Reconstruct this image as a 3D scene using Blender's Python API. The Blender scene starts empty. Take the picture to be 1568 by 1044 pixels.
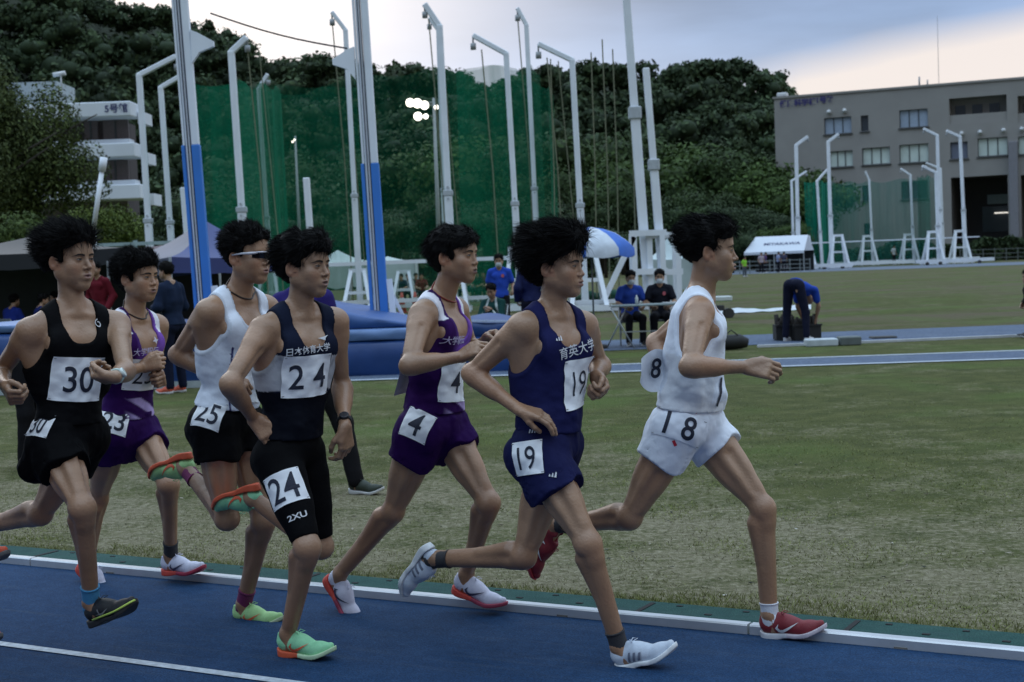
import bpy, bmesh, math, random, time
import numpy as np
from mathutils import Vector, Matrix, noise as mnoise
random.seed(7); np.random.seed(7)
C = bpy.context.scene
COL = C.collection
T0 = time.time()
# ------------------------------------------------------------------ camera
F_PX = 2250.0; CX, CY = 784.0, 522.0; CAM_H = 1.5
PITCH = math.atan(117.0/F_PX); ROLL = math.radians(2.2)
_F = np.array([0, math.cos(PITCH), -math.sin(PITCH)])
_R0 = np.array([1.0, 0, 0]); _U0 = np.cross(_R0, _F)
# world up leans to the picture's left: the camera is rolled clockwise
_R = _R0*math.cos(ROLL) - _U0*math.sin(ROLL)
_U = _R0*math.sin(ROLL) + _U0*math.cos(ROLL)
CAM = np.array([0, 0, CAM_H])
cam = bpy.data.cameras.new('camera'); camo = bpy.data.objects.new('camera', cam); COL.objects.link(camo)
cam.sensor_width = 36; cam.lens = F_PX/1568*36; cam.clip_start = .05; cam.clip_end = 3000
cam.dof.use_dof = True; cam.dof.focus_distance = 5.75; cam.dof.aperture_fstop = 6.3; cam.dof.aperture_blades = 7
M = Matrix(((_R[0], _U[0], -_F[0], 0), (_R[1], _U[1], -_F[1], 0), (_R[2], _U[2], -_F[2], CAM_H), (0, 0, 0, 1)))
camo.matrix_world = M
C.camera = camo
def ray(px, py):
    d = _F*F_PX + _R*(px-CX) - _U*(py-CY)
    return d/d[1]
def at(px, py, y):                     # point of a pixel's ray at distance y
    return CAM + ray(px, py)*y
def gnd(px, py, z=0.0):                # point of a pixel's ray on the ground
    r = ray(px, py); return CAM + r*((z-CAM_H)/r[2])
def proj(p):
    q = np.asarray(p)-CAM; f = q@_F
    return CX + F_PX*(q@_R)/f, CY - F_PX*(q@_U)/f
def nrm(v):
    v = np.asarray(v, float); return v/(np.linalg.norm(v)+1e-12)
# ------------------------------------------------------------------ world and light
C.view_settings.view_transform = 'Standard'; C.view_settings.look = 'None'
C.view_settings.exposure = .12; C.view_settings.gamma = 1
W = bpy.data.worlds.new('World'); C.world = W; W.use_nodes = True
def nt_new(nt, t, **k):
    n = nt.nodes.new(t)
    for a, b in k.items(): setattr(n, a, b)
    return n
def mth(nt, op, a, b=None, c=None, clamp=False):
    n = nt.nodes.new('ShaderNodeMath'); n.operation = op; n.use_clamp = clamp
    for i, v in enumerate((a, b, c)):
        if v is None: continue
        if isinstance(v, (int, float)): n.inputs[i].default_value = v
        else: nt.links.new(v, n.inputs[i])
    return n.outputs[0]
def mixc(nt, f, a, b, mode='MIX'):
    n = nt.nodes.new('ShaderNodeMix'); n.data_type = 'RGBA'; n.blend_type = mode
    for s, v in ((n.inputs[0], f), (n.inputs[6], a), (n.inputs[7], b)):
        if isinstance(v, (int, float)): s.default_value = v
        elif isinstance(v, (tuple, list)): s.default_value = (*v[:3], 1)
        else: nt.links.new(v, s)
    return n.outputs[2]
def ramp(nt, fac, pts):
    n = nt.nodes.new('ShaderNodeValToRGB'); cr = n.color_ramp
    while len(cr.elements) > 2: cr.elements.remove(cr.elements[-1])
    for i, (p, c) in enumerate(pts):
        e = cr.elements[i] if i < 2 else cr.elements.new(p)
        e.position = p; e.color = (*c, 1) if isinstance(c, (tuple, list)) else (c, c, c, 1)
    nt.links.new(fac, n.inputs[0]); return n.outputs[0]
def world_nodes():
    nt = W.node_tree; nt.nodes.clear()
    out = nt_new(nt, 'ShaderNodeOutputWorld'); bg = nt_new(nt, 'ShaderNodeBackground')
    sky = nt_new(nt, 'ShaderNodeTexSky', sky_type='NISHITA', sun_disc=False)
    sky.sun_elevation = math.radians(9); sky.sun_rotation = math.radians(-12)
    tc = nt_new(nt, 'ShaderNodeTexCoord'); sep = nt_new(nt, 'ShaderNodeSeparateXYZ')
    nt.links.new(tc.outputs['Generated'], sep.inputs[0])
    X, Y, Z = sep.outputs
    az = mth(nt, 'ARCTAN2', X, Y)                      # radians, 0 = straight ahead
    mp = nt_new(nt, 'ShaderNodeMapping'); mp.inputs['Scale'].default_value = (1.0, 1.0, 4.5)
    nt.links.new(tc.outputs['Generated'], mp.inputs[0])
    nz = nt_new(nt, 'ShaderNodeTexNoise'); nz.inputs['Scale'].default_value = 3.2; nz.inputs['Detail'].default_value = 6; nz.inputs['Roughness'].default_value = .5
    nt.links.new(mp.outputs[0], nz.inputs['Vector'])
    n = mth(nt, 'SUBTRACT', nz.outputs[0], .5)
    zz = mth(nt, 'ADD', Z, mth(nt, 'MULTIPLY', n, .035))
    # the overcast deck: blue grey overhead, paler towards the horizon
    deck = ramp(nt, zz, [(0.0, (.60, .66, .78)), (.10, (.42, .53, .74)), (.15, (.28, .39, .60)), (.21, (.23, .32, .52)), (.42, (.44, .56, .72)), (.7, (1.06, 1.36, 1.68)), (1, (1.33, 1.70, 2.08))])
    mot = ramp(nt, nz.outputs[0], [(.35, .72), (.65, 1.25)])
    deck = mixc(nt, 1.0, deck, mot, 'MULTIPLY')
    def lobe(a0, z0, sa, sz):
        a = mth(nt, 'DIVIDE', mth(nt, 'SUBTRACT', az, math.radians(a0)), math.radians(sa))
        z = mth(nt, 'DIVIDE', mth(nt, 'SUBTRACT', zz, z0), sz)
        q = mth(nt, 'ADD', mth(nt, 'MULTIPLY', a, a), mth(nt, 'MULTIPLY', z, z))
        return mth(nt, 'EXPONENT', mth(nt, 'MULTIPLY', q, -1))
    glow1 = lobe(-11, .18, 11, .075)                   # the bright break low on the left
    c = mixc(nt, mth(nt, 'MULTIPLY', glow1, 1.1, clamp=True), deck, (1.0, .96, .97))
    glow2 = mth(nt, 'MULTIPLY', ramp(nt, mth(nt, 'SUBTRACT', zz, mth(nt, 'MULTIPLY', az, .145)), [(.0, 1.0), (.082, 1.0), (.106, 0.0)]), ramp(nt, mth(nt, 'MULTIPLY', az, 1.0), [(.12, 0.0), (.2, 1.0)]))
    c = mixc(nt, mth(nt, 'MULTIPLY', glow2, .95), c, (.84, .76, .72))
    back = ramp(nt, mth(nt, 'MULTIPLY_ADD', Y, .5, .5), [(.28, .42), (.62, 1.0)])   # the sky behind the camera is already dark
    c = mixc(nt, 1.0, c, mixc(nt, ramp(nt, Z, [(.35, 0.0), (.75, 1.0)]), back, (1, 1, 1)), 'MULTIPLY')
    low = ramp(nt, Z, [(0.0, 0.0), (.012, 1.0)])
    c = mixc(nt, low, (.10, .11, .10), c)
    add = mixc(nt, 1.0, c, mixc(nt, 1.0, sky.outputs[0], (.004, .004, .004), 'MULTIPLY'), 'ADD')
    nt.links.new(add, bg.inputs[0]); bg.inputs[1].default_value = 1.0
    nt.links.new(bg.outputs[0], out.inputs[0])
world_nodes()
sun = bpy.data.lights.new('sun', 'SUN'); sun.energy = .35; sun.angle = math.radians(20); sun.color = (1, .93, .86)
suno = bpy.data.objects.new('sun', sun); COL.objects.link(suno)
suno.rotation_euler = (math.radians(62), 0, math.radians(-150))
# ------------------------------------------------------------------ materials
MATS = {}
def mat(name, color=(.5, .5, .5), rough=.6, metal=0, var=.12, scale=8, bump=0, bscale=60, attr=None, emit=0, spec=.5, coat=0, sheen=0, alpha=1, coord='Object', trans=0):
    if name in MATS: return MATS[name]
    m = bpy.data.materials.new(name); m.use_nodes = True; nt = m.node_tree
    b = nt.nodes['Principled BSDF']
    tc = nt_new(nt, 'ShaderNodeTexCoord')
    nz = nt_new(nt, 'ShaderNodeTexNoise'); nz.inputs['Scale'].default_value = scale; nz.inputs['Detail'].default_value = 5
    nt.links.new(tc.outputs[coord], nz.inputs['Vector'])
    if attr:
        a = nt_new(nt, 'ShaderNodeAttribute', attribute_name=attr); base = a.outputs['Color']
    else: base = color
    if var: 
        f = ramp(nt, nz.outputs[0], [(.3, 1-var), (.7, 1+var)])
        col = mixc(nt, 1.0, base, f, 'MULTIPLY'); nt.links.new(col, b.inputs['Base Color'])
    elif attr: nt.links.new(base, b.inputs['Base Color'])
    else: b.inputs['Base Color'].default_value = (*color, 1)
    b.inputs['Roughness'].default_value = rough; b.inputs['Metallic'].default_value = metal
    b.inputs['Specular IOR Level'].default_value = spec
    if coat: b.inputs['Coat Weight'].default_value = coat
    if sheen: b.inputs['Sheen Weight'].default_value = sheen
    if emit: b.inputs['Emission Color'].default_value = (*color, 1); b.inputs['Emission Strength'].default_value = emit
    if bump:
        n2 = nt_new(nt, 'ShaderNodeTexNoise'); n2.inputs['Scale'].default_value = bscale; n2.inputs['Detail'].default_value = 4
        nt.links.new(tc.outputs[coord], n2.inputs['Vector'])
        bp = nt_new(nt, 'ShaderNodeBump'); bp.inputs['Strength'].default_value = bump; bp.inputs['Distance'].default_value = .01
        nt.links.new(n2.outputs[0], bp.inputs['Height']); nt.links.new(bp.outputs[0], b.inputs['Normal'])
    if alpha < 1: b.inputs['Alpha'].default_value = alpha
    if trans: b.inputs['Transmission Weight'].default_value = trans
    MATS[name] = m; return m
# ------------------------------------------------------------------ mesh helpers
def tag(o, label=None, cat=None, group=None, kind=None):
    if label: o['label'] = label
    if cat: o['category'] = cat
    if group: o['group'] = group
    if kind: o['kind'] = kind
    return o
def mesh_np(name, V, Fq, m=None, parent=None, org=(0, 0, 0), col=None, smooth=True, mats=None, midx=None):
    """V (n,3) world; Fq list/array of faces; org = world place of the root the part hangs from"""
    V = np.asarray(V, float) - np.asarray(org, float)
    me = bpy.data.meshes.new(name)
    if isinstance(Fq, np.ndarray):
        nf, k = Fq.shape
        me.vertices.add(len(V)); me.vertices.foreach_set('co', V.astype(np.float32).ravel())
        me.loops.add(nf*k); me.loops.foreach_set('vertex_index', Fq.astype(np.int32).ravel())
        me.polygons.add(nf); me.polygons.foreach_set('loop_start', np.arange(0, nf*k, k, dtype=np.int32))
        me.polygons.foreach_set('loop_total', np.full(nf, k, dtype=np.int32))
        me.update(calc_edges=True)
    else:
        me.from_pydata([tuple(v) for v in V], [], [tuple(f) for f in Fq]); me.update()
    if smooth: me.polygons.foreach_set('use_smooth', np.ones(len(me.polygons), bool))
    if col is not None:
        a = me.color_attributes.new('col', 'FLOAT_COLOR', 'POINT')
        c = np.ones((len(V), 4), np.float32); c[:, :3] = col; a.data.foreach_set('color', c.ravel())
    for mm in (mats or ([m] if m else [])): me.materials.append(mm)
    if midx is not None: me.polygons.foreach_set('material_index', np.asarray(midx, np.int32))
    o = bpy.data.objects.new(name, me); COL.objects.link(o)
    if parent is not None: o.parent = parent
    return o
def root_at(o, loc): o.location = tuple(loc); return o
def empty(name, loc, label=None, cat=None, group=None, rz=0):
    o = bpy.data.objects.new(name, None); COL.objects.link(o); o.location = tuple(loc); o.rotation_euler = (0, 0, rz)
    o.empty_display_size = .2
    return tag(o, label, cat, group)
class MB:
    """collects boxes, bars and tubes in world (or local) space; build() links them as one mesh"""
    def __init__(s): s.v = []; s.f = []; s.sm = []
    def add(s, V, Fs, smooth=False):
        b = len(s.v); s.v += [tuple(map(float, p)) for p in V]; s.f += [tuple(i+b for i in f) for f in Fs]; s.sm += [smooth]*len(Fs); return s
    def box(s, c, size, ax=None, bevel=0):
        c = np.asarray(c, float); A = np.eye(3) if ax is None else np.asarray(ax, float); h = np.asarray(size, float)/2
        if bevel:
            be = min(bevel, h.min()*.9); V = []; 
            for sx in (-1, 1):
                for sy in (-1, 1):
                    for sz in (-1, 1):
                        for k in range(3):
                            q = np.array([sx*h[0], sy*h[1], sz*h[2]]); 
                            for j in range(3):
                                if j != k: q[j] -= np.sign(q[j])*be
                            V.append(c+A.T@q)
            idx = lambda sx, sy, sz, k: ((sx*2+sy)*2+sz)*3+k
            Fs = []
            for k in range(3):
                a, b_ = (k+1) % 3, (k+2) % 3
                for sg in (0, 1):
                    cyc = []
                    for (p, q) in ((0, 0), (1, 0), (1, 1), (0, 1)):
                        t = [0, 0, 0]; t[k] = sg; t[a] = p; t[b_] = q; cyc.append(idx(*t, k))
                    Fs.append(tuple(cyc if sg else cyc[::-1]))
                for p in (0, 1):
                    for q in (0, 1):   # edge along axis k
                        t0 = [0, 0, 0]; t0[k] = 0; t0[a] = p; t0[b_] = q; t1 = list(t0); t1[k] = 1
                        f = (idx(*t0, a), idx(*t1, a), idx(*t1, b_), idx(*t0, b_))
                        Fs.append(f if p == q else f[::-1])
            for sx in (0, 1):
                for sy in (0, 1):
                    for sz in (0, 1):
                        f = (idx(sx, sy, sz, 0), idx(sx, sy, sz, 1), idx(sx, sy, sz, 2))
                        Fs.append(f if (sx+sy+sz) % 2 else f[::-1])
            return s.add(V, Fs)
        V = [c+A.T@np.array([x*h[0], y*h[1], z*h[2]]) for x in (-1, 1) for y in (-1, 1) for z in (-1, 1)]
        return s.add(V, [(0, 1, 3, 2), (4, 6, 7, 5), (0, 4, 5, 1), (2, 3, 7, 6), (0, 2, 6, 4), (1, 5, 7, 3)])
    def bar(s, a, b, w, h=None, up=(0, 0, 1), bevel=0):
        a = np.asarray(a, float); b = np.asarray(b, float); h = w if h is None else h
        x = nrm(b-a); y = np.cross(up, x)
        if np.linalg.norm(y) < 1e-3: y = np.cross((1, 0, 0), x)
        y = nrm(y); z = np.cross(x, y)
        return s.box((a+b)/2, (np.linalg.norm(b-a), w, h), (x, y, z), bevel)
    def tube(s, pts, r, n=10, cap=True, smooth=True):
        pts = [np.asarray(p, float) for p in pts]; rr = r if isinstance(r, (list, tuple)) else [r]*len(pts)
        V = []; Fs = []; prev = None
        for i, p in enumerate(pts):
            d = nrm((pts[min(i+1, len(pts)-1)]-pts[max(i-1, 0)]))
            if prev is None: a = np.cross(d, (0, 0, 1)); a = a if np.linalg.norm(a) > .05 else np.cross(d, (1, 0, 0))
            else: a = prev-d*(prev@d)
            a = nrm(a); b = np.cross(d, a); prev = a
            for k in range(n):
                t = 2*math.pi*k/n; V.append(p+rr[i]*(a*math.cos(t)+b*math.sin(t)))
        for i in range(len(pts)-1):
            for k in range(n):
                k2 = (k+1) % n; Fs.append((i*n+k, i*n+k2, (i+1)*n+k2, (i+1)*n+k))
        s.add(V, Fs, smooth)
        if cap:
            s.f.append(tuple(range(len(s.v)-len(V), len(s.v)-len(V)+n))[::-1]); s.sm.append(False)
            s.f.append(tuple(range(len(s.v)-n, len(s.v)))); s.sm.append(False)
        return s
    def quad(s, *p): return s.add(p, [tuple(range(len(p)))])
    def build(s, name, m, parent=None, org=(0, 0, 0)):
        o = mesh_np(name, np.array(s.v), s.f, m, parent, org, smooth=False)
        o.data.polygons.foreach_set('use_smooth', np.array(s.sm, bool)); return o
def prism(poly, z0, z1):
    n = len(poly); V = [(x, y, z0) for x, y in poly]+[(x, y, z1) for x, y in poly]
    return V, [tuple(range(n))[::-1], tuple(range(n, 2*n))]+[(i, (i+1) % n, n+(i+1) % n, n+i) for i in range(n)]
# ------------------------------------------------------------------ implicit surfaces
def smin(a, b, k):
    h = np.maximum(k-np.abs(a-b), 0)/k
    return np.minimum(a, b)-h*h*k*.25
class Prim:
    def __init__(s, kind, k, sub=False, **kw):
        s.kind = kind; s.k = k; s.sub = sub; s.__dict__.update(kw)
    def ev(s, P):
        if s.kind == 'cone':
            ba = s.b-s.a; q = P-s.a; t = np.clip(q@ba/(ba@ba+1e-12), 0, 1)
            d = q-t[..., None]*ba
            return np.sqrt((d*d).sum(-1))-(s.ra+(s.rb-s.ra)*t)
        q = (P-s.c)@s.A.T; k0 = np.sqrt(((q/s.r)**2).sum(-1)); k1 = np.sqrt(((q/s.r**2)**2).sum(-1))+1e-9
        return k0*(k0-1)/k1
    def bb(s):
        if s.kind == 'cone':
            r = max(s.ra, s.rb); return np.minimum(s.a, s.b)-r, np.maximum(s.a, s.b)+r
        e = np.sqrt(((s.A.T*s.r)**2).sum(1)); return s.c-e, s.c+e
def cone(a, b, ra, rb, k=.02, sub=False): return Prim('cone', k, sub, a=np.asarray(a, float), b=np.asarray(b, float), ra=ra, rb=rb)
def ell(c, r, A=None, k=.02, sub=False): return Prim('ell', k, sub, c=np.asarray(c, float), r=np.asarray(r, float), A=np.eye(3) if A is None else np.asarray(A, float))
def fpts(prims, P):
    d = None
    for p in prims:
        e = p.ev(P)
        if d is None: d = e
        elif p.sub: d = -smin(-d, e, p.k)
        else: d = smin(d, e, p.k)
    return d
def fgrid(prims, o, h, n, pad=.06):
    d = np.full(n, .5, np.float32)
    ax = [o[i]+h*np.arange(n[i]) for i in range(3)]
    for p in prims:
        lo, hi = p.bb(); i0 = [max(0, int((lo[i]-pad-o[i])/h)) for i in range(3)]; i1 = [min(n[i], int((hi[i]+pad-o[i])/h)+2) for i in range(3)]
        if any(i1[i] <= i0[i] for i in range(3)): continue
        P = np.stack(np.meshgrid(*[ax[i][i0[i]:i1[i]] for i in range(3)], indexing='ij'), -1)
        e = p.ev(P); sl = tuple(slice(i0[i], i1[i]) for i in range(3))
        if p.sub: d[sl] = -smin(-d[sl], e, p.k)
        else: d[sl] = smin(d[sl], e, p.k)
    return d
def grid_of(lo, hi, h):
    lo = np.asarray(lo, float); hi = np.asarray(hi, float)
    return lo, h, tuple(int(math.ceil((hi[i]-lo[i])/h))+1 for i in range(3))
def gpts(o, h, n): return np.stack(np.meshgrid(*[o[i]+h*np.arange(n[i]) for i in range(3)], indexing='ij'), -1)
_CO = [(0, 0, 0), (1, 0, 0), (0, 1, 0), (1, 1, 0), (0, 0, 1), (1, 0, 1), (0, 1, 1), (1, 1, 1)]
_ED = [(0, 1), (2, 3), (4, 5), (6, 7), (0, 2), (1, 3), (4, 6), (5, 7), (0, 4), (1, 5), (2, 6), (3, 7)]
def nets(v, o, h):
    ins = v < 0; n = v.shape; m = tuple(x-1 for x in n)
    cnt = np.zeros(m, np.int8)
    for c in _CO: cnt += ins[c[0]:c[0]+m[0], c[1]:c[1]+m[1], c[2]:c[2]+m[2]]
    act = (cnt > 0) & (cnt < 8); I = np.argwhere(act)
    if len(I) == 0: return np.zeros((0, 3)), np.zeros((0, 4), int)
    idx = np.full(m, -1, np.int64); idx[act] = np.arange(len(I))
    val = [v[I[:, 0]+c[0], I[:, 1]+c[1], I[:, 2]+c[2]] for c in _CO]
    S = np.zeros((len(I), 3)); K = np.zeros(len(I))
    for a, b in _ED:
        va, vb = val[a], val[b]; x = (va < 0) != (vb < 0); t = np.where(x, va/(va-vb+1e-20*(~x)+(va == vb)), 0)
        ca = np.array(_CO[a], float); cb = np.array(_CO[b], float)
        S += np.where(x[:, None], ca+t[:, None]*(cb-ca), 0); K += x
    P = (I+S/np.maximum(K, 1)[:, None])*h+o
    Fs = []
    for ax in range(3):
        b_, c_ = (ax+1) % 3, (ax+2) % 3
        s0 = [slice(None)]*3; s1 = [slice(None)]*3; s0[ax] = slice(0, n[ax]-1); s1[ax] = slice(1, n[ax])
        A_ = ins[tuple(s0)]; B_ = ins[tuple(s1)]; E = np.argwhere(A_ != B_)
        E = E[(E[:, b_] > 0) & (E[:, c_] > 0) & (E[:, b_] < n[b_]-1) & (E[:, c_] < n[c_]-1)]
        if len(E) == 0: continue
        def cell(db, dc):
            q = E.copy(); q[:, b_] += db; q[:, c_] += dc; return idx[q[:, 0], q[:, 1], q[:, 2]]
        Q = np.stack([cell(-1, -1), cell(0, -1), cell(0, 0), cell(-1, 0)], 1)
        fl = ~A_[E[:, 0], E[:, 1], E[:, 2]]; Q[fl] = Q[fl][:, ::-1]
        Fs.append(Q)
    return P, np.concatenate(Fs)
def compact(P, Q):
    u, inv = np.unique(Q, return_inverse=True); return P[u], inv.reshape(Q.shape)
_rs = np.random.RandomState(3)
_ND = _rs.normal(size=(7, 3)); _ND /= np.linalg.norm(_ND, axis=1)[:, None]; _NP = _rs.uniform(0, 6.28, 7)
def wob(P, f, seed=0):                 # cheap smooth noise -1..1
    s = 0
    for i in range(7): s = s+np.sin(P@(_ND[i]*f*(1+.35*i))+_NP[i]+seed*1.7)/(1+.35*i)
    return s/2.6
def trace(fn, O, D, t0=0., t1=3., it=70, st=.85):
    t = np.full(len(O), t0)
    for _ in range(it):
        d = fn(O+D*t[:, None]); t = np.minimum(t+d*st, t1)
    return t, np.abs(fn(O+D*t[:, None])) < .004
def grad(fn, p, e=.01):
    p = np.asarray(p, float); Q = np.array([p+e*np.eye(3)[i]*s for i in range(3) for s in (1, -1)]); d = fn(Q)
    return nrm([d[0]-d[1], d[2]-d[3], d[4]-d[5]])
# ---- lettering
_TX = {}
def text_mesh(txt, h=1.0, ext=0, bold=0, maxe=.12):
    """flat triangles of a text, centred, cap height ~ h; returns (n,2) verts and faces"""
    key = (txt, h, bold, maxe)
    if key in _TX: return _TX[key]
    cu = bpy.data.curves.new('t', 'FONT'); cu.body = txt; cu.size = h/.7; cu.align_x = 'CENTER'; cu.align_y = 'CENTER'; cu.offset = bold*h; cu.resolution_u = 4
    o = bpy.data.objects.new('t', cu); COL.objects.link(o); dg = bpy.context.evaluated_depsgraph_get(); dg.update()
    me = bpy.data.meshes.new_from_object(o.evaluated_get(dg)); bm = bmesh.new(); bm.from_mesh(me)
    bmesh.ops.triangulate(bm, faces=bm.faces[:])
    for _ in range(5):
        ee = [e for e in bm.edges if e.calc_length() > maxe*h]
        if not ee: break
        bmesh.ops.subdivide_edges(bm, edges=ee, cuts=1); bmesh.ops.triangulate(bm, faces=[f for f in bm.faces if len(f.verts) > 3])
    V = np.array([v.co[:2] for v in bm.verts]); bm.verts.index_update(); Fs = np.array([[v.index for v in f.verts] for f in bm.faces])
    bm.free(); bpy.data.objects.remove(o); bpy.data.curves.remove(cu); bpy.data.meshes.remove(me)
    if len(V): V = V-(V.max(0)+V.min(0))/2
    _TX[key] = (V, Fs); return V, Fs
def text_obj(name, txt, O, U, V, h, m, parent=None, org=(0, 0, 0), bold=0, sx=1.0, label=None):
    P, Fs = text_mesh(txt, h, bold=bold, maxe=9); O = np.asarray(O, float)
    return mesh_np(name, O+P[:, :1]*sx*nrm(U)+P[:, 1:]*nrm(V), Fs, m, parent, org, smooth=False)
# ------------------------------------------------------------------ people
SKIN = np.array([.335, .195, .118]); UPZ = np.array([0, 0, 1.0])
HEAD_R = nrm((4.6, -2.6, 0)); LEFT = np.array([-HEAD_R[1], HEAD_R[0], 0])
def rotz(v, deg):
    a = math.radians(deg); c, s = math.cos(a), math.sin(a); return np.array([v[0]*c-v[1]*s, v[0]*s+v[1]*c, v[2]])
def m_skin(): return mat('skin', attr='col', rough=.40, var=.12, scale=9, bump=.2, bscale=110, spec=.55)
def m_cloth(name, c, **k): return mat('cloth_'+name, c, rough=k.pop('rough', .8), var=k.pop('var', .08), scale=30, bump=.25, bscale=260, **k)
def m_jersey():
    if 'jersey_fabric' in MATS: return MATS['jersey_fabric']
    m = mat('jersey_fabric', attr='col', rough=.75, var=.06, scale=24, bump=.2, bscale=15, spec=.06); m.node_tree.nodes['Bump'].inputs['Distance'].default_value = .03; return m
M_PAPER = lambda: mat('bib_paper', (.84, .86, .90), rough=.75, var=.05, scale=12, bump=.3, bscale=25)
M_INK = lambda: mat('bib_ink', (.012, .016, .035), rough=.7, var=0)
M_HAIR = lambda: mat('black_hair', (.0045, .004, .0042), rough=.75, var=.3, scale=90, spec=.12)
class Fig: pass
G_MO = [.0024]
HSC = .95
def head_prims(H, A, fs=(1, 1, 1)):
    """A rows: right, forward, up of the head"""
    g = lambda x, y, z: H+np.array([x*(1 if z > -.02 else 1+(fs[0]-1)*min(1, (-z-.02)/.05)), y, z if z > -.03 else -.03+(z+.03)*fs[1]])@A
    L = [ell(g(0, -.018, .032), (.076, .095, .086), A, .02), ell(g(0, .022, -.025), (.062, .066, .086), A, .03)]
    for s in (-1, 1):
        L += [cone(g(s*.054, -.010, -.050), g(s*.014, .058, -.099), .016, .0145, .035), ell(g(s*.034, .046, -.052), (.026, .028, .036), A, .03), cone(g(s*.058, -.008, -.02), g(s*.054, -.004, -.052), .017, .016, .02),
              ell(g(s*.043, .052, -.028), (.024, .022, .024), A, .02)]
    L += [ell(g(0, .060, -.102), (.021, .018, .016), A, .02), cone(g(-.034, .073, .022), g(.034, .073, .022), .014, .014, .02),
          ell(g(0, .06, .055), (.05, .03, .04), A, .02)]
    for s in (-1, 1):
        L += [ell(g(s*.031, .094, .000), (.019, .014, .012), A, .012, True)]
    for s in (-1, 1):
        L += [ell(g(s*.031, .0725, -.001), (.0155, .0135, .0125), A, .005)]
    L += [cone(g(0, .078, .012), g(0, .078+.022*fs[2], -.030), .0075, .0095, .010), ell(g(0, .079+.024*fs[2], -.034), (.0095, .0095, .008), A, .006)]
    for s in (-1, 1): L += [ell(g(s*.0125, .092, -.037), (.0075, .009, .0065), A, .006)]
    for s in (-1, 1): L += [ell(g(s*.006, .099, -.043), (.0035, .005, .003), A, .003, True)]
    L += [ell(g(0, .077, -.068), (.027, .018, .019), A, .014)]
    L += [cone(g(-.019, .083, -.0625), g(0, .0962, -.0608), .004, .0060, .006), cone(g(.019, .083, -.0625), g(0, .0962, -.0608), .004, .0060, .006),
          cone(g(-.016, .083, -.0745), g(0, .0940, -.0752), .0045, .0070, .006), cone(g(.016, .083, -.0745), g(0, .0940, -.0752), .0045, .0070, .006)]
    L += [cone(g(-.019, .093, -.0678), g(.019, .093, -.0678), .0018, .0018, .003, True), cone(g(-.012, .098, -.0678), g(.012, .098, -.0678), G_MO[0], G_MO[0], .003, True)]
    for s in (-1, 1):
        E = np.array([A[0]*math.cos(.5)+A[1]*s*.48, A[1]*math.cos(.5)-A[0]*s*.48, A[2]])
        L += [ell(g(s*.081, -.020, -.010), (.0072, .019, .031), E, .005), ell(g(s*.0875, -.0155, -.006), (.0066, .011, .019), E, .004, True), cone(g(s*.077, .001, -.018), g(s*.078, -.002, -.006), .0055, .004, .004)]
    for p in L:                                             # whole head a little smaller
        if p.kind == 'cone': p.a = H+(p.a-H)*HSC; p.b = H+(p.b-H)*HSC; p.ra *= HSC; p.rb *= HSC
        else: p.c = H+(p.c-H)*HSC; p.r = p.r*HSC
    return L
def hand_prims(Wp, d, n, t, curl=(50, 60, 40), sc=1.0, spread=1.0, thumb=1.0):
    """Wp wrist, d towards the knuckles, n the palm's facing, t the thumb's side"""
    d = nrm(d); n = nrm(n-d*(n@d)); t0 = nrm(np.cross(d, n)); t = t0 if t0@t > 0 else -t0
    L = []; off = [.030, .010, -.010, -.028]; ln = [.93, 1.04, .98, .8]
    for i in range(4):
        a = Wp+t*off[i]*.55*sc+d*.008; b = Wp+d*(.086-.004*abs(i-1))*sc+t*off[i]*sc
        L.append(cone(a, b, .0155*sc, .0125*sc, .012))
    L.append(cone(Wp+d*.02+t*.012, Wp+d*.055+t*.03, .016*sc, .013*sc, .014))
    for i in range(4):
        p = Wp+d*(.086-.004*abs(i-1))*sc+t*off[i]*sc; a = 0; r = .0098*sc
        for j, seg in enumerate((.043, .027, .021)):
            a += math.radians(curl[j]*(1+.07*(i-1))); dd = d*math.cos(a)+n*math.sin(a)+t*(off[i]*1.3*spread*max(0, math.cos(a)))
            q = p+nrm(dd)*seg*ln[i]*sc; L.append(cone(p, q, r, r*.93, .0035)); p = q; r *= .93
    p = Wp+d*.022*sc+t*.024*sc; q = p+nrm(d*.75+t*.55*thumb+n*.45)*.042*sc; L.append(cone(p, q, .0135*sc, .0115*sc, .008))
    p, q = q, q+nrm(d*.85+t*.05*thumb+n*.55)*.03*sc; L.append(cone(p, q, .0112*sc, .0102*sc, .004))
    p, q = q, q+nrm(d*.75-t*.35+n*.5)*.025*sc; L.append(cone(p, q, .0102*sc, .009*sc, .004))
    return L
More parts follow.
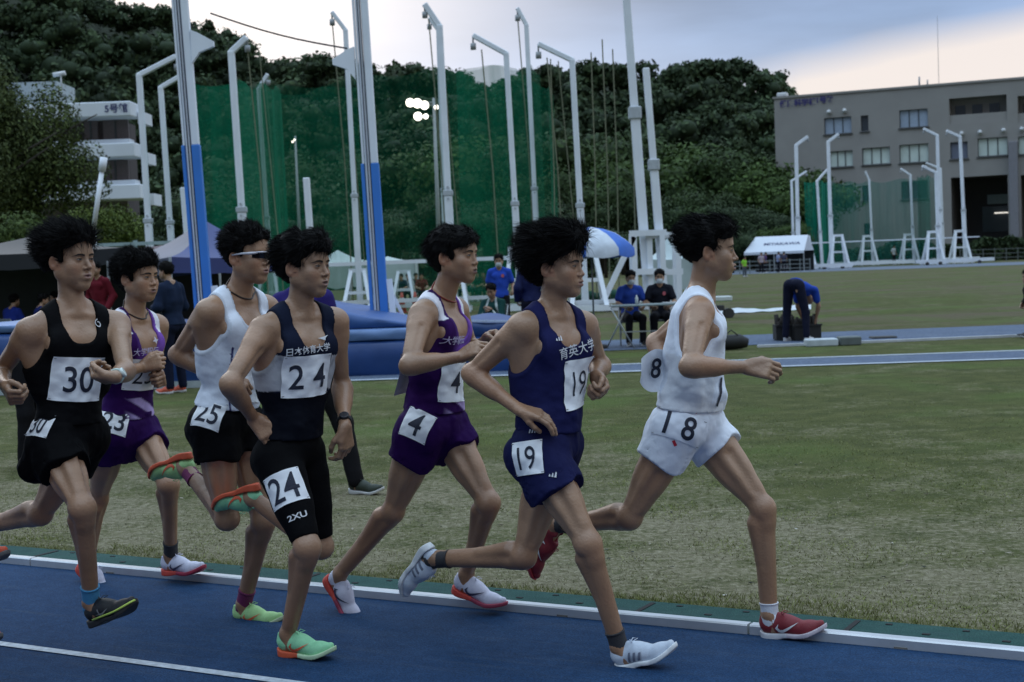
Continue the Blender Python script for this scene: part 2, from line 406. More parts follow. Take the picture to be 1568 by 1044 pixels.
def shoe_local():
    ax = [np.arange(-.03, .305, .0038), np.arange(-.07, .0701, .0038), np.arange(-.02, .13, .0038)]
    P = np.stack(np.meshgrid(*ax, indexing='ij'), -1); o = np.array([-.03, -.07, -.02]); h = .0038
    x, y, z = P[..., 0], P[..., 1], P[..., 2]
    zb = z-np.maximum(x-.15, 0)**2*2.4-np.maximum(.04-x, 0)**2*6-.006*np.exp(-((x-.115)/.03)**2)            # toe spring and heel bevel
    PB = np.stack([x, y, zb], -1)
    w = lambda k: [cone((.035, 0, .014), (.13, 0, .014), .033, .032, k), cone((.13, .0, .014), (.2, .004, .014), .034, .044, k), cone((.2, .004, .014), (.243, .006, .014), .042, .026, k)]
    sole = fpts(w(.02), PB*np.array([1, 1, .3])+np.array([0, 0, .01])); th = .015+.012*np.clip((.12-x)/.1, 0, 1)
    so = np.maximum(sole, np.maximum(-(zb), zb-th))-.0015
    up = fpts([cone((.038, 0, .052), (.12, 0, .045), .031, .031, .02), cone((.12, 0, .043), (.195, .003, .024), .032, .032, .03), cone((.195, .003, .022), (.24, .006, .020), .033, .021, .02),
               cone((.036, 0, .06), (.040, 0, .092), .029, .029, .02), cone((.07, 0, .07), (.15, 0, .055), .020, .017, .02), cone((.085, 0, .085), (.1, 0, .075), .014, .014, .012)], PB)
    up = np.maximum(up, -(zb-.012)); up = np.maximum(up, z-.098-.2*(x-.03))
    up = -smin(-up, fpts([cone((.05, 0, .085), (.045, 0, .14), .024, .03, .01)], P), .006)
    a, fa = nets(so.astype(np.float32), o, h); b, fb = nets(up.astype(np.float32), o, h)
    return a, fa, b, fb
_SHOE = None
SW = [(0, .0), (.012, -.016), (.03, -.020), (.055, -.008), (.095, .018), (.055, .002), (.034, -.006), (.02, -.006), (.012, .002), (.016, .016)]
def poly_decal(pts, n=1):
    bm = bmesh.new(); vs = [bm.verts.new((x, y, 0)) for x, y in pts]; bm.faces.new(vs); bmesh.ops.triangulate(bm, faces=bm.faces[:])
    for _ in range(3):
        L = max((p[0] for p in pts))-min((p[0] for p in pts)); ee = [e for e in bm.edges if e.calc_length() > L*.12]
        if ee: bmesh.ops.subdivide_edges(bm, edges=ee, cuts=1); bmesh.ops.triangulate(bm, faces=[f for f in bm.faces if len(f.verts) > 3])
    bm.verts.index_update(); V = np.array([v.co[:2] for v in bm.verts]); Fs = np.array([[v.index for v in f.verts] for f in bm.faces]); bm.free(); return V, Fs
def shoe(root, org, heel, toe, ankle, upper, sole, logo=None, logokind='swoosh', sole2=None, side=1):
    """side +1: the outer side that shows is the wearer's right (picture near side)"""
    global _SHOE
    if _SHOE is None: _SHOE = shoe_local()
    a, fa, b, fb = _SHOE; X = nrm(toe-heel); Z = ankle-heel; Z = nrm(Z-X*(Z@X)); Y = np.cross(Z, X); A = np.array([X, Y, Z])
    u = mesh_np('shoe', heel+b@A, fb, mat('shoe_'+upper[0], upper[1], rough=.6, var=.06, scale=60, bump=.2, bscale=300), root, org)
    cs = np.array(sole[1]); cc = np.tile(cs, (len(a), 1))
    if sole2 is not None: cc[a[:, 0] > .12] = sole2
    mesh_np('sole', heel+a@A, fa, mat('sole_foam', attr='col', rough=.6, var=.05, scale=40), u, org, col=cc)
    lc = mat('lace_'+upper[0], tuple(np.minimum(np.array(upper[1])*1.15+.02, 1)), rough=.8)
    mb = MB()
    for i, x in enumerate((.095, .108, .121, .134, .147)):
        z = .083-.42*(x-.09)+.012; mb.tube([heel+np.array(q)@A for q in ((x-.004, -.019, z-.013), (x, -.008, z-.002), (x+.003, .008, z-.002), (x+.007, .019, z-.013))], .0022, 5)
    for s in (-1, 1): mb.tube([heel+np.array(q)@A for q in ((.098, 0, .095), (.105, s*.014, .105), (.118, s*.024, .098), (.104, s*.006, .094))], .0018, 5)
    mb.build('laces', lc, u, org)
    if logo:
        V = []; Fs = []
        if logokind == 'swoosh': pl = [[(x, z) for x, z in SW]]
        elif logokind == 'stripes': pl = [[(.0+i*.022, -.018), (.012+i*.022, -.018), (.024+i*.022, .018-.004*i), (.014+i*.022, .018-.004*i)] for i in range(3)]
        else: pl = [[(0, -.004), (.05, -.012), (.08, .006), (.05, -.004)], [(.02, .014), (.035, -.016), (.042, -.016), (.028, .016)]]
        up_fn = lambda P: fpts([cone((.038, 0, .052), (.12, 0, .045), .031, .031, .02), cone((.12, 0, .045), (.195, .003, .030), .033, .036, .03), cone((.195, .003, .028), (.24, .006, .026), .036, .022, .02)], P)
        for pg in pl:
            p2, f2 = poly_decal(pg)
            for sd in (-1, 1):
                O = np.stack([.075+p2[:, 0], np.full(len(p2), sd*.09), .045+p2[:, 1]], 1); D = np.tile([0, -sd, 0], (len(p2), 1)).astype(float)
                t, _ = trace(up_fn, O, D, 0, .09); q = O+D*(t-.0022)[:, None]; Fs += [tuple(i+len(V) for i in f) for f in f2]; V += list(q)
        mesh_np('logo', heel+np.array(V)@A, Fs, mat('logo_'+logo[0], logo[1], rough=.5, var=0), u, org, smooth=False)
    return A
def leg_prims(Hh, K, Ak, fwd, sc=1.0, muscle=1.0):
    kd = nrm(nrm(K-Hh)-nrm(Ak-K)+fwd*.25); ax = nrm(K-Hh); f1 = nrm(kd-ax*(kd@ax)); ax2 = nrm(Ak-K); f2 = nrm(kd-ax2*(kd@ax2))
    s1 = np.cross(ax, f1); L = []
    L += [cone(Hh, Hh+(K-Hh)*.55, .092*sc, .066*sc, .035), cone(Hh+(K-Hh)*.5, K, .066*sc, .043*sc, .025),
          cone(Hh+(K-Hh)*.25+f1*.025, Hh+(K-Hh)*.80+f1*.010, .062*sc, .042*sc, .022),
          cone(Hh+(K-Hh)*.12-f1*.028, Hh+(K-Hh)*.7-f1*.014, .061*sc, .040*sc, .022),
          ell(K+f1*.017+ax*.0, (.025*sc, .025*sc, .034*sc), None, .02), cone(Hh+(K-Hh)*.72+s1*.022+f1*.012, Hh+(K-Hh)*.86+s1*.020+f1*.012, .024, .020, .015), cone(Hh+(K-Hh)*.72-s1*.022+f1*.012, Hh+(K-Hh)*.88-s1*.020+f1*.012, .024, .021, .015),
          cone(K+s1*.015, K-s1*.015, .038*sc, .038*sc, .025), cone(K+ax2*.05+f2*.006, K+ax2*.02+f2*.006, .041*sc, .041*sc, .02)]
    Ls = np.linalg.norm(Ak-K)
    L += [cone(K, Ak, .042*sc, .028*sc, .02), cone(K+ax2*Ls*.1+f2*.008, Ak+f2*.004-ax2*.05, .034*sc, .024*sc, .015),
          cone(K+ax2*Ls*.14-f2*.022+s1*.012, K+ax2*Ls*.46-f2*.018+s1*.008, .041*sc*muscle, .023*sc, .016),
          cone(K+ax2*Ls*.14-f2*.022-s1*.014, K+ax2*Ls*.42-f2*.018-s1*.01, .039*sc*muscle, .023*sc, .016),
          cone(K+ax2*Ls*.5-f2*.016, Ak-f2*.020, .022*sc, .012*sc, .02),
          ell(Ak+s1*.018, (.018, .018, .02), None, .015), ell(Ak-s1*.018, (.018, .018, .02), None, .015)]
    u_ = K-Hh; w_ = Ak-K                                     # grooves between the muscles
    for sg in (-1, 1):
        L += [cone(Hh+u_*.42+f1*.060+s1*sg*.053, Hh+u_*.84+f1*.043+s1*sg*.046, .016, .012, .022, True),
              cone(Hh+u_*.30-f1*.006+s1*sg*.094, Hh+u_*.86-f1*.012+s1*sg*.066, .018, .013, .024, True),
              cone(K+w_*.12+f2*.004+s1*sg*.060, K+w_*.52+f2*.0+s1*sg*.051, .015, .012, .016, True)]
    L += [cone(K+w_*.16-f2*.066, K+w_*.42-f2*.058, .009, .008, .010, True)]
    return L, f1, f2
def arm_prims(S, E, Wr, out, sc=1.0):
    ax = nrm(E-S); ax2 = nrm(Wr-E); b = nrm(ax2-ax); b = nrm(b-ax*(b@ax)); L = []
    L += [cone(S, S+(E-S)*.28, .052*sc, .041*sc, .03), cone(S+(E-S)*.2, E, .039*sc, .031*sc, .02),
          cone(S+(E-S)*.35+b*.012, S+(E-S)*.72+b*.010, .031*sc, .026*sc, .014), cone(S+(E-S)*.3-b*.012, S+(E-S)*.75-b*.008, .031*sc, .025*sc, .014),
          ell(E-b*.004, (.031*sc,)*3, None, .02)]
    n = nrm(np.cross(ax, ax2)+1e-6)
    for sg in (-1, 1): L += [cone(S+(E-S)*.34+n*sg*.050, S+(E-S)*.85+n*sg*.041, .013, .011, .010, True)]
    L += [cone(E, Wr, .032*sc, .022*sc, .02), cone(E+(Wr-E)*.12+n*.008, E+(Wr-E)*.5+n*.004, .031*sc, .025*sc, .025), cone(E+(Wr-E)*.12-n*.008, E+(Wr-E)*.4-n*.004, .030*sc, .025*sc, .025)]
    return L
def trunk_prims(G, sc=1.0):
    T, u, v, w = G.T, G.u, G.v, G.w; P = G.P; pu, pv, pw = G.pu, G.pv, G.pw
    At = np.array([u, w, v]); Ap = np.array([pu, pw, pv]); Am = np.array([nrm(u+pu), nrm(w+pw), nrm(v+pv)])
    c = lambda a, b, d: T+u*a+v*b+w*d
    L = [ell(c(0, -.155, -.002), (.142*sc, .102*sc, .175), At, .04), ell(T*.42+P*.58, (.114*sc, .082*sc, .17), Am, .05),
         ell(P+pv*.03, (.140*sc, .098*sc, .115), Ap, .05)]
    for s, Sh in ((-1, G.SR), (1, G.SL)):
        L += [cone(c(s*.06, .00, -.02), Sh*.8+c(0, -.0, 0)*.2, .047*sc, .047*sc, .05),
              cone(c(s*.028, .050, -.022), Sh*.7+T*.3+v*.004-w*.01, .028*sc, .030*sc, .045),
              ell(c(s*.065, -.105, .068), (.068*sc, .035, .058), At, .03),
              cone(Sh-v*.05-w*.015, c(s*.10, -.27, -.015), .048*sc, .045*sc, .04),
              cone(c(s*.07, -.06, -.055), c(s*.06, -.19, -.06), .05*sc, .05*sc, .04),
              ell(P+pu*s*.062-pv*.035-pw*.05, (.074*sc, .068*sc, .075), Ap, .035),
              cone(c(s*.02, .012, .035), Sh*.75+T*.25+v*.02+w*.012, .0125, .012, .012)]
    return L
def neck_prims(G):
    H, A = G.HO, G.HA
    a = G.T+G.v*.0-G.w*.008; b = H-A[1]*.02-A[2]*.05; m = (a+b)/2
    return [cone(a, b, .052, .046, .014), cone(G.T+G.v*.01+G.w*.035-G.u*.012, H-A[1]*.02-A[2]*.045-A[0]*.05, .014, .014, .02), cone(G.T+G.v*.01+G.w*.035+G.u*.012, H-A[1]*.02-A[2]*.045+A[0]*.05, .014, .014, .02),
            cone(a*.4+b*.6+G.w*.03, a*.55+b*.45+G.w*.035, .017, .015, .015)]
def loft_block(fn_val, lo, hi, h):
    o, h, n = grid_of(lo, hi, h); v = fn_val(o, h, n); return nets(v, o, h)
def merge(parts):
    V = []; Fs = []; b = 0
    for P, Q in parts: V.append(P); Fs.append(Q+b); b += len(P)
    return np.concatenate(V), np.concatenate(Fs)
def inside(p, lo, hi): return ((p > lo) & (p < hi)).all(1)
def build_body(G, coarse=.0068, fh=.0032, hh=.0032, skin=None, armsc=1.05, legsc=1.0, tsc=1.0):
    G.trunk = trunk_prims(G, tsc); G.legs = []; G.arms = []
    G.lr, G.lrf, _ = leg_prims(G.HR, G.KR, G.AR, G.pw, legsc); G.ll, G.llf, _ = leg_prims(G.HL, G.KL, G.AL, G.pw, legsc)
    G.ar = arm_prims(G.SR, G.ER, G.WR, -G.u, armsc); G.al = arm_prims(G.SL, G.EL, G.WL, G.u, armsc)
    G_MO[0] = G.mo; G.head = head_prims(G.HO, G.HA, G.fs); G.neck = neck_prims(G)
    base = G.trunk+G.neck+G.lr+G.ll+G.ar+G.al
    hands = []
    for W_, E_, hd in ((G.WR, G.ER, G.handR), (G.WL, G.EL, G.handL)):
        hp = hand_prims(W_, hd['d'], hd['n'], hd['t'], hd.get('curl', (55, 65, 40)), hd.get('sc', 1.0), thumb=hd.get('thumb', 1.0)); hands.append(hp)
    feet = []
    for hl, to, ak in ((G.heelR, G.toeR, G.AR), (G.heelL, G.toeL, G.AL)):
        X = nrm(to-hl); Z = ak-hl; Z = nrm(Z-X*(Z@X)); feet.append([cone(hl+X*.05+Z*.05, hl+X*.17+Z*.035, .026, .022, .02), cone(ak, hl+X*.06+Z*.05, .03, .028, .02)])
    allp = base+G.head+hands[0]+hands[1]+feet[0]+feet[1]; G.all = allp
    bl = [p.bb() for p in allp if not p.sub]; lo = np.min([b[0] for b in bl], 0)-.02; hi = np.max([b[1] for b in bl], 0)+.02
    boxes = []
    hb = [p.bb() for p in G.head if not p.sub]; boxes.append((np.min([b[0] for b in hb], 0)-.012, np.max([b[1] for b in hb], 0)+.012, fh))
    for hp in hands:
        b = [p.bb() for p in hp]; boxes.append((np.min([x[0] for x in b], 0)-.012, np.max([x[1] for x in b], 0)+.012, hh))
    parts = []
    P, Q = loft_block(lambda o, h, n: fgrid(allp, o, h, n), lo, hi, coarse); cen = P[Q].mean(1); keep = np.ones(len(Q), bool)
    for b in boxes: keep &= ~inside(cen, b[0], b[1])
    parts.append(compact(P, Q[keep]))
    for i, b in enumerate(boxes):
        e = coarse*.6+b[2]*2
        P, Q = loft_block(lambda o, h, n: fgrid(allp, o, h, n), b[0]-e, b[1]+e, b[2]); cen = P[Q].mean(1); m = inside(cen, b[0]-coarse*.55, b[1]+coarse*.55)
        for j in range(i): m &= ~inside(cen, boxes[j][0], boxes[j][1])
        parts.append(compact(P, Q[m]))
    V, Q = merge(parts)
    sk = SKIN if skin is None else np.asarray(skin); col = np.tile(sk, (len(V), 1))
    q = (V-G.HO)@G.HA.T/HSC                                 # head coordinates right, forward, up
    lip = (np.abs(q[:, 0]) < .022) & (q[:, 2] < -.057) & (q[:, 2] > -.081) & (q[:, 1] > .079)
    k = np.exp(-((q[:, 0]/.02)**2+((q[:, 2]+.0685)/.011)**2)**2)*lip; col = col*(1-k[:, None])+k[:, None]*np.array([.29, .14, .12])
    ear = (np.abs(q[:, 0]) > .072) & (np.abs(q[:, 2]) < .04) & (np.abs(q[:, 1]) < .035); col[ear] *= np.array([1.05, .88, .85])
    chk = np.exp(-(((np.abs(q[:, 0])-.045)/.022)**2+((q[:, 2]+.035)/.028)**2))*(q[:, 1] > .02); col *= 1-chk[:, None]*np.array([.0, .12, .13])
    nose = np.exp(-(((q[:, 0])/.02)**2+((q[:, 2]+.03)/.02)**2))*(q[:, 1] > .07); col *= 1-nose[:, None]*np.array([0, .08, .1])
    k = np.exp(-((q[:, 0]/.017)**4+((q[:, 2]+.0678)/(G.mo+.0006))**2))*(q[:, 1] > .08)*(.75 if G.mo < .003 else .95); col = col*(1-k[:, None])+k[:, None]*np.array([.035, .016, .015])
    # tanned skin on forearms and shins, paler thighs
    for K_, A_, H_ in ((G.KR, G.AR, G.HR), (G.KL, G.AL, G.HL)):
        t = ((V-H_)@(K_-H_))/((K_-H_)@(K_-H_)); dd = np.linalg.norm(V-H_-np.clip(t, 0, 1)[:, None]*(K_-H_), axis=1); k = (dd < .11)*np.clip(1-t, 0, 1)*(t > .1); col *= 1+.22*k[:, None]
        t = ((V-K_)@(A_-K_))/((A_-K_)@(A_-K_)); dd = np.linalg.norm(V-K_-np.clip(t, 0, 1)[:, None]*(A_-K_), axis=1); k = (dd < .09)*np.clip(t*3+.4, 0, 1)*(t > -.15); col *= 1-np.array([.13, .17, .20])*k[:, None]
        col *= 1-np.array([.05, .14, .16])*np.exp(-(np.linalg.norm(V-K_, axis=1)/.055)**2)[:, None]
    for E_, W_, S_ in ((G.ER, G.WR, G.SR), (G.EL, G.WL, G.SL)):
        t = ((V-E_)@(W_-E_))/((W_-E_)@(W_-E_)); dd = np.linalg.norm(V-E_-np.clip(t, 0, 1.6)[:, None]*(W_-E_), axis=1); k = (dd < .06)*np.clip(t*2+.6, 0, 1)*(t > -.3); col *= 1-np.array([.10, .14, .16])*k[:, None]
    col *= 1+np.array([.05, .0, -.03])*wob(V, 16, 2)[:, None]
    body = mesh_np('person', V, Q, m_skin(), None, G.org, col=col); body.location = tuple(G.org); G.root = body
    # eyes and brows: thin patches that follow the face
    fn = lambda P: fpts(G.head, P)
    g = lambda x, y, z: G.HO+np.array([x, y, z])@G.HA*HSC
    def patch(name, poly, m, off, parent=body):
        p2, f2 = poly_decal(poly); O = np.array([g(x, .14, z) for x, z in p2]); D = np.tile(-G.HA[1], (len(p2), 1)); t, _ = trace(fn, O, D, 0, .14, 40)
        return mesh_np(name, O+D*(t-off)[:, None], f2, m, parent, G.org)
    if not G.noeyes:
        for s in (-1, 1):
            ex = s*.031; op = G.eye
            al = [(ex+s*.0145*math.cos(a)*(1), -.001+op*math.sin(a)*(1 if a < math.pi else .8)+.0012*math.cos(a)) for a in np.linspace(0, 2*math.pi, 14)[:-1]]
            e = patch('eye', al, mat('eye_white', (.17, .15, .14), rough=.5, var=0), .0008)
            ir = [(ex+.0068*math.cos(a), -.0003+min(op*.98, .0062)*math.sin(a)) for a in np.linspace(0, 2*math.pi, 12)[:-1]]
            patch('iris', ir, mat('iris_dark', (.012, .008, .006), rough=.35, var=0), .0016, e)
            lash = [(ex-.0155*s, .000), (ex-.008*s, op*.8), (ex+.002*s, op+.0006), (ex+.010*s, op*.85), (ex+.0165*s, .0015), (ex+.010*s, op*.85+.0022), (ex+.001*s, op+.0032), (ex-.009*s, op*.8+.0022)]
            patch('eyelashes', lash, M_HAIR(), .0018, e)
            br = [(ex-.019*s, .0125), (ex-.004*s, .0165), (ex+.012*s, .0170), (ex+.025*s, .0120), (ex+.012*s, .0230), (ex-.004*s, .0240), (ex-.020*s, .0200)]
            patch('eyebrow', br, mat('brow_hair', (.02, .015, .013), rough=.8, var=.2), .0016)
    return body
def hair(G, blobs=None, cut=None, noise=.006, nf=60, strands=1400, slen=.035, flow=(0, -.5, .3), seed=0, h=.004, hl=.06, wid=.0022, lift=.42):
    H, A = G.HO, G.HA; g = lambda x, y, z: H+np.array([x, y, z])@A*HSC; rs = np.random.RandomState(seed+11)
    L = [ell(g(0, -.022, .040), np.array((.086, .104, .096))*HSC, A, .02)]
    for b in (blobs or []): L.append(ell(g(*b[0]), np.array(b[1])*HSC, A, .03))
    bl = [p.bb() for p in L]; lo = np.min([b[0] for b in bl], 0)-.02; hi = np.max([b[1] for b in bl], 0)+.02
    def val(P):
        q = (P-H)@A.T/HSC; d = fpts(L, P)-wob(P, nf, seed)*noise-wob(P, nf*2.3, seed+3)*noise*.5; fh = nrm(np.array(flow)@A); d = d-wob(P-(P@fh)[..., None]*fh*.82, 210, seed+8)*.0032
        x, y, z = q[..., 0], q[..., 1], q[..., 2]
        fl = hl-np.abs(x)**2*6+.0*y                           # height of the hairline over the brow
        face = -smin(-(fl-z), -(-(y-.018-.35*np.maximum(z-.03, 0))), .01) if False else np.maximum(z-fl, -(y-.030+np.maximum(z, 0)*.0))
        # keep hair: above hairline OR behind the temples
        keep = np.minimum(fl-z, (y-.028))                      # negative where kept
        keep = -np.maximum(z-fl, -(y-.028)) 
        low = (-.045-.045*np.clip((-y-.01)/.06, 0, 1))-z        # nape lower than the sides
        side = np.maximum((.0-.02)-z, -(y+.02))*-1
        low2 = np.where(y > -.028, -.012-z, low)                # in front of the ear it stops at the sideburn
        low2 = np.maximum(low, (-.020-z)-np.clip((-.028-y)*4, 0, .2))
        ear = .028-np.sqrt(((np.abs(x)-.090)*1.0)**2+(y+.016)**2+((z+.010)*.85)**2)
        d = np.maximum(np.maximum(d, keep), np.maximum(low2, ear)); return d
    o, hh, n = grid_of(lo, hi, h); v = val(gpts(o, hh, n)).astype(np.float32); V, Q = nets(v, o, hh); V, Q = compact(V, Q)
    # strands
    nrmv = np.zeros_like(V); fn_ = np.cross(V[Q[:, 2]]-V[Q[:, 0]], V[Q[:, 3]]-V[Q[:, 1]])
    for i in range(4): np.add.at(nrmv, Q[:, i], fn_)
    nrmv /= np.linalg.norm(nrmv, axis=1)[:, None]+1e-9
    outv = V-(H+A[2]*.02); ok = np.where(((nrmv*outv).sum(1) > .02*1)&(((V-H)@A.T)[:, 2] > -.07))[0]
    strands = int(strands*5); S = rs.choice(ok, strands); P0 = V[S]-nrmv[S]*.004; fl = np.array(flow)@A
    cl = np.stack([wob(P0, 70, seed+i) for i in range(3)], -1)*.26        # neighbouring hairs lie together in locks
    flt = fl-nrmv[S]*np.minimum(0, nrmv[S]@fl)[:, None]; d0 = nrmv[S]*lift+flt*.9+cl+rs.normal(size=(strands, 3))*.10; d0 /= np.linalg.norm(d0, axis=1)[:, None]; ll = slen*rs.uniform(.5, 1.25, strands)
    zz = ((P0-H)@A.T); ll *= np.clip((zz[:, 2]+.05)/.09, .25, 1.0)
    d1 = d0+flt*.8+cl*.5+np.array([0, 0, -.45])+rs.normal(size=(strands, 3))*.08; d1 /= np.linalg.norm(d1, axis=1)[:, None]
    side = np.cross(d0, rs.normal(size=(strands, 3))); side /= np.linalg.norm(side, axis=1)[:, None]+1e-9; w = wid*.36*rs.uniform(.6, 1.5, strands)
    a = P0; b = P0+d0*ll[:, None]*.55; c = b+d1*ll[:, None]*.5
    SV = np.stack([a-side*w[:, None], a+side*w[:, None], b-side*w[:, None]*.8, b+side*w[:, None]*.8, c, c+side*w[:, None]*.1], 1).reshape(-1, 3); bi = len(V)+6*np.arange(strands)
    F2 = np.concatenate([np.stack([bi, bi+1, bi+3, bi+2], 1), np.stack([bi+2, bi+3, bi+5, bi+4], 1)])
    return mesh_np('hair', np.concatenate([V, SV]), np.concatenate([Q, F2]), M_HAIR(), G.root, G.org)
# ---- garments
def singlet(G, colfn, loose=.010, seed=0, h=.0062, neckd=.125, arm=1.0, hem=-.56, name='singlet', sleeves=0, smin_=0.0, longs=False, trim=.78):
    T, u, v, w = G.T, G.u, G.v, G.w; pr = list(G.trunk)
    if sleeves:
        for S, E, Wr in ((G.SR, G.ER, G.WR), (G.SL, G.EL, G.WL)):
            if longs: pr += [cone(S, E, .06, .045, .03), cone(E, Wr, .045, .034, .03)]
            else: pr += [cone(S, S+(E-S)*.62, .062, .056, .03)]
    def fld(P, region=True):
        bw = -np.linalg.norm(G.T-G.P)+G.waist; q = P-T; a = q@u; b = q@v; c = q@w
        # clothes hang away from the waist and wrinkle
        tt = .0065+loose*np.clip((-b-.14)/.2, 0, 1)+G.blouse*np.exp(-((b-bw-.035)/.045)**2)*(1+.5*wob(P, 34, seed+2))
        fold = wob(np.stack([a*1.0+b*.5, c*1.0, b*.55-a*.4], -1), 26, seed)*(.002+.004*np.clip((-b-.1)/.3, 0, 1))+np.abs(wob(P+.5*v*(P@v)[..., None], 42, seed+5))*.004*np.clip((-b-.12)/.2, 0, 1)
        d = fpts(pr, P)-tt-fold
        if not region: return d
        ne = .07*(1-(np.abs(a/.070)**3+np.abs((b-.06)/(neckd+.02))**3)**(1/3)); nb = .06*(1-np.sqrt((a/.066)**2+((b-.06)/.10)**2))
        nk = np.where(c > -.01, ne, nb) if not sleeves else .06*(1-np.sqrt((a/.058)**2+((b-.085)/.07)**2))
        d = np.maximum(d, nk)
        if not sleeves:
            d = np.maximum(d, .09*(1-np.sqrt(((np.abs(a)-.212)/(.092*arm))**2+((b+.035)/(.185*arm))**2+(c/.5)**2)))
            d = np.maximum(d, np.abs(a)-.185)
        elif not longs: pass
        G.rg = np.maximum(nk, .09*(1-np.sqrt(((np.abs(a)-.212)/(.092*arm))**2+((b+.035)/(.185*arm))**2+(c/.5)**2)))
        d = np.maximum(d, b-.075); d = np.maximum(d, (hem if hem > -.5 else bw-.035)-b)
        return d
    G.sfn = lambda P: fld(P, False)
    bl = [p.bb() for p in pr]; lo = np.min([b[0] for b in bl], 0)-.05; hi = np.max([b[1] for b in bl], 0)+.05
    o, hh, n = grid_of(lo, hi, h)
    if True:
        d = fgrid(pr, o, hh, n); P = gpts(o, hh, n); near = d < .05; dd = d.copy(); dd[near] = fld(P[near]); V, Q = nets(dd, o, hh)
    V, Q = compact(V, Q); q = V-T; col = colfn(q@u, q@v, q@w)
    if not sleeves: fld(V); col = np.where((G.rg > -.0085)[:, None], col*trim+(.004 if trim > 1 else 0), col)
    return mesh_np(name, V, Q, m_jersey(), G.root, G.org, col=col)
def shorts(G, colfn, L=(.19, .19), loose=.022, seed=0, h=.0062, top=.11, tight=False, name='shorts', flare=None):
    pu, pv, pw, P0 = G.pu, G.pv, G.pw, G.P; legs = ((G.HR, G.KR, L[0], G.lr), (G.HL, G.KL, L[1], G.ll)); pel = [p for p in G.trunk[1:3]]+[p for p in G.trunk if p.kind == 'ell' and p is not G.trunk[0]]
    pel = list({id(p): p for p in pel}.values())
    def fld(P, clip=True):
        q = P-P0; a = q@pu; b = q@pv; c = q@pw
        fold = wob(np.stack([a*1.3, c*1.3, b*.5], -1), 38, seed)*(.006 if not tight else .0008)+(0 if tight else np.abs(wob(P, 60, seed))*.004)-(0 if tight else .006*np.exp(-((b-top+.03)/.012)**2))
        d = fpts(pel, P)-(.0085 if tight else .012+.012*np.clip((top-b)/.12, 0, 1))-fold; d = np.maximum(d, b-top)
        res = d
        for k_, (Hh, K, l, lp) in enumerate(legs):
            ax = nrm(K-Hh); t = (P-Hh)@ax
            if tight: e = fpts(lp[:7], P)-.0055-fold
            else:
                Hb = Hh-ax*.02; r0 = .086; r1 = .086+loose
                if flare is not None and flare[k_] is not None: e = fpts([cone(Hb, Hh+ax*(l+.05), r0, r1, .02), cone(Hh+ax*.03, Hh+ax*(l*.9)+flare[k_], .07, .07, .06)], P)-fold
                else: e = fpts([cone(Hb, Hh+ax*(l+.05), r0, r1, .02)], P)-fold
            if not tight: e = smin(e, fpts(lp[:4], P)-.014-fold*.5, .02)
            cut = t-l-(.0 if tight else .012*np.sin(a*40+seed))
            e = np.maximum(e, cut); e = np.maximum(e, b-top+.0)
            # hollow the leg opening
            if not tight: e = np.maximum(e, -np.maximum(e+.010, .10*l+.02-t))
            res = smin(res, e, .03) if not tight else smin(res, e, .02)
        if not tight:                                        # the cloth always stays outside the skin
            bd = fpts(G.trunk+G.lr+G.ll, P)-.0075; aR, aL = [np.linalg.norm(P-Hh-np.clip(((P-Hh)@nrm(K-Hh)), 0, .3)[..., None]*nrm(K-Hh), axis=-1) for Hh, K, _, _ in legs]
            tt = np.where(aR < aL, (P-G.HR)@nrm(G.KR-G.HR)-L[0], (P-G.HL)@nrm(G.KL-G.HL)-L[1])+.008
            res = np.minimum(res, np.maximum(np.maximum(bd, tt), b-top+.012))
        return res
    def outer(P): return fld(P)
    G.shfn = outer
    pts = [P0+pv*(top+.03), P0-pv*.14, P0+pu*.29, P0-pu*.29, P0+pw*.24, P0-pw*.24]
    for k_, (Hh, K, l, lp) in enumerate(legs):
        e = Hh+nrm(K-Hh)*(l+.03); pts += [e+np.array(x)*.18 for x in ((1, 0, 0), (-1, 0, 0), (0, 1, 0), (0, -1, 0), (0, 0, .6), (0, 0, -.6))]
        if flare is not None and flare[k_] is not None: pts += [e+flare[k_]*1.6]
    lo = np.min(pts, 0); hi = np.max(pts, 0); o, hh, n = grid_of(lo, hi, h); dd = outer(gpts(o, hh, n)).astype(np.float32); V, Q = nets(dd, o, hh)
    V, Q = compact(V, Q); q = V-P0; t = np.stack([(V-G.HR)@nrm(G.KR-G.HR), (V-G.HL)@nrm(G.KL-G.HL)], 1)
    return mesh_np(name, V, Q, m_jersey(), G.root, G.org, col=colfn(q@pu, q@pv, q@pw, t))
def trousers(G, colr, h=.009, shin=.98, name='trousers', top=.12):
    pel = [p for p in G.trunk[1:3]]+[p for p in G.trunk[3:] if p.kind == 'ell']
    pel = [p for p in pel]; L = []
    for Hh, K, Ak in ((G.HR, G.KR, G.AR), (G.HL, G.KL, G.AL)):
        L += [cone(Hh, K, .098, .068, .03), cone(K, K+(Ak-K)*shin, .068, .055, .03)]
    def fld(P):
        b = (P-G.P)@G.pv; f = wob(P*np.array([1, 1, .6]), 30, 2)*.005; d = np.maximum(fpts(pel, P)-.016, b-top)
        return smin(d, fpts(L, P), .03)-f
    bl = [p.bb() for p in L]+[(G.P-.22, G.P+.22)]; o, hh, n = grid_of(np.min([b[0] for b in bl], 0)-.03, np.max([b[1] for b in bl], 0)+.03, h)
    V, Q = compact(*nets(fld(gpts(o, hh, n)).astype(np.float32), o, hh))
    return mesh_np(name, V, Q, m_jersey(), G.root, G.org, col=np.tile(colr, (len(V), 1)))
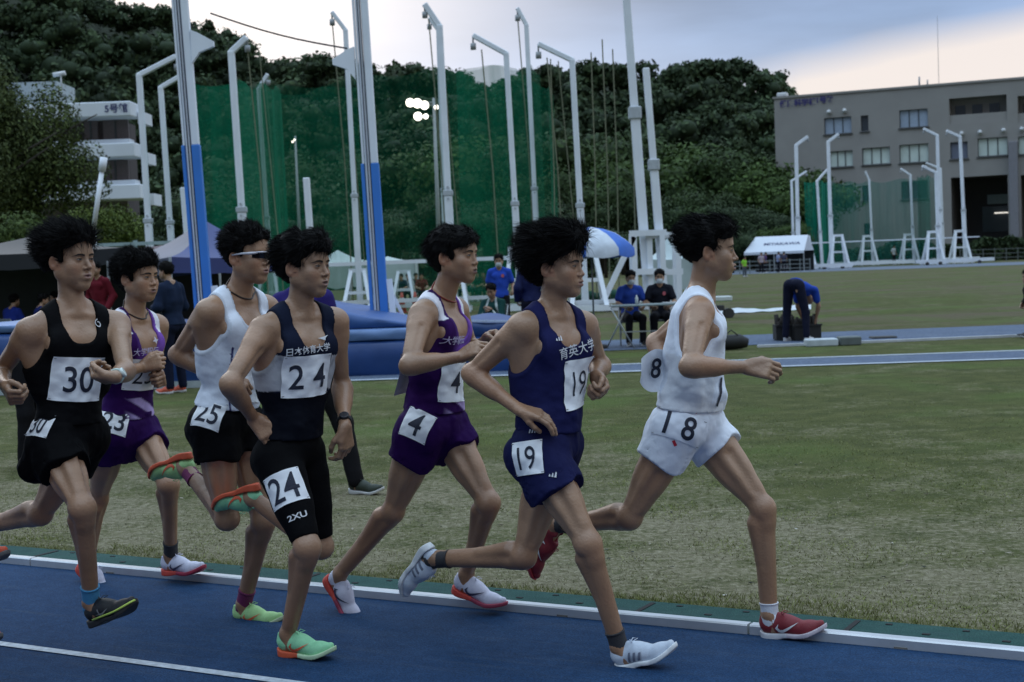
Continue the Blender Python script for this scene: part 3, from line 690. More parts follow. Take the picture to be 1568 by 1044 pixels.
def sock(G, ak, kn, colr, name, heel, l=.06):
    ax = nrm(kn-ak); m = MB(); m.tube([ak-ax*.055, ak-ax*.03, ak-ax*.0, ak+ax*l*.6, ak+ax*l], [.030, .037, .0355, .0345, .036], 18, cap=False)
    m.tube([ak+ax*l*.94, ak+ax*l*1.06], [.0375, .0378], 18)
    if heel is not None: m.tube([ak+ax*.01, ak-ax*.03+heel*.012, ak-ax*.055+heel*.028], [.033, .033, .026], 14)
    return m.build('sock', m_cloth('sock_'+name, colr), G.root, G.org)
def frame_px(fn, cpx, rpx, tw=6.5, e=.03):
    """centre and axes of a patch seen at a pixel: traced from the camera onto the surface"""
    D = np.stack([nrm(ray(*cpx)), nrm(ray(*rpx))]); O = np.tile(CAM, (2, 1)); ts = np.linspace(tw-1.5, tw+1.5, 400); dd = np.stack([fn(CAM+D[q]*ts[:, None]) for q in (0, 1)]); t = np.array([ts[np.argmax(d_ < .002)] if (d_ < .002).any() else ts[np.argmin(d_)] for d_ in dd])
    p = O+D*t[:, None]; n = grad(fn, p[0], e); U = p[1]-p[0]; U = nrm(U-n*(U@n)); V = np.cross(n, U)
    if V[2] < 0: V = -V
    return p[0], U, V, n
def decal(name, fn, fr, P2, F2, off, m, parent, org, reach=.12, base=None, smooth=False, label=None):
    O0, U, V, Wd = fr; O = O0+P2[:, :1]*U+P2[:, 1:]*V+Wd*reach; D = np.tile(-Wd, (len(P2), 1))
    if base is None:
        t, ok = trace(fn, O, D, 0, reach*2, 50, .9); t = np.where(ok, t, reach*1.3)
    else: t = base(P2)
    return mesh_np(name, O+D*(t-off)[:, None], F2, m, parent, org, smooth=smooth)
def bib(G, garment, fn, cpx, rpx, w, h, txt, th, tw=6.5, bold=.02, sx=1.0, tx=0, ty=0, skewy=0, m=None, e=.05, stiff=2, clipx=None, corner=None):
    fr = frame_px(fn, cpx, rpx, tw, e); nx, ny = 30, 26; px_ = cpx[0]*.1
    X, Y = np.meshgrid(np.linspace(-w/2, w/2, nx), np.linspace(-h/2, h/2, ny), indexing='ij')
    if corner is not None: Y = Y+corner*(X/w)
    P2 = np.stack([X.ravel(), Y.ravel()], 1); O0, U, V, Wd = fr; reach = .12
    O = O0+P2[:, :1]*U+P2[:, 1:]*V+Wd*reach; D = np.tile(-Wd, (len(P2), 1)); t, ok = trace(fn, O, D, 0, reach*2, 50, .9); t = np.where(ok, t, reach*1.5).reshape(nx, ny)
    s = t.copy()
    for _ in range(stiff):
        s[1:-1] = (s[:-2]+s[2:]+2*s[1:-1])/4; s[:, 1:-1] = (s[:, :-2]+s[:, 2:]+2*s[:, 1:-1])/4
    s = np.minimum(s, t)-.003; s -= .004*np.sin(X*38+Y*21)**2*np.cos(Y*30)**2+.003*np.abs(np.sin(X*55-Y*40+px_)*np.cos(Y*47+X*20))
    idx = np.arange(nx*ny).reshape(nx, ny); Q = np.stack([idx[:-1, :-1], idx[1:, :-1], idx[1:, 1:], idx[:-1, 1:]], -1).reshape(-1, 4)
    b = mesh_np('race_bib', O+D*s.ravel()[:, None], Q, m or M_PAPER(), garment, G.org)
    VV = (O+D*s.ravel()[:, None]).reshape(nx, ny, 3)
    for i_, j_ in ((1, 1), (1, ny-2), (nx-2, 1), (nx-2, ny-2)):
        q = VV[i_, j_]+Wd*.0015; MB().tube([q-U*.007, q+U*.007], .0012, 5).build('safety_pin', mat('pin_steel', (.25, .26, .28), rough=.3, metal=.6), b, G.org)
    if txt:
        p2, f2 = text_mesh(txt, th, bold=bold, maxe=.18); p2 = p2*np.array([sx, 1])+np.array([tx, ty])
        fx = np.clip((p2[:, 0]+w/2)/w*(nx-1), 0, nx-1.001); yy = p2[:, 1]-(corner*(p2[:, 0]/w) if corner is not None else 0)
        fy = np.clip((yy+h/2)/h*(ny-1), 0, ny-1.001); i = fx.astype(int); j = fy.astype(int); a = fx-i; c = fy-j
        ss = s[i, j]*(1-a)*(1-c)+s[i+1, j]*a*(1-c)+s[i, j+1]*(1-a)*c+s[i+1, j+1]*a*c
        mesh_np('number', O0+p2[:, :1]*U+p2[:, 1:]*V+Wd*(reach-ss+.0022)[:, None], f2, M_INK(), b, G.org, smooth=False)
    return b
def mark(G, garment, fn, cpx, rpx, polys=None, txt=None, th=.03, colr=(.7, .7, .72), name='logo', tw=6.5, sx=1.0, bold=.02, sc=1.0, off=.0035, e=.03):
    fr = frame_px(fn, cpx, rpx, tw, e); V = []; Fs = []
    if txt: V, Fs = text_mesh(txt, th, bold=bold, maxe=.25); V = V*np.array([sx, 1]); V = list(V); Fs = [tuple(f) for f in Fs]
    for pg in (polys or []):
        p, f = poly_decal([(x*sc, y*sc) for x, y in pg]); Fs += [tuple(i+len(V) for i in q) for q in f]; V += list(p)
    return decal(name, fn, fr, np.array(V), np.array(Fs) if txt and not polys else Fs, off, mat('print_%02x%02x%02x' % tuple(int(c*255) for c in colr), colr, rough=.6, var=0), garment, G.org)
# ---- poses from picture measurements
def solve_depth(px, py, prev, L, guess, n, c0, wgt=.15, rng=.22):
    """the joint lies on its pixel's ray; its side offset from the runner's mid plane is the one that gives the bone its length"""
    r = ray(px, py); best = None
    for ds in np.linspace(-rng, rng, 89):
        s = guess+ds; t = ((c0-CAM)@n+s)/(r@n); p = CAM+r*t; e = (np.linalg.norm(p-prev)-L)**2+wgt*.1*ds*ds
        if best is None or e < best[0]: best = (e, p, s)
    return best[1], best[2]
def runner(j, d0, yaw=0, hyaw=0, hpitch=0, hroll=0, **o):
    """j: pixel places of the joints; d0: distance of the pelvis"""
    G = Fig(); px = lambda k: j[k]; n = LEFT; c0 = at(*j['P'], d0)
    def lift(k, s): r = ray(*j[k]); t = ((c0-CAM)@n+s)/(r@n); return CAM+r*t
    G.P = c0; G.org = np.array([c0[0], c0[1], 0]); cy = math.cos(math.radians(yaw))
    G.pyaw = o.get('pyaw', -yaw*.35); pu = rotz(LEFT, G.pyaw); G.T = lift('T', 0)
    G.v = nrm(G.T-G.P); u = rotz(LEFT, yaw); u = u+UPZ*o.get('shroll', 0); G.u = nrm(u-G.v*(u@G.v)); G.w = np.cross(G.u, G.v)
    pv = nrm(G.v+UPZ*.5); G.pv = pv; G.pu = nrm(pu-pv*(pu@pv)); G.pw = np.cross(G.pu, G.pv)
    G.SR = G.T-G.u*.163-G.v*.03; G.SL = G.T+G.u*.163-G.v*.03
    for k in ('SR', 'SL'):
        if k in j: G.__dict__[k] = lift(k, (G.__dict__[k]-c0)@n)
    hw = .088; G.HR = G.P-G.pu*hw-G.pv*.02; G.HL = G.P+G.pu*hw-G.pv*.02
    th, sh, ua, fa = o.get('th', .405), o.get('sh', .41), o.get('ua', .285), o.get('fa', .25)
    gs = o.get('s', {})
    G.KR, _ = solve_depth(*j['KR'], G.HR, th, gs.get('KR', -.085), n, c0, 1, .08); G.KL, _ = solve_depth(*j['KL'], G.HL, th, gs.get('KL', .085), n, c0, 1, .08)
    G.AR, sr = solve_depth(*j['AR'], G.KR, sh, gs.get('AR', -.065), n, c0, 1, .07); G.AL, sl = solve_depth(*j['AL'], G.KL, sh, gs.get('AL', .065), n, c0, 1, .07)
    G.heelR = lift('heelR', sr); G.toeR = lift('toeR', sr); G.heelL = lift('heelL', sl); G.toeL = lift('toeL', sl)
    for hk, tk, ak in (('heelR', 'toeR', 'AR'), ('heelL', 'toeL', 'AL')):
        hl, to, aa = G.__dict__[hk], G.__dict__[tk], G.__dict__[ak]; X = nrm(to-hl); Z = aa-hl; Z = nrm(Z-X*(Z@X)); X = nrm(X+n*(-.06 if 'R' in hk else .06))
        tgt = hl+X*.045+Z*.085; G.__dict__[ak] = aa*.35+tgt*.65
    G.ER, s = solve_depth(*j['ER'], G.SR, ua, gs.get('ER', -.22), n, c0, .5); G.WR, _ = solve_depth(*j['WR'], G.ER, fa, gs.get('WR', s+.04), n, c0, .5)
    G.EL, s = solve_depth(*j['EL'], G.SL, ua, gs.get('EL', .22), n, c0, .5); G.WL, _ = solve_depth(*j['WL'], G.EL, fa, gs.get('WL', s-.04), n, c0, .5)
    G.HO = lift('H', o.get('hs', 0)); fwd = rotz(HEAD_R, hyaw); up = UPZ.copy(); r_ = np.cross(fwd, up)
    fwd = nrm(fwd+up*hpitch); up = nrm(np.cross(r_, fwd)+r_*hroll); r_ = nrm(np.cross(fwd, up)); G.HA = np.array([r_, fwd, up])
    for k, W_, E_ in (('handR', G.WR, G.ER), ('handL', G.WL, G.EL)):
        hd = dict(o.get(k, {})); d = nrm(W_-E_)
        if k in j:
            q, _ = solve_depth(*j[k], W_, .10, (W_-c0)@n+hd.get('hs', 0), n, c0, .5, .1); d = nrm(q-W_)
        hd['d'] = d; hd['n'] = np.asarray(hd.get('n', (0, 0, -1)), float); hd['t'] = np.asarray(hd.get('t', (0, 0, 1)), float); G.__dict__[k] = hd
    G.fs = o.get('fs', (1, 1, 1)); G.waist = o.get('waist', .10); G.blouse = o.get('blouse', .010)
    G.mo = o.get('mo', .0022); G.eye = o.get('eye', .0029); G.noeyes = o.get('noeyes', False)
    if VERB:
        ln = lambda a, b: round(float(np.linalg.norm(a-b)), 3)
        print(j.get('name'), 'torso', ln(G.T, G.P), 'thR', ln(G.HR, G.KR), 'thL', ln(G.HL, G.KL), 'shR', ln(G.KR, G.AR), 'shL', ln(G.KL, G.AL), 'uaR', ln(G.SR, G.ER), 'uaL', ln(G.SL, G.EL), 'faR', ln(G.ER, G.WR), 'faL', ln(G.EL, G.WL), 'neck', ln(G.T, G.HO),
              'SRpx', [round(x) for x in proj(G.SR)], 'SLpx', [round(x) for x in proj(G.SL)], 'footz', round(G.heelR[2], 2), round(G.toeR[2], 2), round(G.heelL[2], 2), round(G.toeL[2], 2))
    return G
VERB = False
# ------------------------------------------------------------------ the runners
def flat(c):
    c = np.array(c); return lambda *a: np.tile(c, (len(a[0]), 1))
def necklace(G, colr):
    fn = lambda P: fpts(G.trunk+G.neck, P); V = []
    for a in np.linspace(0, 2*math.pi, 40, endpoint=False):
        D = G.w*math.cos(a)+G.u*math.sin(a); O = G.T+G.v*(.062-.040*math.cos(a))-G.w*.012
        t, _ = trace(fn, (O+D*.16)[None], -D[None], 0, .16, 50); V.append((O+D*.16)-D*(t[0]-.003))
    V.append(V[0]); V.append(V[1]); return MB().tube(V, .0036, 6, cap=False).build('necklace', mat('necklace_'+colr[0], colr[1], rough=.5), G.root, G.org)
def watch(G, Wr, E, band, face, colf):
    ax = nrm(E-Wr); c = Wr+ax*.03; m = MB(); m.tube([c-ax*.010, c-ax*.008, c+ax*.008, c+ax*.010], [.0275, .0295, .0295, .0275], 20); o = m.build('watch', mat('watch_band_'+band[0], band[1], rough=.5), G.root, G.org)
    tow = nrm(CAM-c); tow = nrm(tow-ax*(tow@ax)+face); tow = nrm(tow-ax*(tow@ax)); MB().tube([c+tow*.022, c+tow*.033, c+tow*.035], [.019, .019, .016], 20).build('watch_face', mat('watch_face_'+band[0], colf, rough=.2, var=0), o, G.org); return o
NAVYL = np.array([.018, .022, .05])
# ---- number 18, all in white, leading
def r18():
    j = dict(name='18', P=(1054, 648), T=(1074, 462), H=(1088, 384), ER=(1056, 562), WR=(1142, 562), handR=(1186, 566), EL=(1004, 524), WL=(1030, 590), handL=(1060, 610),
             KR=(964, 792), AR=(852, 775), heelR=(832, 792), toeR=(806, 876), KL=(1168, 778), AL=(1180, 935), heelL=(1166, 978), toeL=(1266, 974))
    G = runner(j, 5.75, fs=(.94, .96, 1.0), blouse=.013, yaw=22, hyaw=25, hpitch=-.02, s={'ER': -.21, 'WR': -.2, 'EL': .14, 'WL': .1, 'AR': -.04}, shroll=-.06,
               handR=dict(n=(-.3, .8, -.3), t=(.2, .2, 1), curl=(38, 50, 30)), handL=dict(n=(0, -1, 0), t=(0, 0, 1)))
    b = build_body(G); tag(b, 'leading runner, all in white with hip number 18 and dark red shoes', 'person', 'runners racing along the inside rail')
    hair(G, [((0, .03, .085), (.07, .062, .055)), ((0, -.06, .05), (.085, .075, .085)), ((0, .062, .088), (.05, .04, .03))], noise=.006, strands=1500, slen=.034, lift=.26, flow=(0, -.55, .12), seed=1, hl=.066)
    def cf(a, b_, c):
        col = np.tile([.78, .83, .93], (len(a), 1)); col[(np.abs(a) > .10) & (b_ < -.2)] = (.76, .79, .85)
        col[(b_ < -.375)&(c > -.02)] = (.82, .84, .88); return col
    s = singlet(G, cf, loose=.020, seed=1, arm=1.0, neckd=.13, trim=1.12)
    # piping along the armholes
    def cs(a, b_, c, t):
        return np.tile([.78, .83, .93], (len(a), 1))
    sh = shorts(G, cs, L=(.135, .125), loose=.016, seed=1, top=.10)
    bib(G, sh, G.shfn, (1042, 652), (1072, 664), .19, .11, '1 8', .088, 5.8, bold=.018, sx=.9, m=mat('bib_fabric_white', (.78, .83, .93), rough=.8, var=.04))
    mark(G, s, G.sfn, (1103, 600), (1108, 601), txt='1', th=.11, colr=(.02, .025, .05), tw=5.8, name='number', bold=.03, sx=.8, e=.02)
    mark(G, sh, G.shfn, (1054, 628), (1060, 630), [[(-.011, -.006), (-.001, -.006), (-.001, .006), (-.011, .006)]], colr=(.05, .07, .35), tw=5.8, name='stripe', sc=1.2)
    mark(G, sh, G.shfn, (1063, 631), (1069, 633), [[(-.005, -.006), (.005, -.006), (.005, .006), (-.005, .006)]], colr=(.5, .02, .04), tw=5.8, name='stripe', sc=1.2)
    mark(G, sh, G.shfn, (1033, 678), (1036, 684), [[(-.010, -.005), (.010, -.005), (.010, .005), (-.010, .005)]], colr=(.5, .02, .04), tw=5.8, name='stripe', sc=1.2)
    mark(G, s, G.sfn, (1106, 540), (1110, 541), txt='.', th=.02, colr=(.03, .03, .06), tw=5.8)
    fr = frame_px(G.sfn, (1113, 512), (1117, 513), 5.8); ring = []
    th = np.linspace(0, 2*math.pi, 20)
    P2 = np.array([(r*.6*math.cos(a), r*math.sin(a)) for a in th for r in (.026, .030)]); F2 = [(2*i, 2*i+1, 2*i+3, 2*i+2) for i in range(19)]
    decal('emblem', G.sfn, fr, P2, F2, .004, mat('print_dark', (.03, .03, .05), var=0), s, G.org)
    # the back number works loose and flaps behind him
    o = G.T-G.v*.28-G.w*.115-G.u*.03; bu, bw_ = G.u, G.w; G.u = nrm(G.w*.85+G.u*.42); G.w = np.cross(G.u, G.v); nx, ny = 16, 16; V = []
    for i in range(nx):
        for k in range(ny):
            x = (i/(nx-1)-.80)*.125; y = (k/(ny-1)-.5)*.17*math.sqrt(max(.15, 1-((i/(nx-1)-.55)*1.55)**2)); V.append(o+G.u*(x-.01)+G.v*y-G.w*(.022*math.cos(x*22)*math.sin((k/(ny-1))*2.6+.3)-.02+.004*math.sin(x*60+y*40)))
    Q = np.array([(i*ny+k, (i+1)*ny+k, (i+1)*ny+k+1, i*ny+k+1) for i in range(nx-1) for k in range(ny-1)])
    bb = mesh_np('race_bib', V, Q, M_PAPER(), s, G.org)
    p2, f2 = text_mesh('8', .085, bold=.02); p2 = p2*.9+np.array([-.042, .01]); V2 = [o+G.u*(p[0])+G.v*p[1]-G.w*(.022*math.cos(p[0]*22)*math.sin(((p[1]/.2)+.5)*2.6+.3)-.02-.007) for p in p2]; V3 = [o+G.u*(p[0])+G.v*p[1]-G.w*(.022*math.cos(p[0]*22)*math.sin(((p[1]/.2)+.5)*2.6+.3)-.02+.007) for p in p2]; V2 = V2+V3; f2 = np.concatenate([f2, f2+len(p2)]); G.u, G.w = bu, bw_
    mesh_np('number', V2, f2, M_INK(), bb, G.org, smooth=False)
    shoe(b, G.org, G.heelR, G.toeR, G.AR, ('dark_red', (.18, .012, .02)), ('w', (.35, .03, .04)), ('white', (.6, .6, .62)))
    shoe(b, G.org, G.heelL, G.toeL, G.AL, ('dark_red', (.18, .012, .02)), ('w', (.55, .56, .6)), ('white', (.6, .6, .62)), sole2=(.5, .45, .5))
    sock(G, G.AR, G.KR, (.03, .03, .035), 'black', nrm(G.toeR-G.heelR), .05); sock(G, G.AL, G.KL, (.6, .62, .68), 'white', nrm(G.toeL-G.heelL), .045)
# ---- number 19, navy
def r19():
    j = dict(name='19', P=(838, 682), T=(848, 488), H=(856, 408), ER=(722, 572), WR=(793, 626), handR=(842, 640), EL=(920, 560), WL=(912, 575), handL=(925, 605),
             KR=(900, 832), AR=(948, 985), heelR=(945, 1030), toeR=(1038, 1004), KL=(802, 852), AL=(668, 846), heelL=(655, 828), toeL=(606, 902))
    G = runner(j, 5.55, fs=(1.04, .97, .85), yaw=-20, hyaw=2, s={'ER': -.24, 'WR': -.26, 'EL': .2, 'WL': .07, 'AL': .03}, shroll=.04,
               handR=dict(n=(.1, .3, -1), t=(.5, -.6, -.3), curl=(18, 25, 20), thumb=.6), handL=dict(n=(-.5, -.2, .2), t=(0, -.2, 1), curl=(60, 75, 45)))
    b = build_body(G); tag(b, 'runner with big windblown hair in a dark navy singlet numbered 19 and navy shorts', 'person', 'runners racing along the inside rail')
    hair(G, [((0, -.05, .07), (.105, .10, .105)), ((0, .03, .11), (.085, .075, .06)), ((.0, -.085, .02), (.09, .065, .085)), ((0, .07, .115), (.055, .045, .03))], noise=.010, nf=48, strands=2400, slen=.06, lift=.34, flow=(0, -.8, .05), seed=2, hl=.066)
    nv = [.014, .016, .072]
    s = singlet(G, flat(nv), loose=.016, seed=2, neckd=.135); sh = shorts(G, flat([.013, .015, .062]), L=(.165, .17), loose=.020, seed=3, top=.11, flare=[rotz(HEAD_R, 180)*.05, None])
    bib(G, s, G.sfn, (886, 586), (908, 580), .165, .185, '19', .095, 5.6, bold=-.012, sx=.85, corner=.012)
    bib(G, sh, G.shfn, (807, 701), (830, 698), .125, .125, '19', .085, 5.6, bold=0, sx=.8)
    mark(G, s, G.sfn, (884, 534), (906, 527), txt='育英大学', th=.034, colr=(.66, .68, .72), tw=5.6, name='lettering', bold=.012)
    tri = [[(-.016+i*.011, -.008), (-.008+i*.011, -.008), (-.014+i*.011+.004, -.001+i*.0055), (-.018+i*.011+.004, .002+i*.0055)] for i in range(3)]
    mark(G, s, G.sfn, (855, 519), (862, 519), tri, colr=(.66, .68, .72), tw=5.6); mark(G, sh, G.shfn, (847, 727), (853, 728), tri, colr=(.66, .68, .72), tw=5.6)
    st = [[(-.02+i*.014, -.03), (-.013+i*.014, -.03), (-.013+i*.014, .03), (-.02+i*.014, .03)] for i in range(3)]
    mark(G, sh, G.shfn, (817, 656), (823, 657), st, colr=(.6, .63, .7), tw=5.6, name='stripes', sc=.75)
    for h, t, a, k in ((G.heelR, G.toeR, G.AR, G.KR), (G.heelL, G.toeL, G.AL, G.KL)):
        shoe(b, G.org, h, t, a, ('pale', (.50, .56, .66)), ('w', (.66, .69, .72)), ('grey_stripe', (.14, .16, .22)), 'stripes'); sock(G, a, k, (.012, .012, .014), 'black', nrm(t-h), .06)
# ---- number 24, black and navy, half tights
def r24():
    j = dict(name='24', P=(444, 690), T=(460, 488), H=(469, 408), ER=(352, 588), WR=(388, 640), handR=(420, 674), EL=(524, 592), WL=(528, 652), handL=(531, 690),
             KR=(471, 838), AR=(447, 968), heelR=(428, 1003), toeR=(499, 1008), KL=(492, 838), AL=(386, 752), heelL=(394, 738), toeL=(332, 760), SR=(402, 506), SL=(514, 492))
    G = runner(j, 5.74, fs=(1.0, 1.03, .95), mo=.0045, yaw=-18, hyaw=0, s={'ER': -.27, 'WR': -.28, 'EL': .2, 'WL': .2, 'AL': .02}, shroll=.05,
               handR=dict(n=(.2, .6, -.6), t=(.6, -.5, .3), curl=(28, 35, 25)), handL=dict(n=(-.7, .5, .1), t=(.4, -.8, 0), curl=(32, 40, 25)))
    b = build_body(G); tag(b, 'runner in a black and navy singlet numbered 24 over knee-length black half tights', 'person', 'runners racing along the inside rail')
    hair(G, [((0, -.05, .055), (.096, .092, .09)), ((0, .035, .092), (.078, .07, .052)), ((-.02, .07, .085), (.05, .035, .03)), ((0, -.08, .01), (.08, .05, .07))], noise=.007, strands=1900, slen=.042, lift=.24, flow=(0, -.8, -.15), seed=3, hl=.058)
    def cf(a, b_, c):
        col = np.tile([.010, .014, .032], (len(a), 1)); blk = b_ < -.275; col[blk] = (.005, .006, .011)
        sd = (np.abs(a) > .095) & (b_ < -.13) & (b_ > -.275-.3*(np.abs(a)-.14)) ; col[sd] = (.42, .43, .47); e = (np.abs(a) > .088) & (np.abs(a) <= .095) & (b_ < -.13) & (b_ > -.27); col[e] = (.5, .5, .53)
        return col
    s = singlet(G, cf, loose=.010, seed=4, neckd=.14); sh = shorts(G, flat([.004, .004, .005]), L=(.345, .35), tight=True, seed=4, top=.10, name='half_tights')
    bib(G, s, G.sfn, (472, 576), (500, 571), .205, .165, '2 4', .095, 5.9, bold=.01, sx=.95)
    bib(G, sh, G.shfn, (434, 747), (458, 740), .145, .13, '24', .1, 5.9, bold=.01, sx=.85)
    mark(G, s, G.sfn, (474, 535), (498, 531), txt='日本体育大学', th=.023, colr=(.62, .64, .68), tw=5.9, name='lettering', bold=.02)
    mark(G, s, G.sfn, (495, 518), (502, 516), [[(-.024, .006), (-.004, .003), (.004, -.010), (.008, -.001), (.026, .008), (.006, .006), (-.002, -.001), (-.006, .006)]], colr=(.62, .64, .68), tw=5.9)
    mark(G, sh, G.shfn, (455, 790), (472, 785), txt='2XU', th=.022, colr=(.62, .63, .66), tw=5.9, sx=1.3, bold=.03)
    gr = ('mint', (.26, .60, .34)); og = (.62, .10, .04)
    for h, t, a, k in ((G.heelR, G.toeR, G.AR, G.KR), (G.heelL, G.toeL, G.AL, G.KL)): shoe(b, G.org, h, t, a, gr, ('o', og), ('orange', og), sole2=(.45, .62, .40) if h is G.heelR else None)
    watch(G, G.WL, G.EL, ('black', (.012, .012, .013)), np.zeros(3), (.02, .02, .025))
# ---- number 15, white with sunglasses
def r15():
    j = dict(name='15', P=(347, 642), T=(366, 462), H=(380, 392), ER=(272, 543), WR=(345, 580), handR=(385, 598), EL=(425, 560), WL=(440, 600), handL=(455, 615),
             KR=(348, 795), AR=(285, 712), heelR=(290, 690), toeR=(214, 722), KL=(403, 800), AL=(380, 918), heelL=(360, 958), toeL=(432, 960), SR=(318, 478))
    G = runner(j, 6.2, blouse=.004, yaw=-8, hyaw=3, s={'ER': -.25, 'WR': -.22, 'AR': -.05}, handR=dict(n=(0, .6, -.6), t=(.3, 0, 1)), handL=dict(n=(0, -.6, -.6), t=(0, 0, 1)), noeyes=True)
    b = build_body(G); tag(b, 'runner in white-framed sunglasses, white singlet and black shorts numbered 25', 'person', 'runners racing along the inside rail')
    hair(G, [((0, -.03, .06), (.095, .09, .085)), ((0, .04, .085), (.065, .06, .045))], noise=.008, nf=70, strands=1500, slen=.028, lift=.34, flow=(0, -.4, .2), seed=4, hl=.070)
    def cf(a, b_, c):
        col = np.tile([.78, .83, .93], (len(a), 1)); ln = (np.abs(a+.088+.05*(b_+.3)) < .004) & (b_ < -.17) & (c > -.05); col[ln] = (.03, .03, .14); return col
    s = singlet(G, cf, loose=.016, seed=5, neckd=.125); sh = shorts(G, flat([.005, .005, .006]), L=(.145, .14), loose=.018, seed=5, top=.085)
    bib(G, sh, G.shfn, (319, 633), (340, 639), .125, .125, '25', .085, 6.3, bold=.01, sx=.85)
    bib(G, s, G.sfn, (384, 588), (398, 588), .19, .15, '', .09, 6.3)
    gr = ('lime', (.36, .62, .26)); og = (.62, .10, .04)
    for h, t, a, k in ((G.heelR, G.toeR, G.AR, G.KR), (G.heelL, G.toeL, G.AL, G.KL)):
        shoe(b, G.org, h, t, a, gr, ('o', og), ('orange', og), sole2=(.45, .55, .35) if h is G.heelL else None); sock(G, a, k, (.16, .02, .09), 'maroon', nrm(t-h), .07)
    necklace(G, ('brown', (.04, .025, .02)))
    g = lambda x, y, z: G.HO+np.array([x, y, z])@G.HA
    m = MB()
    for s_ in (-1, 1): m.tube([g(s_*.083, -.02, .006), g(s_*.082, .03, .010), g(s_*.072, .068, .010), g(s_*.055, .088, .012)], [.003, .0045, .006, .004], 8)
    m.tube([g(-.06, .086, .013), g(-.03, .1, .014), g(0, .104, .013), g(.03, .1, .014), g(.06, .086, .013)], .0035, 8)
    fr = m.build('sunglasses', mat('white_frame', (.6, .6, .66), rough=.35), b, G.org)
    for s_ in (-1, 1):
        V = []
        for i in range(8):
            a = i/7; x = s_*(.008+a*.054); y = .104-.30*(a*.06)**1-.0*a-.02*a*a
            V += [g(x, y, .012), g(x, y-.002, -.016+.008*a)]
        mesh_np('lens', V, [(2*i, 2*i+1, 2*i+3, 2*i+2) for i in range(7)], mat('dark_lens', (.01, .01, .014), rough=.12, var=0), fr, G.org)
PUR = np.array([.075, .015, .17])
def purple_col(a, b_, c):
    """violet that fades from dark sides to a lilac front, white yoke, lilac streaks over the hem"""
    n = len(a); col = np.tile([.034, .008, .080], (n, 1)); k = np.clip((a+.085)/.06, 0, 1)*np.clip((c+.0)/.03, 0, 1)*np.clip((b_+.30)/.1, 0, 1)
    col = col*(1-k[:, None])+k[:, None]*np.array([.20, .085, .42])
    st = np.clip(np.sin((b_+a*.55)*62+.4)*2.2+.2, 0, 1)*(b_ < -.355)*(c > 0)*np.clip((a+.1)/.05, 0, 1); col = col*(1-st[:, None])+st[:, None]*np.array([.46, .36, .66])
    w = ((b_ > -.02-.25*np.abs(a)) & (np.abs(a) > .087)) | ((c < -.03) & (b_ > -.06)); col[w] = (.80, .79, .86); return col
# ---- number 4, purple
def r04():
    j = dict(name='4', P=(664, 650), T=(676, 468), H=(698, 392), ER=(626, 560), WR=(706, 546), handR=(736, 530), EL=(722, 540), WL=(745, 520), handL=(770, 512),
             KR=(602, 782), AR=(520, 872), heelR=(496, 884), toeR=(536, 950), KL=(748, 770), AL=(720, 872), heelL=(692, 906), toeL=(762, 934), SR=(646, 482))
    G = runner(j, 6.2, mo=.0034, fs=(.97, .94, .8), yaw=8, hyaw=3, hpitch=.0, s={'ER': -.22, 'WR': -.16, 'EL': .2, 'WL': .1}, handR=dict(n=(0, .6, -.6), t=(.3, 0, 1)), handL=dict(n=(0, -.6, -.6), t=(0, 0, 1)))
    b = build_body(G); tag(b, 'runner in a purple singlet and dark purple shorts numbered 4, wearing a red cord necklace', 'person', 'runners racing along the inside rail')
    hair(G, [((0, -.040, .040), (.090, .088, .082)), ((0, .035, .070), (.074, .066, .046)), ((0, -.072, .000), (.078, .05, .065)), ((0, .068, .068), (.05, .035, .024))], noise=.006, strands=1500, slen=.034, lift=.20, flow=(0, -.5, -.45), seed=6, hl=.060)
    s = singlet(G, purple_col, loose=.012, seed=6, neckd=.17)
    def cs(a, b_, c, t): return np.tile([.026, .006, .068], (len(a), 1))
    sh = shorts(G, cs, L=(.14, .13), loose=.018, seed=6, top=.09)
    bib(G, sh, G.shfn, (637, 649), (656, 658), .125, .125, '4', .095, 6.3, bold=.01, sx=.9)
    bib(G, s, G.sfn, (697, 585), (706, 584), .17, .165, '4', .09, 6.3, bold=.01)
    mark(G, s, G.sfn, (700, 521), (712, 519), txt='大学駅伝', th=.026, colr=(.5, .46, .68), tw=6.3, name='lettering')
    wh = ('white_mesh', (.56, .56, .68)); rd = (.55, .06, .04)
    for h, t, a, k in ((G.heelR, G.toeR, G.AR, G.KR), (G.heelL, G.toeL, G.AL, G.KL)): shoe(b, G.org, h, t, a, wh, ('r', rd), ('ink', (.03, .03, .07)), sole2=(.3, .04, .08))
    necklace(G, ('red', (.22, .03, .02)))
    # the back number's loose corner
    o = G.T-G.v*.30-G.w*.115-G.u*.02; V = [o+G.u*x+G.v*y-G.w*(.012+.02*(y < 0)) for x in (-.08, .08) for y in (-.09, .0, .09)]
    mesh_np('race_bib', V, np.array([(0, 3, 4, 1), (1, 4, 5, 2)]), M_PAPER(), s, G.org)
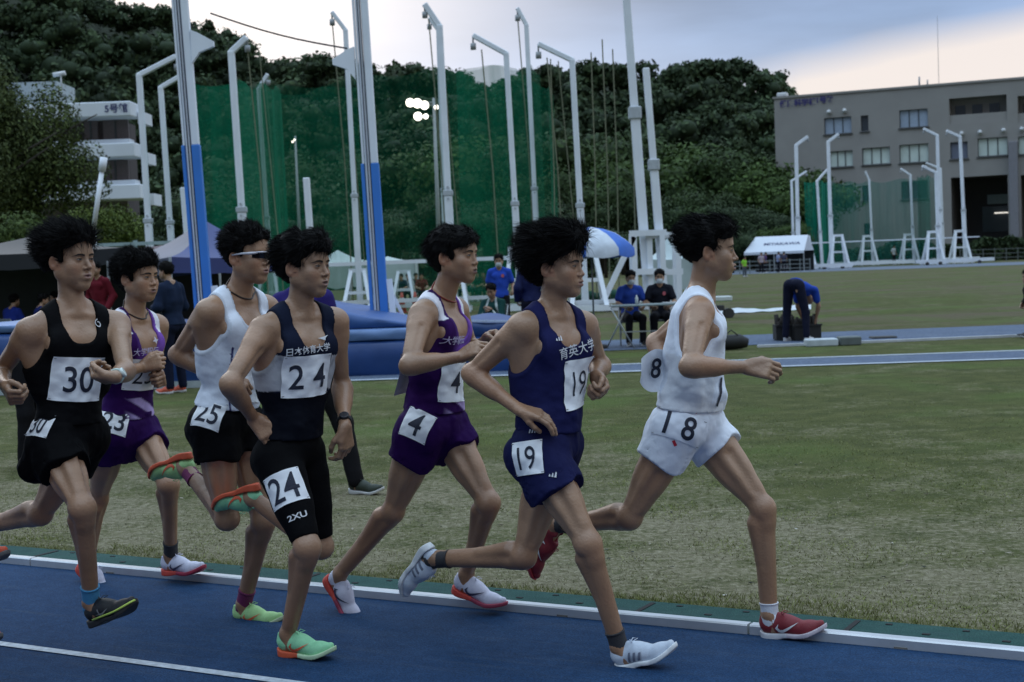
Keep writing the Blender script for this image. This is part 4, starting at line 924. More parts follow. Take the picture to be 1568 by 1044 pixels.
# ---- number 23, purple, at the back
def r23():
    j = dict(name='23', P=(192, 655), T=(206, 492), H=(213, 425), ER=(176, 572), WR=(218, 562), handR=(250, 550), EL=(238, 575), WL=(238, 576), handL=(252, 580),
             KR=(150, 762), AR=(128, 870), heelR=(118, 868), toeR=(150, 905), KL=(258, 742), AL=(268, 842), heelL=(250, 880), toeL=(308, 880))
    G = runner(j, 7.1, blouse=.004, fs=(1.05, .95, .85), mo=.004, yaw=0, hyaw=0, s={'ER': -.2, 'WR': -.1, 'EL': .2, 'WL': .1}, handR=dict(n=(-.2, .8, -.2), t=(0, 0, 1), curl=(70, 80, 50)), handL=dict(n=(-.6, -.6, -.2), t=(0, 0, 1), curl=(70, 80, 50)))
    b = build_body(G, fh=.0036, hh=.0036); tag(b, 'runner at the back in purple, shorts numbered 23, with black socks', 'person', 'runners racing along the inside rail')
    hair(G, [((0, -.04, .048), (.100, .096, .090)), ((0, .035, .082), (.082, .068, .050)), ((0, -.08, .015), (.088, .055, .078))], noise=.010, nf=60, strands=2000, slen=.030, lift=.38, flow=(0, -.3, .15), seed=7, hl=.060)
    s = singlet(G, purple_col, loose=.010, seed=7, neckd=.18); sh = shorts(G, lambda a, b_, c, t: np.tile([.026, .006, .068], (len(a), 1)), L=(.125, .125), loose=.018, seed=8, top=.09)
    bib(G, sh, G.shfn, (174, 645), (188, 648), .135, .125, '23', .09, 7.3, bold=.01, sx=.9)
    bib(G, s, G.sfn, (219, 574), (232, 573), .19, .155, '23', .09, 7.3, bold=-.005)
    mark(G, s, G.sfn, (224, 538), (234, 537), txt='大学駅伝', th=.028, colr=(.5, .46, .68), tw=7.3, name='lettering')
    mark(G, s, G.sfn, (238, 521), (242, 520), [[(0, .02), (.006, .004), (.02, 0), (.006, -.005), (.002, -.02), (-.005, -.005), (-.02, -.002), (-.006, .005)]], colr=(.62, .6, .7), tw=7.3)
    wh = ('white_mesh', (.56, .56, .68)); rd = (.55, .06, .04)
    for h, t, a, k in ((G.heelR, G.toeR, G.AR, G.KR), (G.heelL, G.toeL, G.AL, G.KL)): shoe(b, G.org, h, t, a, wh, ('r', rd), ('ink', (.03, .03, .07)), sole2=(.3, .02, .05)); sock(G, a, k, (.010, .012, .014), 'black', nrm(t-h), .075)
    necklace(G, ('brown', (.04, .025, .02)))
# ---- number 30, black, nearest on the left
def r30():
    j = dict(name='30', P=(106, 668), T=(113, 484), H=(110, 398), ER=(-2, 572), WR=(8, 590), handR=(18, 612), EL=(192, 568), WL=(176, 577), handL=(148, 580),
             KR=(126, 778), AR=(138, 915), heelR=(140, 962), toeR=(193, 942), KL=(62, 786), AL=(-30, 800), heelL=(-50, 785), toeL=(-66, 850), SR=(44, 508), SL=(180, 498))
    G = runner(j, 5.85, blouse=.003, fs=(.98, 1.06, 1.1), yaw=-22, hyaw=-3, s={'ER': -.2, 'WR': -.42, 'WL': -.12, 'AL': .02, 'EL': .06}, shroll=.03,
               handR=dict(n=(.5, .5, .3), t=(.4, -.4, .8), curl=(60, 70, 45)), handL=dict(n=(-.3, .5, .5), t=(-.2, 0, 1), curl=(62, 75, 45)))
    b = build_body(G); tag(b, 'runner in a plain black singlet numbered 30 with a white watch and blue socks', 'person', 'runners racing along the inside rail')
    hair(G, [((0, -.05, .062), (.098, .10, .096)), ((0, .03, .092), (.080, .072, .052)), ((0, .055, .095), (.058, .046, .034)), ((0, -.09, .045), (.086, .066, .088))], noise=.012, nf=44, strands=2600, slen=.050, lift=.34, flow=(0, -.75, .40), seed=8, hl=.076)
    bk = [.005, .005, .006]; s = singlet(G, flat(bk), loose=.014, seed=9, neckd=.135, hem=-.6); sh = shorts(G, flat([.004, .004, .005]), L=(.135, .13), loose=.020, seed=9, top=.12, flare=[-HEAD_R*.16, None])
    bib(G, s, G.sfn, (121, 581), (150, 580), .205, .175, '30', .10, 6, bold=.012, sx=.92)
    bib(G, sh, G.shfn, (60, 650), (76, 653), .115, .10, '30', .075, 6, bold=.01, sx=.7)
    # the spiral mark on the chest
    sp = [(.018*math.cos(t)*(1-.0*t), .022*math.sin(t)) for t in np.linspace(.5, 5.6, 16)]+[(.012*math.cos(t), .015*math.sin(t)) for t in np.linspace(5.6, .9, 16)]
    fr = frame_px(G.sfn, (150, 496), (157, 495), 6); n = 16
    P2 = []; 
    for t in np.linspace(.6, 7.2, 26): r = .020*(1-.075*t); P2 += [(r*math.cos(t+.9)*.8, r*math.sin(t+.9)*1.1), ((r-.0045)*math.cos(t+.9)*.8, (r-.0045)*math.sin(t+.9)*1.1)]
    decal('logo', G.sfn, fr, np.array(P2), [(2*i, 2*i+1, 2*i+3, 2*i+2) for i in range(25)], .004, mat('print_grey', (.5, .5, .52), var=0), s, G.org)
    for h, t, a, k in ((G.heelR, G.toeR, G.AR, G.KR), (G.heelL, G.toeL, G.AL, G.KL)):
        shoe(b, G.org, h, t, a, ('black', (.012, .013, .015)), ('g', (.02, .02, .02)), ('grey', (.2, .2, .2)), 'cross', sole2=None)
        sock(G, a, k, (.06, .26, .48), 'sky_blue', nrm(t-h), .07)
        X = nrm(t-h); Z = a-h; Z = nrm(Z-X*(Z@X)); Y = np.cross(Z, X)
        o = b.children[-2] if False else None
        MB().tube([h+X*q[0]+Y*q[1]+Z*(q[2]) for q in ((.06, -.037, .028), (.12, -.040, .028), (.17, -.045, .028), (.2, -.047, .029), (.235, -.040, .034), (.262, -.022, .040), (.268, .0, .043), (.262, .02, .04))], .0042, 6).build('shoe_piping', mat('lime_foam', (.45, .6, .10), rough=.6), b, G.org)
    watch(G, G.WL, G.EL, ('white', (.45, .6, .58)), np.zeros(3), (.62, .70, .68))
# ------------------------------------------------------------------ setting: ground, track, runways
KA, KB = gnd(0, 862), gnd(1568, 1012); KD = nrm(KB-KA); KN = np.array([-KD[1], KD[0], 0])   # along the rail, and away from the track
KO = KA+KD*((KB-KA)@KD/2)
def kp(a, b, z=0.): return np.array([KO[0], KO[1], 0])+KD*a+KN*b+np.array([0, 0, z])
def ground_mat():
    m = bpy.data.materials.new('worn_grass'); m.use_nodes = True; nt = m.node_tree; b = nt.nodes['Principled BSDF']
    tc = nt_new(nt, 'ShaderNodeTexCoord'); P = tc.outputs['Object']
    def nz(s, d=5, r=.55, sc=None):
        v = P
        if sc: mp = nt_new(nt, 'ShaderNodeMapping'); mp.inputs['Scale'].default_value = sc; nt.links.new(P, mp.inputs[0]); v = mp.outputs[0]
        n = nt_new(nt, 'ShaderNodeTexNoise'); n.inputs['Scale'].default_value = s; n.inputs['Detail'].default_value = d; n.inputs['Roughness'].default_value = r; nt.links.new(v, n.inputs[0]); return n.outputs[0]
    dp = nt_new(nt, 'ShaderNodeVectorMath', operation='DOT_PRODUCT'); nt.links.new(P, dp.inputs[0]); dp.inputs[1].default_value = tuple(KN)
    dist = mth(nt, 'SUBTRACT', dp.outputs['Value'], float(KO@KN))
    n1 = nz(.7, 6, .6); n2 = nz(3.2, 6, .65); n3 = nz(22, 4, .7); n4 = nz(.22, 4, .6, (.6, 1.6, 1)); n5 = nz(90, 3, .7)
    green = ramp(nt, n2, [(.3, (.046, .056, .016)), (.55, (.078, .085, .026)), (.75, (.114, .112, .042))])
    dry = ramp(nt, n3, [(.25, (.085, .074, .042)), (.5, (.175, .158, .100)), (.75, (.29, .265, .185))])
    near = ramp(nt, mth(nt, 'MULTIPLY', dist, .1), [(.028, .0), (.05, .36), (.12, .38), (.30, .22), (.5, .10), (.8, 0.02)])
    k = mth(nt, 'ADD', near, mth(nt, 'MULTIPLY', mth(nt, 'SUBTRACT', n1, .5), 1.1)); k = mth(nt, 'ADD', k, mth(nt, 'MULTIPLY', mth(nt, 'SUBTRACT', n3, .5), .9)); k = mth(nt, 'ADD', k, mth(nt, 'MULTIPLY', mth(nt, 'SUBTRACT', n2, .5), .7))
    f = ramp(nt, k, [(.10, 0.0), (.42, 1.0)])
    c = mixc(nt, f, green, dry)
    far = ramp(nt, mth(nt, 'MULTIPLY', dist, .02), [(.35, 0.0), (.5, 1.0)])
    fm = mth(nt, 'MULTIPLY', far, ramp(nt, n4, [(.44, 0.0), (.56, .85)])); c = mixc(nt, fm, c, (.108, .088, .056))
    lush = mth(nt, 'MULTIPLY', ramp(nt, nz(.5, 3), [(.50, 0.0), (.64, .6)]), ramp(nt, mth(nt, 'MULTIPLY', dist, .1), [(.35, 0.0), (.6, 1.0)])); c = mixc(nt, lush, c, (.075, .115, .024))
    c = mixc(nt, 1.0, c, ramp(nt, n5, [(.25, .6), (.75, 1.4)]), 'MULTIPLY')
    nt.links.new(c, b.inputs['Base Color']); b.inputs['Roughness'].default_value = .95; b.inputs['Specular IOR Level'].default_value = .15
    bp = nt_new(nt, 'ShaderNodeBump'); bp.inputs['Strength'].default_value = .8; bp.inputs['Distance'].default_value = .03
    nt.links.new(mth(nt, 'ADD', n3, mth(nt, 'MULTIPLY', n5, .5)), bp.inputs['Height']); nt.links.new(bp.outputs[0], b.inputs['Normal']); return m
GM = ground_mat()
o = mesh_np('ground', [(-900, -60, 0), (900, -60, 0), (900, 1500, 0), (-900, 1500, 0)], [(0, 1, 2, 3)], GM, smooth=False); tag(o, kind='structure')
def strip(name, pts, m, z, kind='structure'):
    P = [np.array([p[0], p[1], z]) for p in pts]; o = mesh_np(name, P, [tuple(range(len(P)))], m, smooth=False)
    if o.data.polygons[0].normal.z < 0: o.data.flip_normals()
    return tag(o, kind=kind) if kind else o
def track_mat(name, c, c2, sc=170):
    m = bpy.data.materials.new(name); m.use_nodes = True; nt = m.node_tree; b = nt.nodes['Principled BSDF']; tc = nt_new(nt, 'ShaderNodeTexCoord')
    ns = []
    for s, d in ((sc, 2), (1.6, 6), (14, 5)):
        n = nt_new(nt, 'ShaderNodeTexNoise'); n.inputs['Scale'].default_value = s; n.inputs['Detail'].default_value = d; nt.links.new(tc.outputs['Object'], n.inputs[0]); ns.append(n.outputs[0])
    k = mth(nt, 'ADD', mth(nt, 'MULTIPLY', ns[1], .6), mth(nt, 'MULTIPLY', ns[2], .4))
    mp = nt_new(nt, 'ShaderNodeMapping'); mp.inputs['Rotation'].default_value = (0, 0, -math.atan2(KD[1], KD[0])); mp.inputs['Scale'].default_value = (1, 1, 1); nt.links.new(tc.outputs['Object'], mp.inputs[0])
    m2 = nt_new(nt, 'ShaderNodeMapping'); m2.inputs['Scale'].default_value = (.5, 7, 1); nt.links.new(mp.outputs[0], m2.inputs[0]); sn = nt_new(nt, 'ShaderNodeTexNoise'); sn.inputs['Scale'].default_value = 2.5; sn.inputs['Detail'].default_value = 8; sn.inputs['Roughness'].default_value = .7; nt.links.new(m2.outputs[0], sn.inputs[0])
    col = mixc(nt, ramp(nt, k, [(.38, 0.0), (.62, 1.0)]), c, c2); col = mixc(nt, mth(nt, 'MULTIPLY', ramp(nt, sn.outputs[0], [(.52, 0.0), (.72, 1.0)]), .30), col, (.055, .07, .09)); col = mixc(nt, 1.0, col, ramp(nt, ns[0], [(.3, .6), (.7, 1.5)]), 'MULTIPLY')
    nt.links.new(col, b.inputs['Base Color']); b.inputs['Roughness'].default_value = .85; b.inputs['Specular IOR Level'].default_value = .12
    bp = nt_new(nt, 'ShaderNodeBump'); bp.inputs['Strength'].default_value = .5; bp.inputs['Distance'].default_value = .004; nt.links.new(ns[0], bp.inputs['Height']); nt.links.new(bp.outputs[0], b.inputs['Normal']); return m
TM = track_mat('blue_track_rubber', (.006, .027, .072), (.013, .040, .096))
strip('track', [kp(-60, -.02), kp(30, -.02), kp(30, -10), kp(-60, -10)], TM, .008)
LM = mat('line_paint', (.36, .40, .45), rough=.7, var=.25, scale=40, bump=.1)
lb = gnd(0, 989); lo_ = (lb-KO)@KN
strip('lane_line', [kp(-60, lo_+.025), kp(30, lo_+.025), kp(30, lo_-.025), kp(-60, lo_-.025)], LM, .012)
GS = track_mat('green_channel_cover', (.016, .052, .048), (.028, .072, .064), 160)
strip('drain_cover', [kp(-60, .05), kp(30, .05), kp(30, .345), kp(-60, .345)], GS, .012)
mb = MB()
DK = mat('dark_slot', (.006, .007, .008), rough=.9, var=0)
for i in range(-26, 12):
    mb.box(kp(i*.9+.15, .195, .0135), (.022, .24, .003), (KD, KN, UPZ))
    for q in range(2): 
        mb.box(kp(i*.9+.15+.3+q*.3, .20, .0135), (.03, .018, .003), (KD, KN, UPZ)); mb.box(kp(i*.9+.28+q*.3, .30, .0135), (.025, .016, .003), (KD, KN, UPZ))
tag(mb.build('drain_slots', DK), kind='structure')
# the raised aluminium rail: a section every 4 m, each resting on the track
AL = mat('painted_aluminium', (.58, .60, .63), rough=.36, metal=.55, var=.10, scale=6, bump=.04)
a0 = (gnd(1150, 972)-KO)@KD
for i in range(-3, 1):
    s0 = a0+i*4.0; m = MB()
    prof = [(-.026, .005), (-.026, .041), (-.021, .047), (.020, .047), (.026, .041), (.026, .005)]
    V = [kp(s0+e, y, z) for e in (.004, 3.994) for y, z in prof]; n = 6
    m.add(V, [tuple(range(n)), tuple(range(n, 2*n))[::-1]]+[(i_, i_+n, (i_+1) % n+n, (i_+1) % n) for i_ in range(n)])
    r = empty('track_rail', kp(s0+2, 0, 0), 'section of the white metal track rail, '+['wholly beyond the left edge', 'the short end showing at the left edge', 'the long stretch under most of the runners', 'the right part beyond the dark red shoe'][i+3], 'rail', 'sections of the white track rail')
    m.build('rail_section', AL, r, kp(s0+2, 0, 0))
    for k in range(3): MB().box(kp(s0+.6+k*1.37+.2*math.sin(i*3+k), -.0275, .010), (.05, .004, .010), (KD, KN, UPZ)).build('rail_clip', mat('dull_clip', (.16, .15, .14), rough=.7), r, kp(s0+2, 0, 0))
RM = track_mat('grey_blue_runway', (.075, .10, .155), (.10, .125, .175), 40)
strip('runway', [gnd(520, 583), gnd(2400, 522), gnd(2400, 509), gnd(520, 574)], RM, .008)
strip('runway_line', [gnd(520, 584.6), gnd(2400, 523.4), gnd(2400, 522), gnd(520, 583)], LM, .012)
strip('runway_line', [gnd(520, 574), gnd(2400, 509), gnd(2400, 508), gnd(520, 572.8)], LM, .012)
strip('runway', [gnd(860, 540), gnd(2400, 480), gnd(2400, 466), gnd(860, 524)], RM, .008)
strip('path', [gnd(1000, 424.5), gnd(2200, 384), gnd(2200, 380), gnd(1000, 419.5)], mat('far_path', (.10, .125, .17), rough=.9), .012)
# tufts of short grass near the rail
def grass():
    rs = np.random.RandomState(5); N = 150000
    a = rs.uniform(-4.2, 6.0, N); b = .34+rs.exponential(2.1, N); b[b > 14] = .34+rs.uniform(0, 9, (b > 14).sum()); a = a-rs.uniform(0, 1, N)*b*1.1+rs.uniform(0, 1, N)*b*.5
    P = np.array([KO[0], KO[1], 0])+a[:, None]*KD+b[:, None]*KN
    w = wob(P*np.array([1, 1, 0]), 3.1, 1)+.8*wob(P, 9, 2)
    edge = (b < .46) | ((b < .62) & (wob(P, 4, 7) > .1)); keep = (rs.rand(N) < np.clip(.42+.5*w+np.clip((b-2)*.12, 0, .5), .08, 1)) | edge
    P = P[keep]; b = b[keep]; edge = edge[keep]; w = w[keep]; n = len(P)
    ang = rs.uniform(0, 6.28, n); hgt = rs.uniform(.006, .016, n)+edge*rs.uniform(.002, .016, n); wd = rs.uniform(.0012, .0028, n)*(1+b*.05)
    d = np.stack([np.cos(ang), np.sin(ang), 0*ang], 1); l = rs.normal(size=(n, 3))*.012; l[:, 2] = 0
    V = np.stack([P-d*wd[:, None]+[0, 0, .0], P+d*wd[:, None], P+l+UPZ*hgt[:, None]], 1).reshape(-1, 3)
    gcol = np.array([.165, .185, .055]); dcol = np.array([.22, .195, .14]); k = np.clip(.62-.55*w+rs.normal(size=n)*.25-np.clip((b-2.2)*.12, 0, .5), 0, 1)*(1-.6*edge)
    col = gcol*(1-k[:, None])+dcol*k[:, None]; col *= rs.uniform(.6, 1.35, n)[:, None]
    o = mesh_np('grass', V, np.arange(3*n).reshape(-1, 3), mat('grass_blades', attr='col', rough=.9, var=0, spec=.1), col=np.repeat(col, 3, 0), smooth=False)
    tag(o, 'short worn grass with dry straw beyond the rail', 'grass', kind='stuff')
    # leaves, clods and bits of litter
    N = 420; a = rs.uniform(-5, 5.5, N); b = .5+rs.exponential(3.2, N); a = a-b*.35; V = []; Fs = []; cc = []
    for i in range(N):
        p = kp(a[i], b[i], .006); s = rs.uniform(.006, .022)*(1+.03*b[i]); an = rs.uniform(0, 6.28); c_ = [(.02, .022, .016), (.05, .035, .02), (.25, .22, .17), (.42, .40, .36)][rs.choice(4, p=[.5, .25, .2, .05])]
        for k in range(6): t = an+k*1.047; r = s*(1 if k % 3 == 0 else .35); V.append(p+np.array([r*math.cos(t), r*math.sin(t), rs.uniform(.0, .008)])); cc.append(c_)
        Fs.append(tuple(range(6*i, 6*i+6)))
    o = mesh_np('leaf_litter', V, Fs, mat('litter', attr='col', rough=.9, var=0), col=np.array(cc), smooth=False); tag(o, 'dead leaves and crumbs of soil scattered over the grass', 'leaf litter', kind='stuff')
grass()
# ------------------------------------------------------------------ woods
def leafmat(name, c1, c2):
    if name in MATS: return MATS[name]
    m = bpy.data.materials.new(name); m.use_nodes = True; nt = m.node_tree; b = nt.nodes['Principled BSDF']
    a = nt_new(nt, 'ShaderNodeAttribute', attribute_name='col'); nt.links.new(a.outputs['Color'], b.inputs['Base Color']); b.inputs['Roughness'].default_value = .75; b.inputs['Specular IOR Level'].default_value = .2
    MATS[name] = m; return m
def crown_np(c, r, n, leaf, rs, cols, lobes=7, flat=.8, front=False, core=True):
    """leaf clumps over a lumpy crown: points on the shells of several lobes; returns verts, quads, colours"""
    Lc = [np.zeros(3)]+[np.array([rs.normal()*.42, rs.normal()*.42, rs.uniform(-.35, .55)]) for _ in range(lobes)]; Lr = [.72]+[rs.uniform(.34, .55) for _ in range(lobes)]
    tone = rs.uniform(.72, 1.25, lobes+1); li = rs.choice(lobes+1, n, p=np.array(Lr)**2/np.sum(np.array(Lr)**2))
    d = rs.normal(size=(n, 3)); 
    if front: d[:, 1] = -np.abs(d[:, 1])*1.0+.25*rs.normal(size=n)
    d /= np.linalg.norm(d, axis=1)[:, None]; rr = rs.uniform(.62, 1.08, n)
    q = np.array(Lc)[li]+d*np.array(Lr)[li][:, None]*rr[:, None]; P = c+q*np.array([r, r, r*flat])
    u = rs.normal(size=(n, 3)); u -= d*(u*d).sum(1)[:, None]*.6; u /= np.linalg.norm(u, axis=1)[:, None]; v = np.cross(d+rs.normal(size=(n, 3))*.5, u); v /= np.linalg.norm(v, axis=1)[:, None]+1e-9
    s = leaf*rs.uniform(.5, 1.3, n)[:, None]; V = np.stack([P-u*s-v*s*.25, P+v*s*.6, P+u*s+v*s*.2, P-v*s*.6], 1).reshape(-1, 3)
    k = rs.rand(n)[:, None]; col = (np.array(cols[0])*(1-k)+np.array(cols[1])*k)*tone[li][:, None]*rs.uniform(.85, 1.15, n)[:, None]
    Q = np.arange(4*n).reshape(-1, 4); col = np.repeat(col, 4, 0)
    if core:
        for i in range(lobes+1):
            m = 6; th = np.linspace(0, math.pi, m+1); ph = np.linspace(0, 2*math.pi, 9)[:-1]; S = []
            for t in th:
                for p in ph: S.append(Lc[i]+Lr[i]*.62*np.array([math.sin(t)*math.cos(p), math.sin(t)*math.sin(p), math.cos(t)])*(1+.0*p))
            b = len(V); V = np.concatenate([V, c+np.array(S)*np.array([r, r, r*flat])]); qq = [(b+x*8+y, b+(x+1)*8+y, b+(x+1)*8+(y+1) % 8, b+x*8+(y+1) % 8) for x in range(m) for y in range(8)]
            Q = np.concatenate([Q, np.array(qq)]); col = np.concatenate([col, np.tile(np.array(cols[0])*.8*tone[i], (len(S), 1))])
    return V, Q, col
def wood(name, prof, dist, cols, step, r0, n, leaf, rows, label, seed, base=400, drop=1.0, dj=8):
    rs = np.random.RandomState(seed); parts = []; cs = []; xs = np.array([p[0] for p in prof]); ys = np.array([p[1] for p in prof]); b = 0; V = []; Q = []; Cc = []
    for k in range(rows):
        f = k/max(1, rows-1); d = dist-f*dj*rows*.5; x = xs[0]
        while x < xs[-1]:
            top = np.interp(x, xs, ys); yy = top+(base-top)*f*drop+(rs.uniform(-6, 10) if k else rs.uniform(0, 7)); r = r0*(rs.uniform(.65, 1.3) if k else rs.uniform(.6, .9)); px_m = F_PX/d
            c = at(x, yy+r*.8*px_m, d+rs.uniform(-dj, dj)*.5)
            v, q, c_ = crown_np(c, r, int(n*rs.uniform(.8, 1.2)), leaf, rs, cols, front=False); V.append(v); Q.append(q+b); Cc.append(c_*rs.uniform(.7, 1.3)); b += len(v)
            x += step*rs.uniform(.6, 1.3)*(r/r0)
    o = mesh_np(name, np.concatenate(V), np.concatenate(Q), leafmat('leaves', 0, 0), col=np.concatenate(Cc), smooth=False); tag(o, label, 'woodland', kind='stuff'); return o
EVG = [(.030, .050, .024), (.054, .082, .036)]; MID = [(.028, .050, .016), (.042, .070, .022)]; LGT = [(.038, .068, .016), (.056, .096, .022)]
hill = [(-140, -90), (0, -60), (110, -30), (180, 0), (250, 4), (330, 36), (380, 62), (410, 84), (440, 76), (500, 74), (545, 82), (575, 108), (605, 92), (640, 88), (655, 108), (690, 100), (722, 122), (760, 116), (800, 102), (850, 90), (900, 92), (950, 86), (985, 112), (1005, 118), (1060, 124)]
wood('hill_wood', hill, 260, EVG, 30, 5.0, 540, .50, 10, 'dark wooded hillside filling the skyline behind the green nets', 1, base=395, dj=10)
wood('dome_wood', [(985, 120), (1005, 112), (1025, 96), (1060, 84), (1110, 82), (1150, 92), (1185, 108), (1212, 126), (1230, 150), (1250, 180)], 250, EVG, 24, 4.2, 540, .46, 11, 'rounded dark wooded knoll between the nets and the grey building', 2, base=380, dj=8)
# terrain under the hillside woods so that nothing shines through
def terrain(name, prof, d, base, depth):
    V = []; n = len(prof)
    for x, y in prof: V += [at(x, base+8, d-30), at(x, (y+base)/2+10, d-5), at(x, y+36, d+6), at(x, base+8, d+depth)]
    F4 = [(4*i+k, 4*i+4+k, 4*i+5+k, 4*i+1+k) for i in range(n-1) for k in range(3)]
    V = np.array(V); V[0::4, 2] = -1; V[3::4, 2] = -1
    tag(mesh_np(name, V, F4, mat('forest_floor', (.018, .024, .012), rough=.95, var=.3, scale=.5)), kind='structure')
terrain('hill', hill, 266, 400, 120); terrain('hill', [(960, 160), (1005, 125), (1060, 98), (1110, 96), (1150, 106), (1200, 135), (1240, 180), (1290, 260)], 256, 385, 90)
# mid-distance trees one can tell apart
def trunk_mb(h, r, rs, limbs=5):
    m = MB(); m.tube([(0, 0, 0), (rs.normal()*.1, rs.normal()*.1, h*.45), (rs.normal()*.2, rs.normal()*.2, h)], [r, r*.75, r*.35], 8)
    for i in range(limbs):
        a = rs.uniform(0, 6.28); z = h*rs.uniform(.4, .85); L = h*rs.uniform(.3, .5); m.tube([(0, 0, z), (math.cos(a)*L*.5, math.sin(a)*L*.5, z+L*.35), (math.cos(a)*L, math.sin(a)*L, z+L*.6)], [r*.42, r*.28, r*.1], 6)
    return m
BARK = mat('bark', (.045, .038, .03), rough=.9, bump=.5, bscale=12)
VAR = []
for i, (cols, r, n, leaf, txt) in enumerate(((MID, 4.6, 6500, .20, 'rounded mid-green broadleaf tree'), (LGT, 4.2, 6500, .19, 'bright yellow-green broadleaf tree'), (EVG, 4.4, 6500, .20, 'dark evergreen broadleaf tree'), (LGT, 3.6, 5500, .18, 'small bright green spreading tree'))):
    rs = np.random.RandomState(40+i); H = r*1.0; V, Q, col = crown_np(np.array([0, 0, H+r*.45]), r, n, leaf, rs, cols, lobes=10, flat=.82)
    VAR.append((V, Q, col, trunk_mb(H+r*.4, .32, rs), txt, H+r*1.25))
VM = {}
def tree(px, topy, d, vi, s=1.0, label=None, group='trees in front of the wooded hill', rz=None):
    V, Q, col, tm, txt, top = VAR[vi]; g = at(px, topy, d); base = np.array([g[0], g[1], 0]); sc = g[2]/top*s
    if vi not in VM:
        cr = mesh_np('crown', V, Q, leafmat('leaves', 0, 0), col=col, smooth=False); tr = tm.build('trunk', BARK); VM[vi] = (cr.data, tr.data); bpy.data.objects.remove(cr); bpy.data.objects.remove(tr)
    r = empty('tree', base, label or txt+' standing in front of the wooded hill', 'tree', group, rz if rz is not None else random.uniform(0, 6.28)); r.scale = (sc*random.uniform(.9, 1.15),)*2+(sc,)
    for nm, me in (('crown', VM[vi][0]), ('trunk', VM[vi][1])):
        o = bpy.data.objects.new(nm, me); COL.objects.link(o); o.parent = r
    return r
random.seed(11)
for px, ty, d, vi in ((872, 250, 170, 0), (915, 212, 175, 1), (955, 196, 185, 0), (1000, 200, 190, 0), (1045, 212, 180, 1), (1075, 200, 185, 1), (1110, 218, 175, 0), (1150, 224, 175, 1), (1185, 232, 170, 1), (1205, 268, 165, 3), (900, 285, 150, 2), (950, 270, 150, 0), (1010, 290, 150, 2), (1060, 285, 150, 0), (1100, 300, 148, 2), (1150, 305, 150, 2), (1180, 315, 145, 2),
                      (700, 190, 190, 1), (740, 186, 185, 1), (790, 200, 180, 0), (835, 215, 180, 0), (640, 215, 190, 0), (590, 235, 190, 2), (545, 230, 190, 0), (500, 240, 190, 2), (455, 235, 190, 0), (405, 245, 190, 2), (350, 250, 190, 2), (300, 262, 185, 2), (668, 290, 160, 0), (720, 300, 155, 2), (775, 295, 160, 0), (600, 310, 160, 2), (540, 315, 160, 2), (480, 320, 160, 2), (420, 318, 155, 2), (845, 300, 150, 2),
                      (1215, 340, 140, 3), (1055, 345, 130, 2), (1120, 345, 130, 2), (980, 345, 130, 2), (925, 340, 130, 2)):
    tree(px, ty, d, vi)
# nearer trees by the white balconied building
def near_tree(px, topy, d, r, n, leaf, cols, seed, label, fl=1.0, w=1.0):
    rs = np.random.RandomState(seed); t = at(px, topy, d); base = np.array([t[0], t[1], 0]); H = t[2]; c = np.array([0, 0, H-r*fl*1.02])
    V, Q, col = crown_np(c, r, n, leaf, rs, cols, lobes=12, flat=fl, core=False); V2, Q2, c2 = crown_np(c, r*.72, n//3, leaf*1.3, rs, [cols[0], cols[0]], lobes=8, flat=fl, core=False)
    e = empty('tree', base, label, 'tree'); mesh_np('crown', np.concatenate([V, V2]), np.concatenate([Q, Q2+len(V)]), leafmat('leaves', 0, 0), e, col=np.concatenate([col, c2]), smooth=False)
    trunk_mb(H*.8, .22, rs, 8).build('trunk', BARK, e)
near_tree(26, 108, 62, 3.0, 22000, .085, [(.040, .058, .018), (.095, .125, .036)], 3, 'leafy green tree standing before the white balconied building at the far left', 1.35)
near_tree(-30, 80, 60, 2.8, 16000, .085, [(.034, .050, .016), (.075, .10, .030)], 4, 'dark leafy tree cut by the left edge of the picture', 1.3)
near_tree(112, 312, 55, 1.6, 9000, .07, [(.055, .085, .018), (.14, .18, .036)], 5, 'low yellow-green tree under the end of the white balconies', .8)
near_tree(172, 318, 58, 1.5, 8000, .07, [(.055, .085, .018), (.13, .17, .036)], 6, 'small yellow-green bush-like tree beside the first white cage pole', .7)
near_tree(40, 315, 52, 1.9, 9000, .075, [(.036, .060, .016), (.085, .12, .030)], 8, 'low dark green tree below the leftmost balconies', .8)
